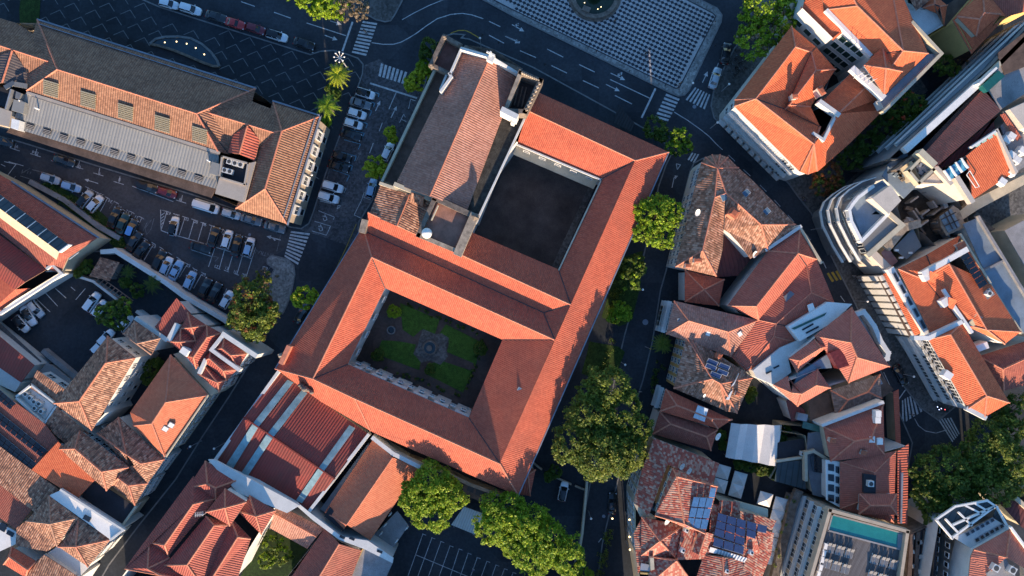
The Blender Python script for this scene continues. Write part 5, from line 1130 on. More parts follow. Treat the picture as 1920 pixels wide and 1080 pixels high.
for row,(rx,ry,n,nm,side) in enumerate(((1556,1026,3,'upper left','left'),(1549,1055,3,'lower left','left'),(1639,1047,3,'upper right','right'),(1633,1078,3,'lower right','right'))):
    for i in range(n):
        for j in (0,1):
            lounger(rx+i*17.5+j*7.2-3.5,ry+i*5+j*1.9-1,'%s lounger of the %s row on the hotel deck'%(rn[i*2+j],nm),15)
for i,(x,y) in enumerate(((1546,1023),(1543,1036),(1540,1048),(1537,1063),(1533,1075))):
    a=thing('deck_seat',rn[i]+' white seat down the left parapet of the hotel deck','seat',x,y,13,group='white seats on the deck edge'); p=P(x,y,13); mb=MB(); mb.box((p.x,p.y,13),.8,1.1,.4,-.27); build(mb,'cushion','awning_white',a); mb=MB(); mb.box((p.x-.4,p.y-.1,13.4),.15,1.1,.4,-.27); build(mb,'back','awning_white',a)
# ================= NORTH-EAST
t=B('corner_palace','large orange tiled building round a white courtyard, rounded street corner',"1378,187 1484,50 1530,88 1567,130 1540,195 1602,131 1627,160 1657,206 1592,270 1532,321 1515,326 1500,322 1377,200",11,'white_wall','building')
roof(t,"1378,187,11.2 1484,49,11.2 1530,88,11.2 1567,130,11.2 1520,200,11.2 1377,199,11.2 1500,322,11.2 1417,185,13.6 1491,88,13.6 1472,205,11.7 1521,98,11.8 1480,197,13 1530,132,13 1526,270,13.6 1538,238,11.6 1515,327,11.2 1532,321,11.2 1438,175,12.6",
 "0187 789a 9acb bc34 812a a23c 756d 07 5 05 7 7d e 97e".split()[0]+" 78a9 9acb bc34 812a a23c 756d 057 7de9 d6f dfg dge 9b4e",'tile_orange')
roof(t,"1540,191,11.6 1603,130,11.6 1627,160,13.4 1645,187,11.4 1657,206,11.2 1592,270,11.2 1534,321,11.2 1526,270,13.4 1572,213,13.4 1545,248,12.6","01283 ".replace('01283','0128')+" 2348 34598 5679".replace('34598','3458').replace('5679','568 6798'),'tile_orange')
strip(t,"1540,191 1572,214",13.7,.8,1.6); strip(t,"1526,250 1545,262 1570,212",13.2,.5,1,'white_wall')
wins(t,(1377,199),(1500,322),11,[7.6,4.4,1],10,1.1,1.8,'balc'); wins(t,(1378,187),(1377,200),11,[7.6,4.4],1)
chimney(t,1491,180,13.2,.9,.9,1,-10,'stucco'); chimney(t,1541,170,12.6,1,1.6,1.4,-30,'stucco')
t=B('white_block','tall white building with orange hipped roofs and three rows of black windows over its courtyard',"1501,16 1562,76 1579,61 1632,103 1657,177 1645,187 1657,208 1767,101 1640,-60 1520,-60",14,'white_wall','building')
t['label']='tall white block with orange hipped roofs and black courtyard windows, top right'
roof(t,"1550,18,14.2 1607,11,17.4 1693,95,17.4 1740,100,14.2 1657,180,14.2 1632,104,14.2 1560,-80,17.4 1660,-80,14.2 1510,-70,14.2 1640,168,14.4","0125 2349 2395".replace('2395','295')+" 1237 1276".replace('1237','237').replace(' 1276',' 1276')+" 0168",'tile_orange')
roof(t,"1501,15,13.4 1552,18,14.0 1579,62,14 1562,76,13.4 1530,-30,14","0123 014".replace('014','01 4').replace('01 4','014'),'tile_orange')
roof(t,"1620,122,15.6 1655,87,15.6 1692,134,15.6 1657,176,15.6 1661,128,17.6","014 124 234 304",'tile_orange'); body(t,"1620,122 1655,87 1692,134 1657,176",15.5,z0=13)
flat(t,"1740,101 1768,101 1756,112 1660,208 1645,188 1657,181",13.4,'blue_grey2',1,'terrace'); strip(t,"1712,42 1766,100 1659,208",14.6,.6,1.3,'cream_wall'); strip(t,"1602,130 1655,180",15,1.1,1,'awning_white'); 
strip(t,"1552,20 1632,102",14.6,.7,1,'awning_white'); mb=MB()
for i in range(4): p=P(1612+i*8,140+i*4,16.3); mb=MB(); mb.tube((p.x,p.y,14),(p.x,p.y,17.2),.05); mb.bar((p.x-.5,p.y,17),(p.x+.5,p.y+.2,17),.05,.05); build(mb,'aerial','awning_white',t)
wins(t,(1579,61),(1632,103),14,[10.8,7.6,4.4,1.2],4,1.25,2.0,'shutp'); wins(t,(1501,16),(1562,76),14,[8.6,3.2],3,1.5,1.6,'shutp')
sheet('inner_court',"1530,100 1600,130 1600,200 1530,240 1500,160",.16,'yard_dark')
t=B('white_house','white house with grey-framed windows and small orange hip roof at the top edge',"1690,0 1730,15 1775,10 1768,48 1735,68 1700,26",10,'white_wall'); roof(t,"1730,14,10.2 1752,-10,10.2 1776,10,10.2 1770,48,10.2 1757,25,10.2 1752,8,11.6 1762,12,11.6","0124 0 4 ".split()[0]+" 234" if False else "015 126 5 ".split()[0]+" 1265 236 3465 045",'tile_orange'); flat(t,"1690,0 1729,15 1757,26 1768,48 1735,68 1700,26",9.6,'white_wall',.3); wins(t,(1730,15),(1768,48),10,[6.8],2)
t=B('yellow_house','yellow house with stepped orange tile eaves, top right',"1790,38 1840,-20 1884,30 1822,98",12,'yellow_wall'); roof(t,"1786,37,11.6 1842,-24,11.6 1887,31,11.6 1822,101,11.6 1795,33,12.2 1842,-14,12.2 1875,29,12.2 1828,70,12.2","0145 1256 2367 3047",'tile_red2' if 0 else 'tile_orange',cap=None); body(t,"1795,33 1842,-14 1875,29 1828,70",13,'cream_wall',z0=11.6,d=.2,name='attic_wall'); roof(t,"1794,31,13.2 1842,-16,13.2 1876,27,13.2 1830,68,13.2 1837,36,14.8 1845,24,14.8","034 014 0".split()[0]+" 0154 125 2354".replace('2354','2345'),'tile_orange')
wins(t,(1790,38),(1822,98),11.5,[8,4.6,1.4],3,1.2,1.7,'std')
t=B('yellow_wing','lower yellow walled roof terrace with stored chairs beside the stepped eaves',"1775,10 1830,-30 1800,40 1786,50 1770,48",8,'yellow_wall'); flat(t,"1775,10 1830,-30 1800,40 1786,50 1770,48",8.1,'terrace_brown')
t=B('townhouse','red roof behind the yellow house in the far top corner',"1842,-24 1960,-30 1960,10 1890,30",10,'yellow_wall'); slab(t,"1842,-24,12 1960,-40,12 1960,12,10.5 1888,31,10.5",'tile_red2',name='roof')
t=B('brown_house','old brown roof at the top edge between the white block and the white house',"1692,-30 1740,-30 1748,-2 1720,18 1700,8",11); slab(t,"1690,-32,12 1742,-32,12 1748,-3,11 1718,20,11",'tile_brown',name='roof')
# ================= EAST STREET BUILDINGS
t=B('arcade_block','long white block with dark red roof and striped balconies facing the palm alley',"1960,8 1960,110 1877,206 1756,312 1725,292 1690,300 1660,300 1700,262 1860,118",15.5,'facade_grey','building')
slab(t,"1728,293,16.2 1843,167,16.2 1877,207,17.4 1757,312,17.4",'tile_red2',name='roof'); slab(t,"1718,290,15.2 1838,163,15.2 1848,168,16.0 1727,296,16.0",'felt_dark',name='roof_gutter')
strip(t,"1702,278 1832,160 1840,154",16.4,1.2,1.2,'awning_white'); strip(t,"1832,162 1960,34",16.2,.8,1,'cream_wall'); 
slab(t,"1840,150,16 1960,40,16 1960,150,15.6 1876,206,15.6",'concrete_roof',name='terrace_roof'); mb=MB(); mb.prism(pxpoly("1842,160 1873,132 1884,143 1852,172",17.4),16,17.4); build(mb,'awning','green_awning',t); strip(t,"1838,156 1868,128",17.8,.4,1.8,'awning_white'); flat(t,"1870,100 1960,30 1960,110 1884,140",16.2,'terrace_brown',.2,'terrace')
for zz in (12.5,9.3,6.1,2.9):
    a=P(1704,276,15.5); b=P(1960,36,15.5); mb=MB(); n=Vector((-(b-a).y,(b-a).x,0)).normalized()*.9; mb.bar((a.x+n.x,a.y+n.y,zz),(b.x+n.x,b.y+n.y,zz),1.5,.22); mb.bar((a.x+n.x*1.7,a.y+n.y*1.7,zz+.2),(b.x+n.x*1.7,b.y+n.y*1.7,zz+.2),.08,.9); build(mb,'balcony','window_frame',t)
wins(t,(1704,276),(1960,36),15.5,[12.9,9.7,6.5,3.3],16,1.3,2.1,'plain',d=.3)
t=B('curved_block','white curved corner building with wrapping balconies and blue-grey roof terrace',"1592,392 1596,378 1615,364 1637,348 1655,338 1692,376 1668,402 1694,422 1628,476 1616,452",16.5,'facade_grey','building')
flat(t,"1592,392 1596,378 1615,364 1637,348 1655,338 1682,366 1634,402 1668,402 1616,452",16.3,'blue_roof',.4,'terrace'); slab(t,"1616,452,16.6 1666,402,16.6 1682,424,16.6 1628,475,16.6",'metal_grey',.5,'grey_roof')
strip(t,"1637,350 1610,370 1600,382 1593,393 1597,415 1616,452 1665,402",17.4,.55,1.2,'awning_white'); strip(t,"1665,400 1636,372",17.6,.6,1.3,'awning_white')
mb=MB(); mb.prism(pxpoly("1635,372 1670,347 1690,376 1666,401",18.6),16,18.6); build(mb,'penthouse','cream_plain',t); strip(t,"1668,401 1692,422 1630,477",16.9,.9,.8,'cream_wall')
CB=[(1655,336),(1632,344),(1610,358),(1594,372),(1588,388),(1592,412),(1612,452),(1630,482)]
for zz,off in ((13.2,.7),(10.0,.8),(6.8,.8)):
    pts=[P(x,y,16.5) for x,y in CB]; mb=MB()
    for i,(a,b) in enumerate(zip(pts[:-1],pts[1:])):
        e=(b-a).normalized(); n=Vector((e.y,-e.x,0)); 
        if n.dot(-a)<0: n=-n
        A=a+n*off*.4; Bq=b+n*off*.4; d=e*.3
        mb.bar((A.x-d.x,A.y-d.y,zz+.003*i),(Bq.x+d.x,Bq.y+d.y,zz+.003*i),1.1,.2); A2=a+n*off; B2=b+n*off; mb.bar((A2.x-d.x,A2.y-d.y,zz+.25+.004*i),(B2.x+d.x,B2.y+d.y,zz+.25+.004*i),.14,.8,1)
    build(mb,'balcony',['facade_grey','awning_white'],t)
for a,b,n in (((1655,338),(1615,364),4),((1615,364),(1592,392),3),((1592,392),(1616,452),5),((1616,452),(1628,476),2)): wins(t,a,b,16.5,[13.6,10.4,7.2,4],n,1.3,2.0,'plain',d=.3)
t=B('stepped_tower','open topped square lift tower with pale rims',"1705,300 1733,290 1752,318 1726,342",18,'cream_wall','tower'); t['label']='square roof tower with a cluttered blue-grey well and pale rims'
flat(t,"1705,300 1733,290 1752,318 1726,342",17,'blue_grey',.5,'well_floor'); 
for s in ("1705,320 1735,290","1735,290 1751,318","1751,318 1724,343","1724,343 1705,320"): strip(t,s,18.4,.5,1.6,'cream_wall')
for i in range(9):
    p=P(1718+random.random()*22,306+random.random()*22,17.2); mb=MB(); mb.box((p.x,p.y,17),.5+random.random(),.4+random.random()*.6,.3+random.random()*.4,random.random()*3); build(mb,'roof_box',random.choice(['ac_white','steel','concrete_roof']),t)
strip(t,"1682,318 1722,288",17,.4,3,'stone_wall'); strip(t,"1730,287 1750,306",19,1.2,2,'cream_wall')
t=B('white_link','low pale roof between the curved block and the square tower',"1660,318 1700,285 1712,322 1722,345 1695,370 1660,335",13,'white_wall','building'); flat(t,"1655,330 1668,305 1700,285 1712,322 1722,345 1695,372",13.2,'blue_roof',.4); mb=MB()
for i in range(7): a=P(1672+i*5,318+i*3,13.6); mb=MB(); mb.box((a.x,a.y,13.2),.5,1.6,.5,.5+i); build(mb,'roof_clutter',['blue_roof','stone_wall'][i%2],t)
t=B('cream_block','cream block with a large sunlit wall, blue glazed roof and orange tiled terrace',"1757,315 1774,320 1812,290 1868,240 1904,322 1823,376 1782,342 1762,348 1723,345",16,'cream_plain','building')
flat(t,"1723,345 1757,315 1764,315 1786,342 1782,344",15.8,'cream_plain',.4); slab(t,"1812,292,17.2 1870,246,17.2 1904,321,16.4 1823,375,16.4",'tile_orange',name='roof'); strip(t,"1823,376 1797,335",17.4,.9,1.2,'cream_plain'); strip(t,"1870,244 1906,322",17.6,.5,1,'cream_plain'); strip(t,"1757,315 1783,343",17,.8,1,'cream_plain')
slab(t,"1772,320,17.6 1804,297,17.6 1818,314,17 1783,337,17",'blue_glass',.3,'glazed_roof'); 
for i in range(4): 
    x=1772+i*10.6; y=320-i*7.7; strip(t,'%g,%g %g,%g'%(x,y,x+12,y+17),17.8,.2,.5,'awning_white','glazing_bar')
for i in range(4): 
    x=1829+i*11.5; y=272-i*7.4; slab(t,'%g,%g,17.4 %g,%g,17.4 %g,%g,17 %g,%g,17'%(x,y,x+8,y-5,x+12,y+3,x+4,y+8),'green_pale',.3,'roof_light')
strip(t,"1824,275 1868,246",17.6,.4,1,'awning_white'); flat(t,"1768,315 1812,290 1866,240 1862,222 1876,212 1740,330",14.8,'metal_darkred',.3,'lower_roof')
mb=MB(); a,b=P(1818,320,17.6),P(1836,350,17.4); c_,d_2=P(1829,352,17.2),P(1812,328,17.4)
for u,v in ((a,b),(b,c_),(c_,d_2),(d_2,a)): mb.bar(u,v,.1,.1)
build(mb,'frame','awning_white',t)
t=B('balcony_block','pale flats at the right edge with tiled strips and white roof tanks',"1868,240 1960,160 1960,300 1904,322",15,'cream_plain','building'); flat(t,"1876,236 1960,160 1960,290 1906,322",15.4,'concrete_roof',.3); slab(t,"1876,215,16.4 1884,212,16.4 1916,258,16.2 1908,264,16.2",'tile_red2',name='tiled_strip'); mb=MB(); mb.prism(pxpoly("1893,205 1925,190 1945,250 1920,240",17.4),15.4,17.4); build(mb,'stair_head','cream_plain',t)
for i,(x,y) in enumerate(((1897,290),(1907,299),(1918,282),(1888,262),(1897,255),(1899,322),(1880,340))):
    a=thing('roof_tank',rn[i]+' pale tank on the flats at the right edge, counted downwards','roof box',x,y,15.6,group='white roof tanks'); p=P(x,y,16.4); mb=MB(); mb.box((p.x,p.y,15.4),1.6,1.3,1.2,-.6,0,.85); build(mb,'casing','awning_white',a)
t=B('ledge_wall','long pale parapet ledge running down to the dark yard, right edge',"1823,378 1960,310 1960,325 1830,395 1790,420 1783,410",8,'cream_plain','wall'); flat(t,"1823,376 1960,308 1960,325 1832,394 1790,422 1782,411",8.2,'cream_wall')
# derelict middle
t=B('derelict_block','roofless grey derelict building full of broken partition walls',"1695,345 1780,345 1815,400 1825,430 1760,470 1730,440 1690,425 1680,390",8,'grey_wall','ruin'); flat(t,"1695,345 1780,345 1815,400 1825,430 1760,470 1730,440 1690,425 1680,390",5,'ruin_dark',4)
rr=random.Random(5)
for i in range(20):
    x=1690+rr.random()*110; y=350+rr.random()*90; 
    if not inside((x,y),px2("1698,348 1778,348 1812,400 1822,428 1760,465 1730,438 1692,422")): continue
    an=rr.choice((-.62,.95)); L=6+rr.random()*18; strip(t,'%g,%g %g,%g'%(x,y,x+L*math.cos(an),y+L*math.sin(an)),6.5+rr.random()*1.6,.35,2,rr.choice(['grey_wall','stone_wall','concrete_roof']),'partition')
for i in range(6):
    x=1700+rr.random()*95; y=355+rr.random()*80; p=P(x,y,6.8); mb=MB(); mb.box((p.x,p.y,5.2),.6+rr.random()*1.2,.5+rr.random()*1.2,.4+rr.random(),rr.random()*3); build(mb,'rubble',rr.choice(['concrete_roof','stone_wall','grey_wall','ac_white']),t)
t=B('glazed_court','square brown walled court with blue glass roof',"1762,408 1787,386 1798,392 1812,425 1775,442 1765,425",9,'stone_wall','building'); flat(t,"1762,408 1787,386 1798,392 1812,425 1775,442 1765,425",9.1,'old_plaster'); slab(t,"1762,406,9.6 1784,391,9.6 1801,424,9.4 1778,436,9.4",'blue_pale',.2,'glazing')
mb=MB()
for s in ("1770,398 1786,430","1764,412 1792,398","1770,424 1798,412","1777,393 1794,427"): q=px2(s); mb=MB(); mb.bar(P(*q[0],9.7),P(*q[1],9.7),.22,.12); build(mb,'glazing_bar','gutter_dark',t)
t=B('grey_roof_house','weathered grey gabled roof with a pink lean-to beside the curved block',"1652,478 1696,425 1725,420 1730,460 1668,502",9,'cream_wall'); slab(t,"1675,466,9.2 1712,428,9.2 1728,462,9.6 1700,486,9.6",'metal_grey',name='roof'); slab(t,"1652,474,9.4 1664,462,9.4 1684,490,9 1668,502,9",'pink_roof',name='lean_to_roof'); strip(t,"1641,478 1666,503",9.8,1.4,9,'cream_plain'); strip(t,"1720,420 1696,427 1668,460",10.4,1.5,1,'old_plaster')
for x,y in ((1683,469),(1709,474),(1692,483)): p=P(x,y,10); mb=MB(); mb.box((p.x,p.y,9.3),.7,.4,.5); build(mb,'vent','awning_white',t)
# orange complex
t=B('orange_block','orange tiled house with black solar strip, small dormers and white side parapet',"1684,505 1802,440 1856,532 1914,622 1882,648 1803,606 1748,628",11.5,'white_wall')
roof(t,"1684,504,11.6 1737,478,11.6 1802,440,11.6 1856,530,11.6 1914,622,11.6 1884,645,11.6 1850,618,13.4 1779,494,13.4 1750,512,12.4 1735,525,12 1802,606,11.8 1746,628,11.6","0178 ".replace('0178 ','')+"0189 1278 2347 ".replace('2347','2376 346')+"4 ".replace('4 ','')+"456 089 ".replace('089 ','')+"876a9 09ab 56a",'tile_orange')
strip(t,"1734,512 1811,469",13.4,1.0,1.2,'awning_white'); strip(t,"1802,440 1857,530",12,.4,.6,'cream_wall')
panels("1799,481 1815,472 1852,532 1836,542",[13.2,13,12.6,12.9],1,7,'long strip of seven black solar panels on the orange roof','solar_black')
for i,(x,y) in enumerate(((1742,517),(1777,566))):
    p=P(x,y,13.6); mb=MB(); mb.box((p.x,p.y,12),1.5,1.8,1.3,-1.0); build(mb,'dormer','awning_white',t); slab(t,'%g,%g,14 %g,%g,14 %g,%g,13.3 %g,%g,13.2'%(x+2,y-9,x+18,y-3,x+10,y+14,x+2,y+10),'tile_orange',.15,'dormer_roof')
chimney(t,1803,461,12.2,1.7,1.2,.8,-25,'stucco'); roofwin(t,1828,601,12.9,1.4,2.4,30,.3,'fibre_panel'); roofwin(t,1826,675,11,1.4,2.2,30,.3,'fibre_panel')
strip(t,"1771,545 1790,575 1822,622",12.9,.6,1,'awning_white'); mb=MB(); mb.prism(pxpoly("1838,552 1856,540 1866,552 1846,566",12.4),11,12.35); build(mb,'roof_well','concrete_roof',t); ac(1850,550,12.4,'unit in the small well of the orange roof beside the solar strip',30,w=.9)
t=B('side_range','narrow orange strip roof and window band along the balconied street front',"1654,515 1684,505 1748,626 1720,632",10,'facade_grey'); slab(t,"1656,514,9.8 1668,509,10.4 1729,622,10.4 1716,630,9.8",'tile_orange',name='roof'); strip(t,"1673,508 1738,622",11.2,1.3,2,'awning_white'); 
for i in range(5): x=1680+i*12.5; y=520+i*22; roofwin(t,x,y,11.3,.7,1.9,-28,.02,'glass'); 
slab(t,"1682,512,10.3 1688,508,10.3 1750,622,10.3 1744,628,10.3",'stone_wall',name='gutter_walk'); slab(t,"1646,519,8.6 1656,514,8.6 1717,630,8.6 1706,632,8.6",'terrace_brown',.2,'ledge')
piers(t,(1654,515),(1720,632),10,9,1.1,.5,9.4); wins(t,(1654,515),(1720,632),10,[6.2,3.2],9,1.1,1.8,'plain')
t=B('blue_roof_block','flat pale blue roofed building behind the solar strip',"1806,418 1835,408 1960,620 1920,625 1856,532",10,'white_wall','building'); flat(t,"1806,420 1836,407 1960,612 1925,632 1858,535",10.1,'blue_roof'); strip(t,"1836,407 1960,612",10.8,.5,.9,'concrete_roof'); strip(t,"1847,507 1881,489",10.6,.4,.6,'concrete_roof'); strip(t,"1858,534 1916,624",10.7,.4,.7,'cream_wall')
t=B('grey_roof_hall','flat grey roofed building cut by the right edge, beyond the dark lane',"1884,430 1960,390 1960,560 1925,505",9,'cream_wall','building'); flat(t,"1884,432 1960,392 1960,565 1922,500",9.1,'concrete_roof')
t=thing('dark_yard_wall','black stone wall along the lane behind the blue roof','wall',1850,430); strip(t,"1832,405 1862,435 1850,440",4,1.2,4,'stone_wall','coping')
t=B('street_palace','white fronted house with long orange hipped roof and dark window rows on the street',"1742,636 1803,606 1892,755 1846,781 1815,766",12,'white_wall'); roof(t,"1741,636,12.2 1803,605,12.2 1893,755,12.2 1846,782,12.2 1814,766,12.2 1782,627,14 1850,742,14","0153 ".replace('0153 ','')+"015 1265 236 346 4065".replace('4065','4056'),'tile_orange')
strip(t,"1718,634 1742,634 1803,604",12.9,.8,1.4,'awning_white'); strip(t,"1816,767 1847,783",12.4,.8,.8,'white_wall','cornice'); wins(t,(1742,636),(1815,766),12,[8.8,5.6,2.4],9,1.3,2,'balc'); mb=MB(); p=P(1776,703,12.6); mb.box((p.x,p.y,11.6),1.6,1.4,1.4,-.6); build(mb,'dormer','awning_white',t)
flat(t,"1718,634 1742,636 1815,766 1800,762",7.6,'white_wall',7.5,'front_bay'); 
t=B('brown_hall','shaded brick-red roof reaching the right edge below the orange block',"1836,668 1960,630 1960,710 1883,733",8); roof(t,"1835,668,8.2 1960,628,8.2 1960,712,8.2 1882,733,8.2 1880,692,9.8 1960,655,9.8","0154 304 2345",'tile_redold')
t=thing('roof_vent','pale ventilator housing between the orange roofs','roof box',1842,651,11); mb=MB(); p=P(1842,651,11.5); mb.box((p.x,p.y,9),3,1.5,2.4,.35,0,.85); build(mb,'housing','awning_white',t)
# bottom right
t=B('glass_top_building','white building with a white-framed glass canopy over its angled north end',"1758,975 1800,955 1855,943 1880,960 1895,990 1850,1030 1800,1140 1730,1140",12,'white_wall','building')
slab(t,"1757,972,12.6 1790,952,12.8 1855,937,12.8 1868,948,12.8 1785,1006,12.8",'glass_roof',name='canopy_glass'); slab(t,"1868,948,12.8 1888,975,12.4 1884,990,12 1862,972,12",'glass_roof',name='canopy_glass')
for s in ("1757,974 1792,950 1852,939","1852,939 1870,951 1888,984","1775,975 1796,998","1799,962 1822,985","1787,1008 1866,950","1757,976 1786,1010","1812,949 1842,964","1830,945 1850,957","1789,984 1862,952"): strip(t,s,13.3,.35,.4,'awning_white','canopy_frame')
flat(t,"1788,1008 1863,972 1896,992 1827,1032",12.4,'white_wall',.5,'white_band'); 
for i in range(6): roofwin(t,1814+i*9.2,1001-i*5.2,12.5,.8,.75,-28,.02,'glass','window'); roofwin(t,1832+i*9.2,1012-i*5.2,12.5,.8,.75,-28,.02,'glass','window')
body(t,"1827,1032 1895,991 1960,1080 1960,1140 1800,1140",14,z0=8,name='upper_wall'); roof(t,"1826,1030,14.2 1894,992,14.2 1960,1090,14.2 1960,1150,14.2 1810,1150,14.2 1820,1044,14.2 1887,1045,16 1852,1078,15","0165 ".replace('0165 ','')+"016 12 6".split()[0]+" 126 0675 5743".replace('5743','574'),'tile_rose'); strip(t,"1897,990 1960,1075",14.8,.4,.8,'awning_white')
flat(t,"1850,1075 1885,1045 1915,1100 1860,1120",15.2,'concrete_roof',.8,'plant_deck'); ac(1862,1062,15.3,'left unit on the plant deck of the glass topped building',30,w=1.3); ac(1893,1066,15.3,'right unit on the plant deck of the glass topped building',30,w=1.3)
wins(t,(1800,1000),(1790,1140),12,[8.6,5.4,2.2],7,.9,1.1,'plain',d=-.3)
t=B('dark_flats','dark shaded flats of stacked concrete balconies beside the pool hotel',"1706,1000 1760,975 1750,1140 1695,1140",9,'stone_wall','building'); 
for i in range(4): flat(t,'%g,%g %g,%g %g,%g %g,%g'%(1707+i*12,1003-i*4,1714+i*12,1001-i*4,1706+i*12,1140,1697+i*12,1140),9.4-i*.4,'terrace_brown',.4,'balcony')
flat(t,"1706,1000 1760,975 1750,1140 1695,1140",8.4,'felt_dark')
for i in range(8):
    a=MB(); p=P(1712+(i%3)*14+rr.random()*4,1010+i*9,9.4); a.box((p.x,p.y,8.5),1.0,.7,.5,.2); build(a,'awning',rr.choice(['awning_white','stucco','grey_wall']),t)
t=B('corner_flats','maroon and cream flats cut by the bottom right corner',"1880,940 1960,915 1960,1010 1915,990",9,'cream_wall','building'); slab(t,"1872,940,9 1905,935,9 1960,985,9 1960,1020,9 1912,985,9",'metal_darkred',name='roof'); strip(t,"1908,936 1960,985",9.6,.8,.8,'cream_wall')
# ================= VEHICLES
CT={}
def car_proto(kind):
    if kind in CT: return CT[kind]
    L,W,Hh={'hatch':(4.05,1.76,1.5),'sedan':(4.55,1.8,1.45),'suv':(4.5,1.85,1.65),'van':(5.3,1.95,2.0),'coupe':(4.2,1.78,1.3)}[kind]
    parts=[]
    # stations along x: (x, halfwidth, z_top) of the lower body
    h=L/2
    if kind=='van': st=[(-h,.80,.95),(-h+.12,.93,1.15),(-h+.5,.96,1.18),(h-1.1,.96,1.12),(h-.35,.90,1.0),(h-.08,.78,.85),(h,.62,.7)]
    else: st=[(-h,.66,.72),(-h+.10,.80,.88),(-h+.45,.88,.97),(-.5,.885,.98),(h-1.25,.885,.96),(h-.55,.84,.86),(h-.16,.72,.74),(h,.55,.62)]
    st=[(x,w*W/1.8,z) for x,w,z in st]
    mb=MB(); ring=[]
    for x,w,z in st: 
        zb=.22
        ring.append([(x,-w*.92,zb),(x,-w,zb+.22),(x,-w*.985,z-.10),(x,-w*.86,z),(x,0,z+.03),(x,w*.86,z),(x,w*.985,z-.10),(x,w,zb+.22),(x,w*.92,zb)])
    vs=[v for r in ring for v in r]; n=9
    fs=[(i*n+j,i*n+(j+1)%n,(i+1)*n+(j+1)%n,(i+1)*n+j) for i in range(len(st)-1) for j in range(n)]
    fs+=[tuple(range(n))[::-1],tuple(range((len(st)-1)*n,len(st)*n))]
    mb.add(vs,[f[::-1] for f in fs]); parts.append(('body',mb,'P',True))
    # greenhouse: base rect, roof rect
    if kind=='van': b0,b1,r0,r1=-h+.06,h-.75,-h+.25,h-1.45
    elif kind=='hatch': b0,b1,r0,r1=-h+.12,h-1.0,-h+.55,h-1.75
    elif kind=='suv': b0,b1,r0,r1=-h+.12,h-1.15,-h+.45,h-1.85
    elif kind=='coupe': b0,b1,r0,r1=-h+.55,h-1.35,-h+1.2,h-2.05
    else: b0,b1,r0,r1=-h+.65,h-1.25,-h+1.25,h-2.0
    wb,wr=W/2*.86,W/2*.70; zb=.93 if kind!='van' else 1.12
    g=MB(); V=[(b0,-wb,zb),(b1,-wb*.97,zb-.03),(b1,wb*.97,zb-.03),(b0,wb,zb),(r0,-wr,Hh-.05),(r1,-wr,Hh-.06),(r1,wr,Hh-.06),(r0,wr,Hh-.05),((b1+.12),0,zb-.03),(r1+.1,0,Hh-.04),(b0-.05,0,zb),(r0-.08,0,Hh-.04)]
    g.add(V,[(0,1,5,4),(1,8,9,5),(8,2,6,9),(2,3,7,6),(3,10,11,7),(10,0,4,11)]); parts.append(('windows',g,'car_glass',False))
    r=MB(); q=.06; rr=[(r0-.08+q,-wr,Hh-.05),(r1-.02,-wr,Hh-.06),(r1+.08,0,Hh-.02),(r1-.02,wr,Hh-.06),(r0-.08+q,wr,Hh-.05),(r0-.12,0,Hh-.03)]
    c=((r0+r1)/2,0,Hh+.03); r.add([c]+rr+[(a[0],a[1],a[2]-.05) for a in rr],[(0,i+1,(i+1)%6+1) for i in range(6)]+[(i+1,i+7,(i+1)%6+7,(i+1)%6+1) for i in range(6)]); parts.append(('roof',r,'P',False))
    # pillars
    pl=MB()
    for s in (-1,1):
        pl.bar((b1-.02,s*wb*.95,zb-.02),(r1,s*wr,Hh-.07),.07,.05); pl.bar((b0+.03,s*wb*.97,zb),(r0,s*wr,Hh-.07),.12,.05); m=(b0+b1)/2; pl.bar((m,s*(wb+.005),zb),((r0+r1)/2,s*(wr+.01),Hh-.07),.06,.05)
    parts.append(('pillars',pl,'P',False))
    for x in (-h+.82,h-.85):
        for s in (-1,1): 
            w=MB(); w.tube((x,s*(W/2-.24),.33),(x,s*(W/2-.01),.33),.33,.33,14); w.tube((x,s*(W/2-.02),.33),(x,s*(W/2+.005),.33),.2,.2,10,1); parts.append(('wheel',w,['tyre','wheel_rim'],False))
    for s in (-1,1):
        w=MB(); w.box((h-.26,s*W*.33,.60),.26,.34,.16,-s*.35); parts.append(('headlight',w,'headlight_glass',False))
        w=MB(); w.box((-h+.10,s*W*.36,.72),.16,.24,.2); parts.append(('tail_light',w,'tail_lens',False))
        w=MB(); w.box((b1-.28,s*(W/2+.06),zb-.02),.16,.2,.13); parts.append(('mirror',w,'P',False))
    w=MB(); w.bar((-h-.01,-.26,.5),(-h-.01,.26,.5),.02,.12); parts.append(('number_plate',w,'awning_white',False))
    out=[]
    for nm,m,mat,sm in parts:
        me=bpy.data.meshes.new(nm); me.from_pydata([tuple(v) for v in m.v],[],m.f)
        for k in (mat if isinstance(mat,list) else [mat]): me.materials.append(MATS['paint_car_white' if k=='P' else k])
        me.polygons.foreach_set('material_index',m.m); me.polygons.foreach_set('use_smooth',[sm]*len(m.f)); me.update()
        out.append((nm,me,mat))
    CT[kind]=out; return out
def car(x,y,ang,kind,col,label,group='parked cars',roofcol=None):
    cat={'van':'van','suv':'car'}.get(kind,'car'); t=thing('parked_'+cat,label,cat,x,y,.02 if not 0 else 0,group=group,rot=math.radians(-ang))
    t.location=P(x,y,.75); t.location.z=GZ(x,y)
    for nm,me,mat in car_proto(kind):
        o=bpy.data.objects.new(nm,me); COL.objects.link(o); o.parent=t
        if mat=='P':
            o.material_slots[0].link='OBJECT'; c=roofcol if (roofcol and nm=='roof') else col; o.material_slots[0].material=MATS['paint_car_'+c]
def GZ(x,y): 
    if x<260 and y>500: return .13
    if 735<x<1100 and y>900: return .13
    if 1040<x<1075 and y<960: return .13
    return .012
ORD='first second third fourth fifth sixth seventh eighth ninth tenth'.split()
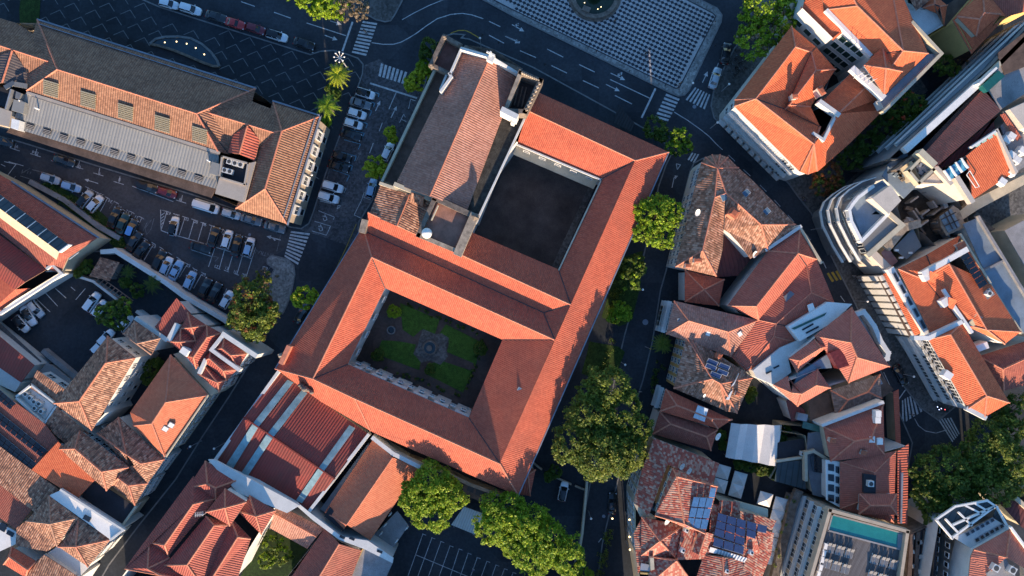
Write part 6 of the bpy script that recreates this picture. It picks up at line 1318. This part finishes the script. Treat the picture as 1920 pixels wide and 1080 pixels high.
rowA=[(316,7,'hatch','white'),(357,17,'suv','white'),(405,31,'sedan','dark'),(441,44,'coupe','red'),(479,54,'hatch','maroon'),(519,67,'suv','white'),(570,82,'sedan','black')]
for i,(x,y,k,c) in enumerate(rowA): car(x,y,17 if i else 15,k,c,'%s car in the kerb row along the top road, %s'%(ORD[i],c),roofcol='black' if i==5 else None)
rowB=[(685,175,'hatch','white','black'),(676,194,'sedan','grey',None),(669,213,'hatch','white',None),(662,232,'hatch','white',None),(658,253,'sedan','black',None),(641,294,'hatch','black',None),(635,312,'sedan','black',None),(624,350,'suv','white',None),(616,370,'suv','white',None)]
for i,(x,y,k,c,rc) in enumerate(rowB): car(x,y,17,k,c,'%s car from the top in the blue bays beside the palace, %s'%(ORD[i],c),roofcol=rc)
car(697,353,-76,'hatch','lightblue','pale blue car against the church wall below the bright round tree'); car(727,284,-66,'hatch','white','white car half hidden by foliage beside the church wall')
car(1341,146,-72,'sedan','silver','silver car at the kerb between the square and the corner palace'); car(1361,100,-80,'sedan','black','black car in the shade right of the scalloped square')
for x,y,k,c,l in ((6,265,'hatch','dark','dark car at the left edge under the palace cornice'),(120,301,'sedan','dark','dark car between bay numbers P12 and 10'),(94,335,'hatch','silver','silver car, left one of the pair beside the hall verge'),(133,350,'hatch','lightblue','pale blue car, right one of the pair beside the hall verge'),(276,350,'suv','black','black car under the palace cornice left of the maroon one'),(313,361,'hatch','maroon','maroon car under the palace cornice'),(387,387,'van','white','long white van under the palace cornice'),(433,401,'hatch','silver','silver car right of the long white van'),(471,412,'sedan','grey','left of two grey cars below the palace gable end'),(515,426,'sedan','grey','right of two grey cars below the palace gable end')): car(x,y,17,k,c,l)
for x,y,a,k,c,l,rc in ((159,373,-52,'hatch','silver','dark roofed silver car beside bay number 36','black'),(178,382,-50,'hatch','white','white car in bay 35 of the car park',None),(214,408,-68,'sedan','black','black car beside bay number 33',None),(230,419,-68,'sedan','green','dark green car in bay 32',None),(247,428,-68,'hatch','dark','dark car with a blue roof in bay 31','blue'),(251,452,-58,'sedan','dark','dark car nose in to the hedge right of the hall',None),(264,470,-52,'sedan','black','black car next to the hedge and bay number 24',None),(326,424,-78,'hatch','white','white car with black roof in the middle row beside the hatched triangle','black'),(376,464,14,'sedan','black','black car parked lengthways in the middle of the car park',None),(401,444,-72,'sedan','black','black car in the middle row, next to the white hatchback',None),(426,449,-74,'hatch','white','white hatchback in the middle row between two black cars',None),(444,461,-76,'sedan','black','black car right of the white hatchback in the middle row',None),(467,463,-74,'hatch','white','white car with pale blue roof at the right end of the middle row','lightblue'),(299,488,-66,'suv','black','black car at the left end of the lower row',None),(312,499,-66,'hatch','white','white car with pale blue roof in the lower row','lightblue'),(330,507,-62,'sedan','lightblue','pale blue saloon in the lower row',None),(356,526,-66,'hatch','lightblue','pale blue hatchback in the lower row, standing apart',None),(384,540,-64,'sedan','black','left of two black cars near the big olive tree',None),(403,548,-64,'sedan','black','right of two black cars near the big olive tree',None),(425,562,-60,'hatch','white','white car half under the big olive tree',None),
 (40,607,48,'hatch','white','lowest of three white cars in the walled yard','black'),(54,592,58,'sedan','white','middle of three white cars in the walled yard','black'),(68,579,50,'hatch','silver','topmost of three pale cars in the walled yard',None),(173,566,-54,'suv','white','white car in the yard beside the leafy tree',None),(187,579,-54,'hatch','white','white car half under the yard tree',None),(236,606,-50,'hatch','white','white car between the yard tree and the small pyramid roof',None),(199,633,-45,'hatch','white','white car tucked against the tall white house, upper one',None),(187,649,-45,'hatch','white','white car tucked against the tall white house, lower one',None),
 (1056,921,-78,'hatch','white','white car alone in the small lane yard under the convent corner','black'),(1148,944,-86,'sedan','black','black car with blue bonnet at the lane kerb','black'),(1689,704,62,'sedan','black','black car waiting at the right hand crossing',None),(565,588,-62,'sedan','dark','dark car beneath the bright round tree on the convent lane',None)): car(x,y,a,k,c,l,roofcol=rc)
t=thing('motorcycle','red motorcycle parked by the church side chapel and the yellow tree','motorcycle',803,127,0,rot=.5)
w=MB(); w.tube((-.6,-.06,.3),(-.6,.06,.3),.3,.3,12); build(w,'wheel','tyre',t,local=True); w=MB(); w.tube((.65,-.05,.3),(.65,.05,.3),.3,.3,12); build(w,'wheel','tyre',t,local=True)
w=MB(); w.box((0,0,.4),1.0,.3,.45,0,0,.7); w.box((-.35,0,.85),.7,.28,.1); build(w,'body','paint_car_red',t,local=True); w=MB(); w.bar((.45,-.35,1.0),(.45,.35,1.0),.05,.05); w.bar((.6,0,.4),(.45,0,1.0),.06,.05); build(w,'handlebar','steel',t,local=True)
# ================= TREES
def leaves(centres,rad,n,size,outn=None):
    """leaf quads in clumps; centres (k,3), returns verts, faces"""
    k=len(centres); c=np.repeat(centres,n,axis=0); rr=np.repeat(rad,n)[:,None]
    d=RNG.normal(size=(k*n,3)); d/=np.linalg.norm(d,axis=1)[:,None]; r=RNG.random((k*n,1))**.45
    p=c+d*r*rr*np.array([1,1,.8]); nrm=d+RNG.normal(size=d.shape)*.55+np.array([0,0,.5]); nrm/=np.linalg.norm(nrm,axis=1)[:,None]
    a=np.cross(nrm,RNG.normal(size=d.shape)); a/=np.linalg.norm(a,axis=1)[:,None]; b=np.cross(nrm,a)
    s=size*(.6+.8*RNG.random((k*n,1)))
    v=np.stack([p-a*s*.5,p+b*s*.34+nrm*s*.08,p+a*s*.5,p-b*s*.34+nrm*s*.08],axis=1).reshape(-1,3)
    return v,k*n
def quadmesh(name,v,n,mat,parent):
    me=bpy.data.meshes.new(name); o=ORG[parent.name]; v=v-np.array([o.x,o.y,o.z])
    me.vertices.add(len(v)); me.vertices.foreach_set('co',v.astype(np.float32).ravel()); me.loops.add(4*n); me.loops.foreach_set('vertex_index',np.arange(4*n,dtype=np.int32))
    me.polygons.add(n); me.polygons.foreach_set('loop_start',np.arange(0,4*n,4,dtype=np.int32)); me.polygons.foreach_set('loop_total',np.full(n,4,dtype=np.int32)); me.update(calc_edges=True); me.validate()
    me.materials.append(MATS[mat]); ob=bpy.data.objects.new(name,me); COL.objects.link(ob); ob.parent=parent; return ob
def tree(label,lobes,z,mat='leaf_bright',name='broadleaf_tree',dens=1.0,group='street and garden trees',extra=None,cat='tree',n=30,size=.44,ground=0,flat_=.75):
    q=np.array([(l[0],l[1],l[2]) for l in lobes],float); w=q[:,2]**2; cx,cy=(q[:,0]*w).sum()/w.sum(),(q[:,1]*w).sum()/w.sum()
    c0=P(cx,cy,z); t=thing(name,label,cat,cx,cy,z,group=group); t.location=(c0.x,c0.y,ground); ORG[t.name]=Vector((c0.x,c0.y,ground))
    C=[];RR=[]
    for x,y,r in lobes:
        R=r*(H-z)/F; c=np.array(P(x,y,z)); k=max(int(45*dens),int(7.5*R*R*dens))
        d=RNG.normal(size=(k,3)); d[:,2]=np.abs(d[:,2])*.9-.35*RNG.random(k); d/=np.linalg.norm(d,axis=1)[:,None]
        ph=RNG.random(3)*6.28; az=np.arctan2(d[:,1],d[:,0]); bumpy=1+.09*np.sin(3*az+ph[0])+.07*np.sin(5*az+ph[1])+.05*np.sin(9*az+ph[2])
        rad=R*bumpy*(.72+.28*RNG.random(k)**.5)
        C.append(c+d*rad[:,None]*np.array([.93,.93,flat_])); RR.append(np.clip(R*.16,.28,.95)*(.6+.8*RNG.random(k)))
    C=np.concatenate(C); RR=np.concatenate(RR); C[:,2]=np.maximum(C[:,2],ground+.3)
    if extra:
        m=RNG.random(len(C))<extra[1]
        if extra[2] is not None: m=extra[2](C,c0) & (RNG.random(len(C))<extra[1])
        v2,k2=leaves(C[m],RR[m],n,size); v,k=leaves(C[~m],RR[~m],n,size); o=quadmesh('crown',np.concatenate([v,v2]),k+k2,mat,t); o.data.materials.append(MATS[extra[0]]); o.data.polygons.foreach_set('material_index',np.array([0]*k+[1]*k2,dtype=np.int32))
    else: v,k=leaves(C,RR,n,size); quadmesh('crown',v,k,mat,t)
    if name!='clipped_bush':
        mb=MB(); Rm=max(l[2] for l in lobes)*(H-z)/F; tz=max(z-Rm*.35,ground+.6); tr=.06*Rm+.06
        mb.tube((c0.x,c0.y,ground),(c0.x,c0.y,tz),tr,tr*.7,9)
        for x,y,r in lobes:
            p=P(x,y,z)
            for j in range(4):
                a=random.random()*6.28; R=r*(H-z)/F; e=p+Vector((math.cos(a)*R*.6,math.sin(a)*R*.6,R*.25)); mb.tube((c0.x,c0.y,tz*.97),e,tr*.5,.03,6)
        build(mb,'trunk','bark',t)
    return t
tree('bright green tree with a dry purple side at the top edge beside the crossing',[(560,-10,24),(588,-2,30),(620,8,30),(645,22,22),(600,20,20)],7,extra=('leaf_dry',.9,lambda C,c:C[:,0]>c.x+4.2))
tree('dry brownish bare crown over the top of the zebra crossing',[(672,6,24),(680,28,15)],6.5,'leaf_dry',dens=.7,n=16)
tree('small dark green tree at the head of the church side chapel',[(806,90,19),(797,100,12)],5.5,'leaf_dark'); tree('yellow-lit street tree between two church trees and the crossing',[(779,152,20),(768,160,12),(793,142,14)],5.5,'leaf_yellow'); tree('small green tree squeezed beside the side chapel steps',[(794,124,13),(800,133,9)],5,'leaf_bright')
tree('tiny yellow tree against the church wall',[(732,248,11),(736,260,9)],4.5,'leaf_yellow'); tree('round yellow-green tree beside the church aisle wall',[(705,312,21),(695,320,15),(714,322,14)],6,'leaf_yellow')
tree('bright yellow-green round tree at the convent lane corner',[(572,557,22),(560,562,14),(588,560,14)],7,'leaf_yellow')
tree('large olive and reddish tree at the foot of the car park',[(472,560,38),(478,595,42),(455,592,30),(498,580,26),(475,620,24)],8,'leaf_olive',extra=('leaf_red',.16,None))
tree('dry shrubby tree on the traffic island above the big olive tree',[(500,520,20),(488,532,16)],4,'leaf_olive',dens=.6,extra=('leaf_dry',.4,None))
tree('dark green tree in the walled yard over the white cars',[(200,590,22),(228,578,22),(215,592,26)],5.5,'leaf_dark',extra=('leaf_bright',.2,None))
tree('broad vivid green tree overhanging the lane right of the convent',[(1229,405,40),(1205,395,26),(1258,400,26),(1235,440,30),(1205,430,24)],9,'leaf_bright')
tree('shaded green tree below the vivid one on the lane verge',[(1188,500,24),(1182,525,22)],6,'leaf_dark',extra=('leaf_bright',.25,None)); tree('low bright shrub tree at the end of the lane verge',[(1163,580,18),(1152,592,15),(1172,590,12)],3.5,'leaf_bright')
tree('dark green tree left of the pair by the stopping line',[(1228,240,22),(1240,252,14)],5.5,'leaf_dark'); tree('sunlit green tree right of the pair by the stopping line',[(1276,258,20),(1262,278,16),(1285,275,14)],6,'leaf_bright',extra=('leaf_dark',.45,None))
tree('large lacy bright tree beyond the scalloped square, top right',[(1430,10,44),(1405,40,24),(1412,78,34),(1465,40,26),(1440,60,30),(1475,12,22)],8.5,'leaf_bright',extra=('leaf_dry',.12,None))
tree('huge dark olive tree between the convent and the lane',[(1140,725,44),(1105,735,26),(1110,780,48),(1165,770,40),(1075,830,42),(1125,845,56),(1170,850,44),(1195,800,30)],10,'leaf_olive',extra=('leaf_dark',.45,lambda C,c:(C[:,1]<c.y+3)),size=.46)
tree('large bright round tree at the top of the bottom parking yard',[(810,915,48),(785,935,36),(840,930,36),(810,960,38),(770,920,20)],9,'leaf_bright'); 
tree('long bright double-crowned tree beside the lane, bottom centre',[(945,960,44),(925,985,38),(985,985,48),(1025,1015,46),(1000,1040,40),(1060,1040,38),(965,1010,34)],9,'leaf_bright')
tree('vast dark green tree right of the wide shaded red roof',[(1765,880,48),(1740,920,36),(1785,930,44),(1755,955,34),(1720,880,20),(1810,900,30)],8,'leaf_dark',extra=('leaf_olive',.35,None)); tree('vast olive tree by the right hand crossing',[(1850,840,50),(1880,870,48),(1830,885,36),(1885,810,34),(1860,910,40),(1900,900,34)],8.5,'leaf_olive',extra=('leaf_dark',.4,None)); tree('dark tree against the right edge beyond the street palace',[(1905,770,34),(1880,790,24)],7,'leaf_dark')
tree('orange flowering tree in the alley behind the corner palace',[(1705,200,28),(1685,212,22),(1725,205,18)],6.5,'leaf_olive',extra=('flower_red',.10,None)); tree('dark tree in the alley below the orange flowering one',[(1655,242,28),(1685,235,24),(1625,268,22)],5.5,'leaf_dark'); tree('half dry pale tree in the alley beside the yellow house',[(1770,120,18),(1762,132,12),(1785,130,14)],6,'leaf_olive',dens=.6); tree('bare purple-grey tree in the alley right of the half dry one',[(1800,128,18),(1790,150,16)],5,'leaf_dry',dens=.35,n=10)
tree('dark red leaved tree at the point of the corner palace',[(1552,330,28),(1540,350,20),(1565,345,18)],6,'leaf_red',extra=('leaf_dark',.35,None)); tree('dark low tree between the red leaved tree and the alley',[(1595,298,24),(1612,282,18)],5,'leaf_dark')
tree('dark shrub filling the gap beside the plain orange hipped house',[(285,690,16),(278,710,12),(295,680,10)],3,'leaf_dark'); tree('green shrubs on the garden wall behind the long pale wall',[(165,500,14),(150,512,10)],2,'leaf_dark')
tree('overgrown bushes in the dark gallery garden, bottom centre',[(510,1020,20),(530,1040,18),(500,1050,16)],2.2,'leaf_dark',name='garden_bush',extra=('leaf_bright',.35,None)); tree('leafy bush at the foot of the convent porch',[(1040,885,14),(1030,893,10)],3,'leaf_dark'); tree('small green bush at the lower end of the long double-crowned tree',[(1098,1078,14)],3,'leaf_bright')
tree('climbing greenery between the marquee and the parasols',[(1385,870,10),(1405,874,12),(1425,880,12),(1445,885,9)],2.4,'leaf_dark',name='garden_bush'); tree('palm-like shrub left of the marquee',[(1352,815,9),(1356,835,9)],2.5,'leaf_dark',name='garden_bush'); tree('ivy clump hanging by the glazed lean-to',[(1448,878,9),(1452,892,8),(1474,805,7),(1466,822,7)],2.5,'leaf_dark',name='garden_bush'); tree('garden shrubs in the triangular court under the villa',[(1410,735,9),(1406,748,7)],2.5,'leaf_dark',name='garden_bush')
for x,y,r,l in ((739,585,13,'topmost clipped round bush in the cloister'),(709,666,12,'leftmost clipped round bush in the cloister'),(900,654,13,'rightmost clipped round bush in the cloister'),(806,692,9,'small low bush below the cloister fountain')):
    tree(l,[(x,y,r)],1.8,'leaf_dark' if y>600 else 'leaf_bright','clipped_bush',dens=2.2,group='cloister bushes',cat='bush',size=.3,ground=.15,flat_=.9)
def hedge(label,s,w,mat='leaf_dark',z=1.0,h=.6,extra=None):
    pts=pxpoly(s,z); c=sum(pts,Vector())/len(pts); t=thing('hedge',label,'hedge',960,540); t.location=(c.x,c.y,0); ORG[t.name]=Vector((c.x,c.y,0)); C=[]
    for a,b in zip(pts[:-1],pts[1:]):
        k=int((b-a).length*w*1.6)+3; u=RNG.random((k,1)); p=np.array(a)*(1-u)+np.array(b)*u; p[:,:2]+=RNG.normal(size=(k,2))*w*.4; p[:,2]=z*(.4+.6*RNG.random(k)); C.append(p)
    C=np.concatenate(C); v,k=leaves(C,np.full(len(C),h),22,.3); quadmesh('foliage',v,k,mat,t)
hedge('reddish brown hedge strip between the lower lane and the footway',"1142,1000 1132,1040 1124,1090",1.4,'leaf_olive'); hedge('low hedge along the upper lane verge',"1150,640 1130,700",.8); hedge('rough hedge along the foot of the hall verge',"80,345 150,390 205,430 235,465",1.5,z=.7)
hedge('dark hedge at the bottom of the cloister lawns',"716,690 790,715 868,745",.6,z=.5,h=.35); hedge('dark hedge along the right of the cloister lawns',"906,640 890,690 872,738",.6,z=.5,h=.35); hedge('dark hedge along the top of the cloister lawns',"750,565 830,598 905,632",.5,z=.5,h=.35)
hedge('dense street garden shrubs beside the shaded lane tree',"1170,500 1160,545 1145,590",1.6,z=1.2); hedge('planting in front of the yellow walled house',"1240,680 1228,715 1222,740",1.3,z=1.2,h=.5); hedge('planter foliage along the hotel forecourt',"1490,940 1470,1010 1452,1080",.8,'leaf_olive',z=4.2,h=.4)
# palms
def palm(x,y,r,z,label,mat='leaf_yellow',nf=16,fan=False,group='palm trees'):
    t=thing('palm_tree',label,'palm tree',x,y,z,group=group); c=P(x,y,z); t.location=(c.x,c.y,0); ORG[t.name]=Vector((c.x,c.y,0)); R=r*(H-z)/F
    mb=MB(); mb.tube((c.x,c.y,0),(c.x,c.y,z),.26,.18,9); build(mb,'trunk','bark',t)
    for k in range(nf):
        a=2*math.pi*k/nf+random.uniform(-.15,.15); L=R*random.uniform(.85,1.08); el=random.uniform(.1,.7); vs=[];m=MB()
        d=Vector((math.cos(a),math.sin(a),0)); s=Vector((-d.y,d.x,0)); prev=None; S=9
        pts=[c+d*(L*u)+Vector((0,0,math.sin(u*2.6)*L*el*.45-u*u*L*.28)) for u in [i/S for i in range(S+1)]]
        for i in range(1,S+1):
            u=i/S; wd=(.75 if not fan else .9)*R*.32*math.sin(min(1,u*1.15)*math.pi*.86+.15)
            for sg in (-1,1):
                b0=pts[i-1].lerp(pts[i],.2); b1=pts[i-1].lerp(pts[i],.75); tip=pts[i]+s*sg*max(wd,.12)+d*.2*R*.3-Vector((0,0,wd*.45)); m.add([b0,b1,tip],[(0,1,2)])
                b0=pts[i-1].lerp(pts[i],.72); b1=pts[i]; m.add([b0,b1,tip+d*L*.055],[(0,1,2)])
            m.bar(pts[i-1],pts[i],.06,.04)
        build(m,'frond',mat,t)
palm(633,140,25,8,'yellow-lit palm beside the palace forecourt, upper of the two'); palm(613,197,26,8,'lower of the two palms beside the palace forecourt','leaf_bright',13)
palm(285,533,20,3.5,'right of two low palms in the garden court behind the pale wall','leaf_dark',12); palm(240,510,16,3,'left of two low palms in the garden court behind the pale wall','leaf_dark',12); palm(1243,645,20,5,'fan palm in front of the yellow walled house on the lane','leaf_olive',22,True)
tree('dark shrubs between the two forecourt palms',[(622,168,12),(630,178,9)],2.5,'leaf_dark',name='garden_bush'); tree('grassy bush under the lower forecourt palm',[(612,228,10)],1.2,'leaf_bright',name='garden_bush')
tree('ivy and banana leaves in the garden court behind the pale wall',[(258,545,14),(235,530,10),(205,505,8)],2,'leaf_dark',name='garden_bush')
# ================= PEOPLE AND SMALL THINGS
def skin_body(name,V,E,R,mat,lvl=1):
    me=bpy.data.meshes.new(name); me.from_pydata(V,E,[]); ob=bpy.data.objects.new(name,me); COL.objects.link(ob)
    md=ob.modifiers.new('s','SKIN'); 
    for i,r in enumerate(R): me.skin_vertices[0].data[i].radius=r if isinstance(r,tuple) else (r,r)
    me.skin_vertices[0].data[0].use_root=True; sd=ob.modifiers.new('u','SUBSURF'); sd.levels=lvl; sd.render_levels=lvl
    dg=bpy.context.evaluated_depsgraph_get(); m2=bpy.data.meshes.new_from_object(ob.evaluated_get(dg)); bpy.data.objects.remove(ob); m2.name=name; m2.materials.clear(); m2.materials.append(MATS[mat]); 
    for p in m2.polygons: p.use_smooth=True
    return m2
def person_meshes():
    V=[(0,0,.95),(0,0,1.15),(0,.01,1.38),(0,.01,1.5),(0,.02,1.64),(-.19,0,1.40),(-.26,.05,1.12),(-.24,.16,.90),(.19,0,1.40),(.26,-.05,1.12),(.24,.03,.88),(-.10,0,.90),(-.11,.12,.5),(-.11,.10,.08),(.10,0,.90),(.11,-.10,.5),(.11,-.22,.10),(-.11,.24,.04),(.11,-.10,.04)]
    E=[(0,1),(1,2),(2,3),(3,4),(2,5),(5,6),(6,7),(2,8),(8,9),(9,10),(0,11),(11,12),(12,13),(0,14),(14,15),(15,16),(13,17),(16,18)]
    R=[(.14,.10),(.13,.09),(.15,.10),.055,.10,.055,.042,.032,.055,.042,.032,.085,.06,.042,.085,.06,.042,.035,.035]
    b=skin_body('body',V,E,R,'skin')
    s=skin_body('shirt',V[:3]+[V[5],V[6],V[8],V[9]],[(0,1),(1,2),(2,3),(3,4),(2,5),(5,6)],[(.165,.12),(.155,.115),(.175,.125),.075,.06,.075,.06],'cloth_dark')
    tr=skin_body('trousers',[V[0],V[11],V[12],V[13],V[14],V[15],V[16]],[(0,1),(1,2),(2,3),(0,4),(4,5),(5,6)],[(.165,.125),.105,.078,.058,.105,.078,.058],'cloth_dark')
    hb=MB(); hb.sphere((0,.0,1.69),.112,.118,.10,n=12,m=8); me=bpy.data.meshes.new('hair'); me.from_pydata(hb.v,[],hb.f); me.materials.append(MATS['hair'])
    return [('body',b,None),('shirt',s,1),('trousers',tr,2),('hair',me,None)]
PMS=person_meshes()
def person(x,y,ang,label,shirt='cloth_dark',trous='cloth_dark',z=.02,group='people on foot'):
    t=thing('person',label,'person',x,y,z,group=group,rot=math.radians(ang))
    for nm,me,k in PMS:
        o=bpy.data.objects.new(nm,me); COL.objects.link(o); o.parent=t
        if k: o.material_slots[0].link='OBJECT'; o.material_slots[0].material=MATS[shirt if k==1 else trous]
for x,y,a,l,s,tr,z in ((685,61,20,'person in dark clothes walking over the long zebra crossing','cloth_dark','cloth_light',.02),(688,64,20,'person in a pale shirt on the long zebra crossing','cloth_light','cloth_dark',.02),(1209,103,60,'person in dark clothes strolling on the scalloped paving, left of two','cloth_dark','cloth_dark',.15),(1213,108,80,'person in a blue shirt on the scalloped paving, right of two','cloth_blue','cloth_dark',.15),(1151,43,10,'lone person standing on the scalloped paving below the round fountain','cloth_dark','cloth_dark',.15),(1337,46,0,'person in white at the right edge of the scalloped paving','cloth_light','cloth_light',.15),(1270,162,30,'person in white at the bottom corner of the scalloped paving','cloth_light','cloth_dark',.15),(1274,158,30,'person in red-brown light at the bottom corner, dark trousers','skin','cloth_dark',.15),(888,1066,200,'person in a blue shirt crossing the bottom parking yard','cloth_blue','cloth_light',.14),(1502,372,40,'person on the footway by the red leaved tree, left one','cloth_dark','cloth_dark',.14),(1506,376,40,'person on the footway by the red leaved tree, right one','cloth_blue','cloth_dark',.14),(1599,518,10,'person in dark clothes on the footway by the yellow road box','cloth_dark','cloth_light',.14),(1606,523,10,'person in grey light clothes on the footway by the yellow road box','cloth_light','cloth_dark',.14),(1199,733,0,'person on the lane footway beside the yellow walled house','cloth_light','cloth_dark',.14),(1705,775,100,'person on the striped crossing at the right','cloth_light','cloth_dark',.02),(357,838,60,'person on the narrow street under the orange house','cloth_dark','cloth_blue',.14)):
    person(x,y,a,l,s,tr,z)
def lamp(x,y,label,lit=None,h=5.0,arm=1.0,a=0,z=.1):
    t=thing('street_lamp',label,'street lamp',x,y,0,group='street lamps'); c=P(x,y,h); 
    t.location=(c.x,c.y,0); ORG[t.name]=Vector((c.x,c.y,0)); mb=MB(); mb.tube((c.x,c.y,0),(c.x,c.y,h),.08,.05); build(mb,'pole','lamp_grey',t)
    mb=MB(); mb.sphere((c.x,c.y,h+.15),.17 if lit else .24,.17 if lit else .24,.2); build(mb,'globe',lit or 'awning_white',t)
for x,y,l,lit in ((1205,543,'white globe lamp at the lane edge beside the lane verge',None),(1172,684,'white globe lamp left of the lane, above the huge olive tree',None),(1108,972,'pale globe lamp at the gate wall of the lower lane',None),(1148,972,'warm lit lamp at the lower lane kerb','lamp_warm'),(1180,974,'topmost of three warm lit lamps along the check hotel','lamp_warm'),(1180,1006,'middle of three warm lit lamps along the check hotel','lamp_warm'),(1181,1030,'lowest of three warm lit lamps along the check hotel','lamp_warm'),(402,841,'pale globe lamp in the narrow street by the villa',None),(357,837,'lamp in the narrow street under the orange house',None),(585,328,'white globe lamp on the palace window front',None),(1367,158,'lamp at the café terrace',None),(1299,156,'lamp at the lower corner of the square',None),(1219,654,'yellowish lamp by the fan palm','paint_yellow'),(1713,706,'lamp on the footway of the street palace',None),(1626,565,'lamp on the footway below the orange block',None),(1541,427,'lamp beside the curved white block',None),(1345,230,'lamp at the foot of the corner palace',None),(900,72,'lamp behind the church cross',None)):
    lamp(x,y,l,lit)
t=thing('lamp_standard','tall white multi-armed lamp standard like a star at the palm corner','lamp',637,108,0); c=P(637,108,8); t.location=(c.x,c.y,0); ORG[t.name]=Vector((c.x,c.y,0))
mb=MB(); mb.tube((c.x,c.y,0),(c.x,c.y,8),.14,.08); build(mb,'pole','lamp_grey',t)
for k in range(8):
    a=k*math.pi/4; mb=MB(); e=(c.x+1.0*math.cos(a),c.y+1.0*math.sin(a),8.4); mb.tube((c.x,c.y,7.8),e,.05,.04); mb.sphere(e,.16,.16,.14); build(mb,'arm','awning_white',t)
t=thing('light_cluster','cluster of small blue, white and red lights by the street palace corner','lights',1765,765,0);  # cool and red light spheres over a dark tapered box
for i,(x,y,m) in enumerate(((1758,763,'lamp_cool'),(1761,768,'lamp_cool'),(1765,766,'lamp_cool'),(1772,768,'lamp_red'))): mb=MB(); mb.sphere(P(x,y,1.4),.09,.09,.08); build(mb,'light',m,t)
mb=MB(); q=P(1765,766,0); mb.box((q.x,q.y,0),1.8,.9,1.35,-.3,0,.8); build(mb,'housing','paint_car_dark',t)
for i,(x,y) in enumerate(((1382,103),(1375,120),(1388,128),(1374,135),(1393,112))):
    t=thing('cafe_table','%s dark café table on the terrace under the lacy tree'%ORD[i],'table',x,y,.12,group='café tables'); p=P(x,y,.12); mb=MB(); mb.tube((p.x,p.y,.85),(p.x,p.y,.9),.42,.42,14); build(mb,'table_top','gutter_dark',t); mb=MB(); mb.tube((p.x,p.y,.12),(p.x,p.y,.85),.05); mb.tube((p.x,p.y,.12),(p.x,p.y,.16),.25,.25); build(mb,'pedestal','steel',t)
    for k in range(3):
        a=k*2.1+i; q=(p.x+.85*math.cos(a),p.y+.85*math.sin(a)); c2=thing('cafe_chair','dark café chair at the %s table, seat %s'%(ORD[i],ORD[k]),'chair',x,y,.12,group='café chairs',); c2.location=(q[0],q[1],.12); ORG[c2.name]=Vector((q[0],q[1],.12))
        mb=MB(); mb.box((q[0],q[1],.55),.45,.45,.06,a); build(mb,'seat','gutter_dark',c2); mb=MB(); mb.box((q[0]+.22*math.cos(a),q[1]+.22*math.sin(a),.6),.06,.45,.45,a); build(mb,'backrest','gutter_dark',c2)
        for s1 in (-1,1):
            for s2 in (-1,1): mb=MB(); mb.box((q[0]+.18*s1,q[1]+.18*s2,.12),.04,.04,.43); build(mb,'leg','steel',c2)
# bollards along the square and the church
for i,(x,y) in enumerate(((1072,75),(1102,90),(1118,97),(1180,134),(1247,160),(1340,86),(1310,150),(1022,121),(1052,138),(995,108),(935,80),(905,66))):
    t=thing('bollard','%s short grey bollard round the square, counted from its middle'%(['']+ORD+['eleventh','twelfth','last'])[i+1],'bollard',x,y,.1,group='kerb bollards'); p=P(x,y,.1); mb=MB(); mb.tube((p.x,p.y,.1),(p.x,p.y,.85),.1,.07); mb.sphere((p.x,p.y,.9),.11,.11,.1); build(mb,'post','gutter_dark',t)
t=thing('bus_shelter','small ribbed dark canopy beside the top wing of the convent','canopy',1170,215,3); slab(t,"1158,196,3 1189,232,3 1182,246,2.9 1148,232,2.9" if 0 else "1160,196,3 1190,231,3 1183,247,3 1150,229,3",'tile_darkrib',.1,'roof'); mb=MB(); p=P(1160,218,1.5); mb.tube((p.x,p.y,.1),(p.x,p.y,2.9),.06); build(mb,'post','steel',t)
t=thing('gate_wall','cream gate wall end with small gate at the lower lane','wall',1102,960,0); strip(t,"1101,905 1096,960 1092,1000 1086,1040",1.6,.45,1.6,'cream_wall','coping'); 
t=thing('yard_wall','broken pale wall line across the lane yard','wall',1040,890,0); strip(t,"992,862 1015,880",.7,.35,.7,'old_plaster','coping'); strip(t,"1030,890 1070,908",.7,.35,.7,'old_plaster','coping'); strip(t,"1080,912 1100,920",.7,.35,.7,'old_plaster','coping')
t=thing('blue_awning','dark striped yard shed with grilles between the two bright trees','shed',905,922,2.6); flat(t,"872,900 930,925 922,950 866,926",2.6,'terrace_brown',2.5,'roof'); mb=MB()
for i in range(3):
    mb=MB(); x=878+i*16; y=908+i*7; mb.prism(pxpoly('%g,%g %g,%g %g,%g %g,%g'%(x,y,x+12,y+5,x+9,y+17,x-3,y+12),2.75),2.6,2.7); build(mb,'grille','gutter_dark',t)
# unseen houses added below the picture edge to shade the lane and parking yard
for i,(x0,x1,y0,z) in enumerate(((690,800,1130,9),(806,930,1125,10),(936,1060,1128,9.5),(1066,1190,1122,10))):
    o='%g,%g %g,%g %g,%g %g,%g'%(x0,y0,x1,y0+4,x1-10,y0+90,x0-10,y0+86)
    t=B('townhouse','unseen tiled house %s added below the picture edge for its shade'%ORD[i],o,z); q=px2(o)
    hip(t,o,z+.1,z+2.2,'tile_brown2','%g,%g %g,%g'%(x0+35,y0+45,x1-40,y0+48))
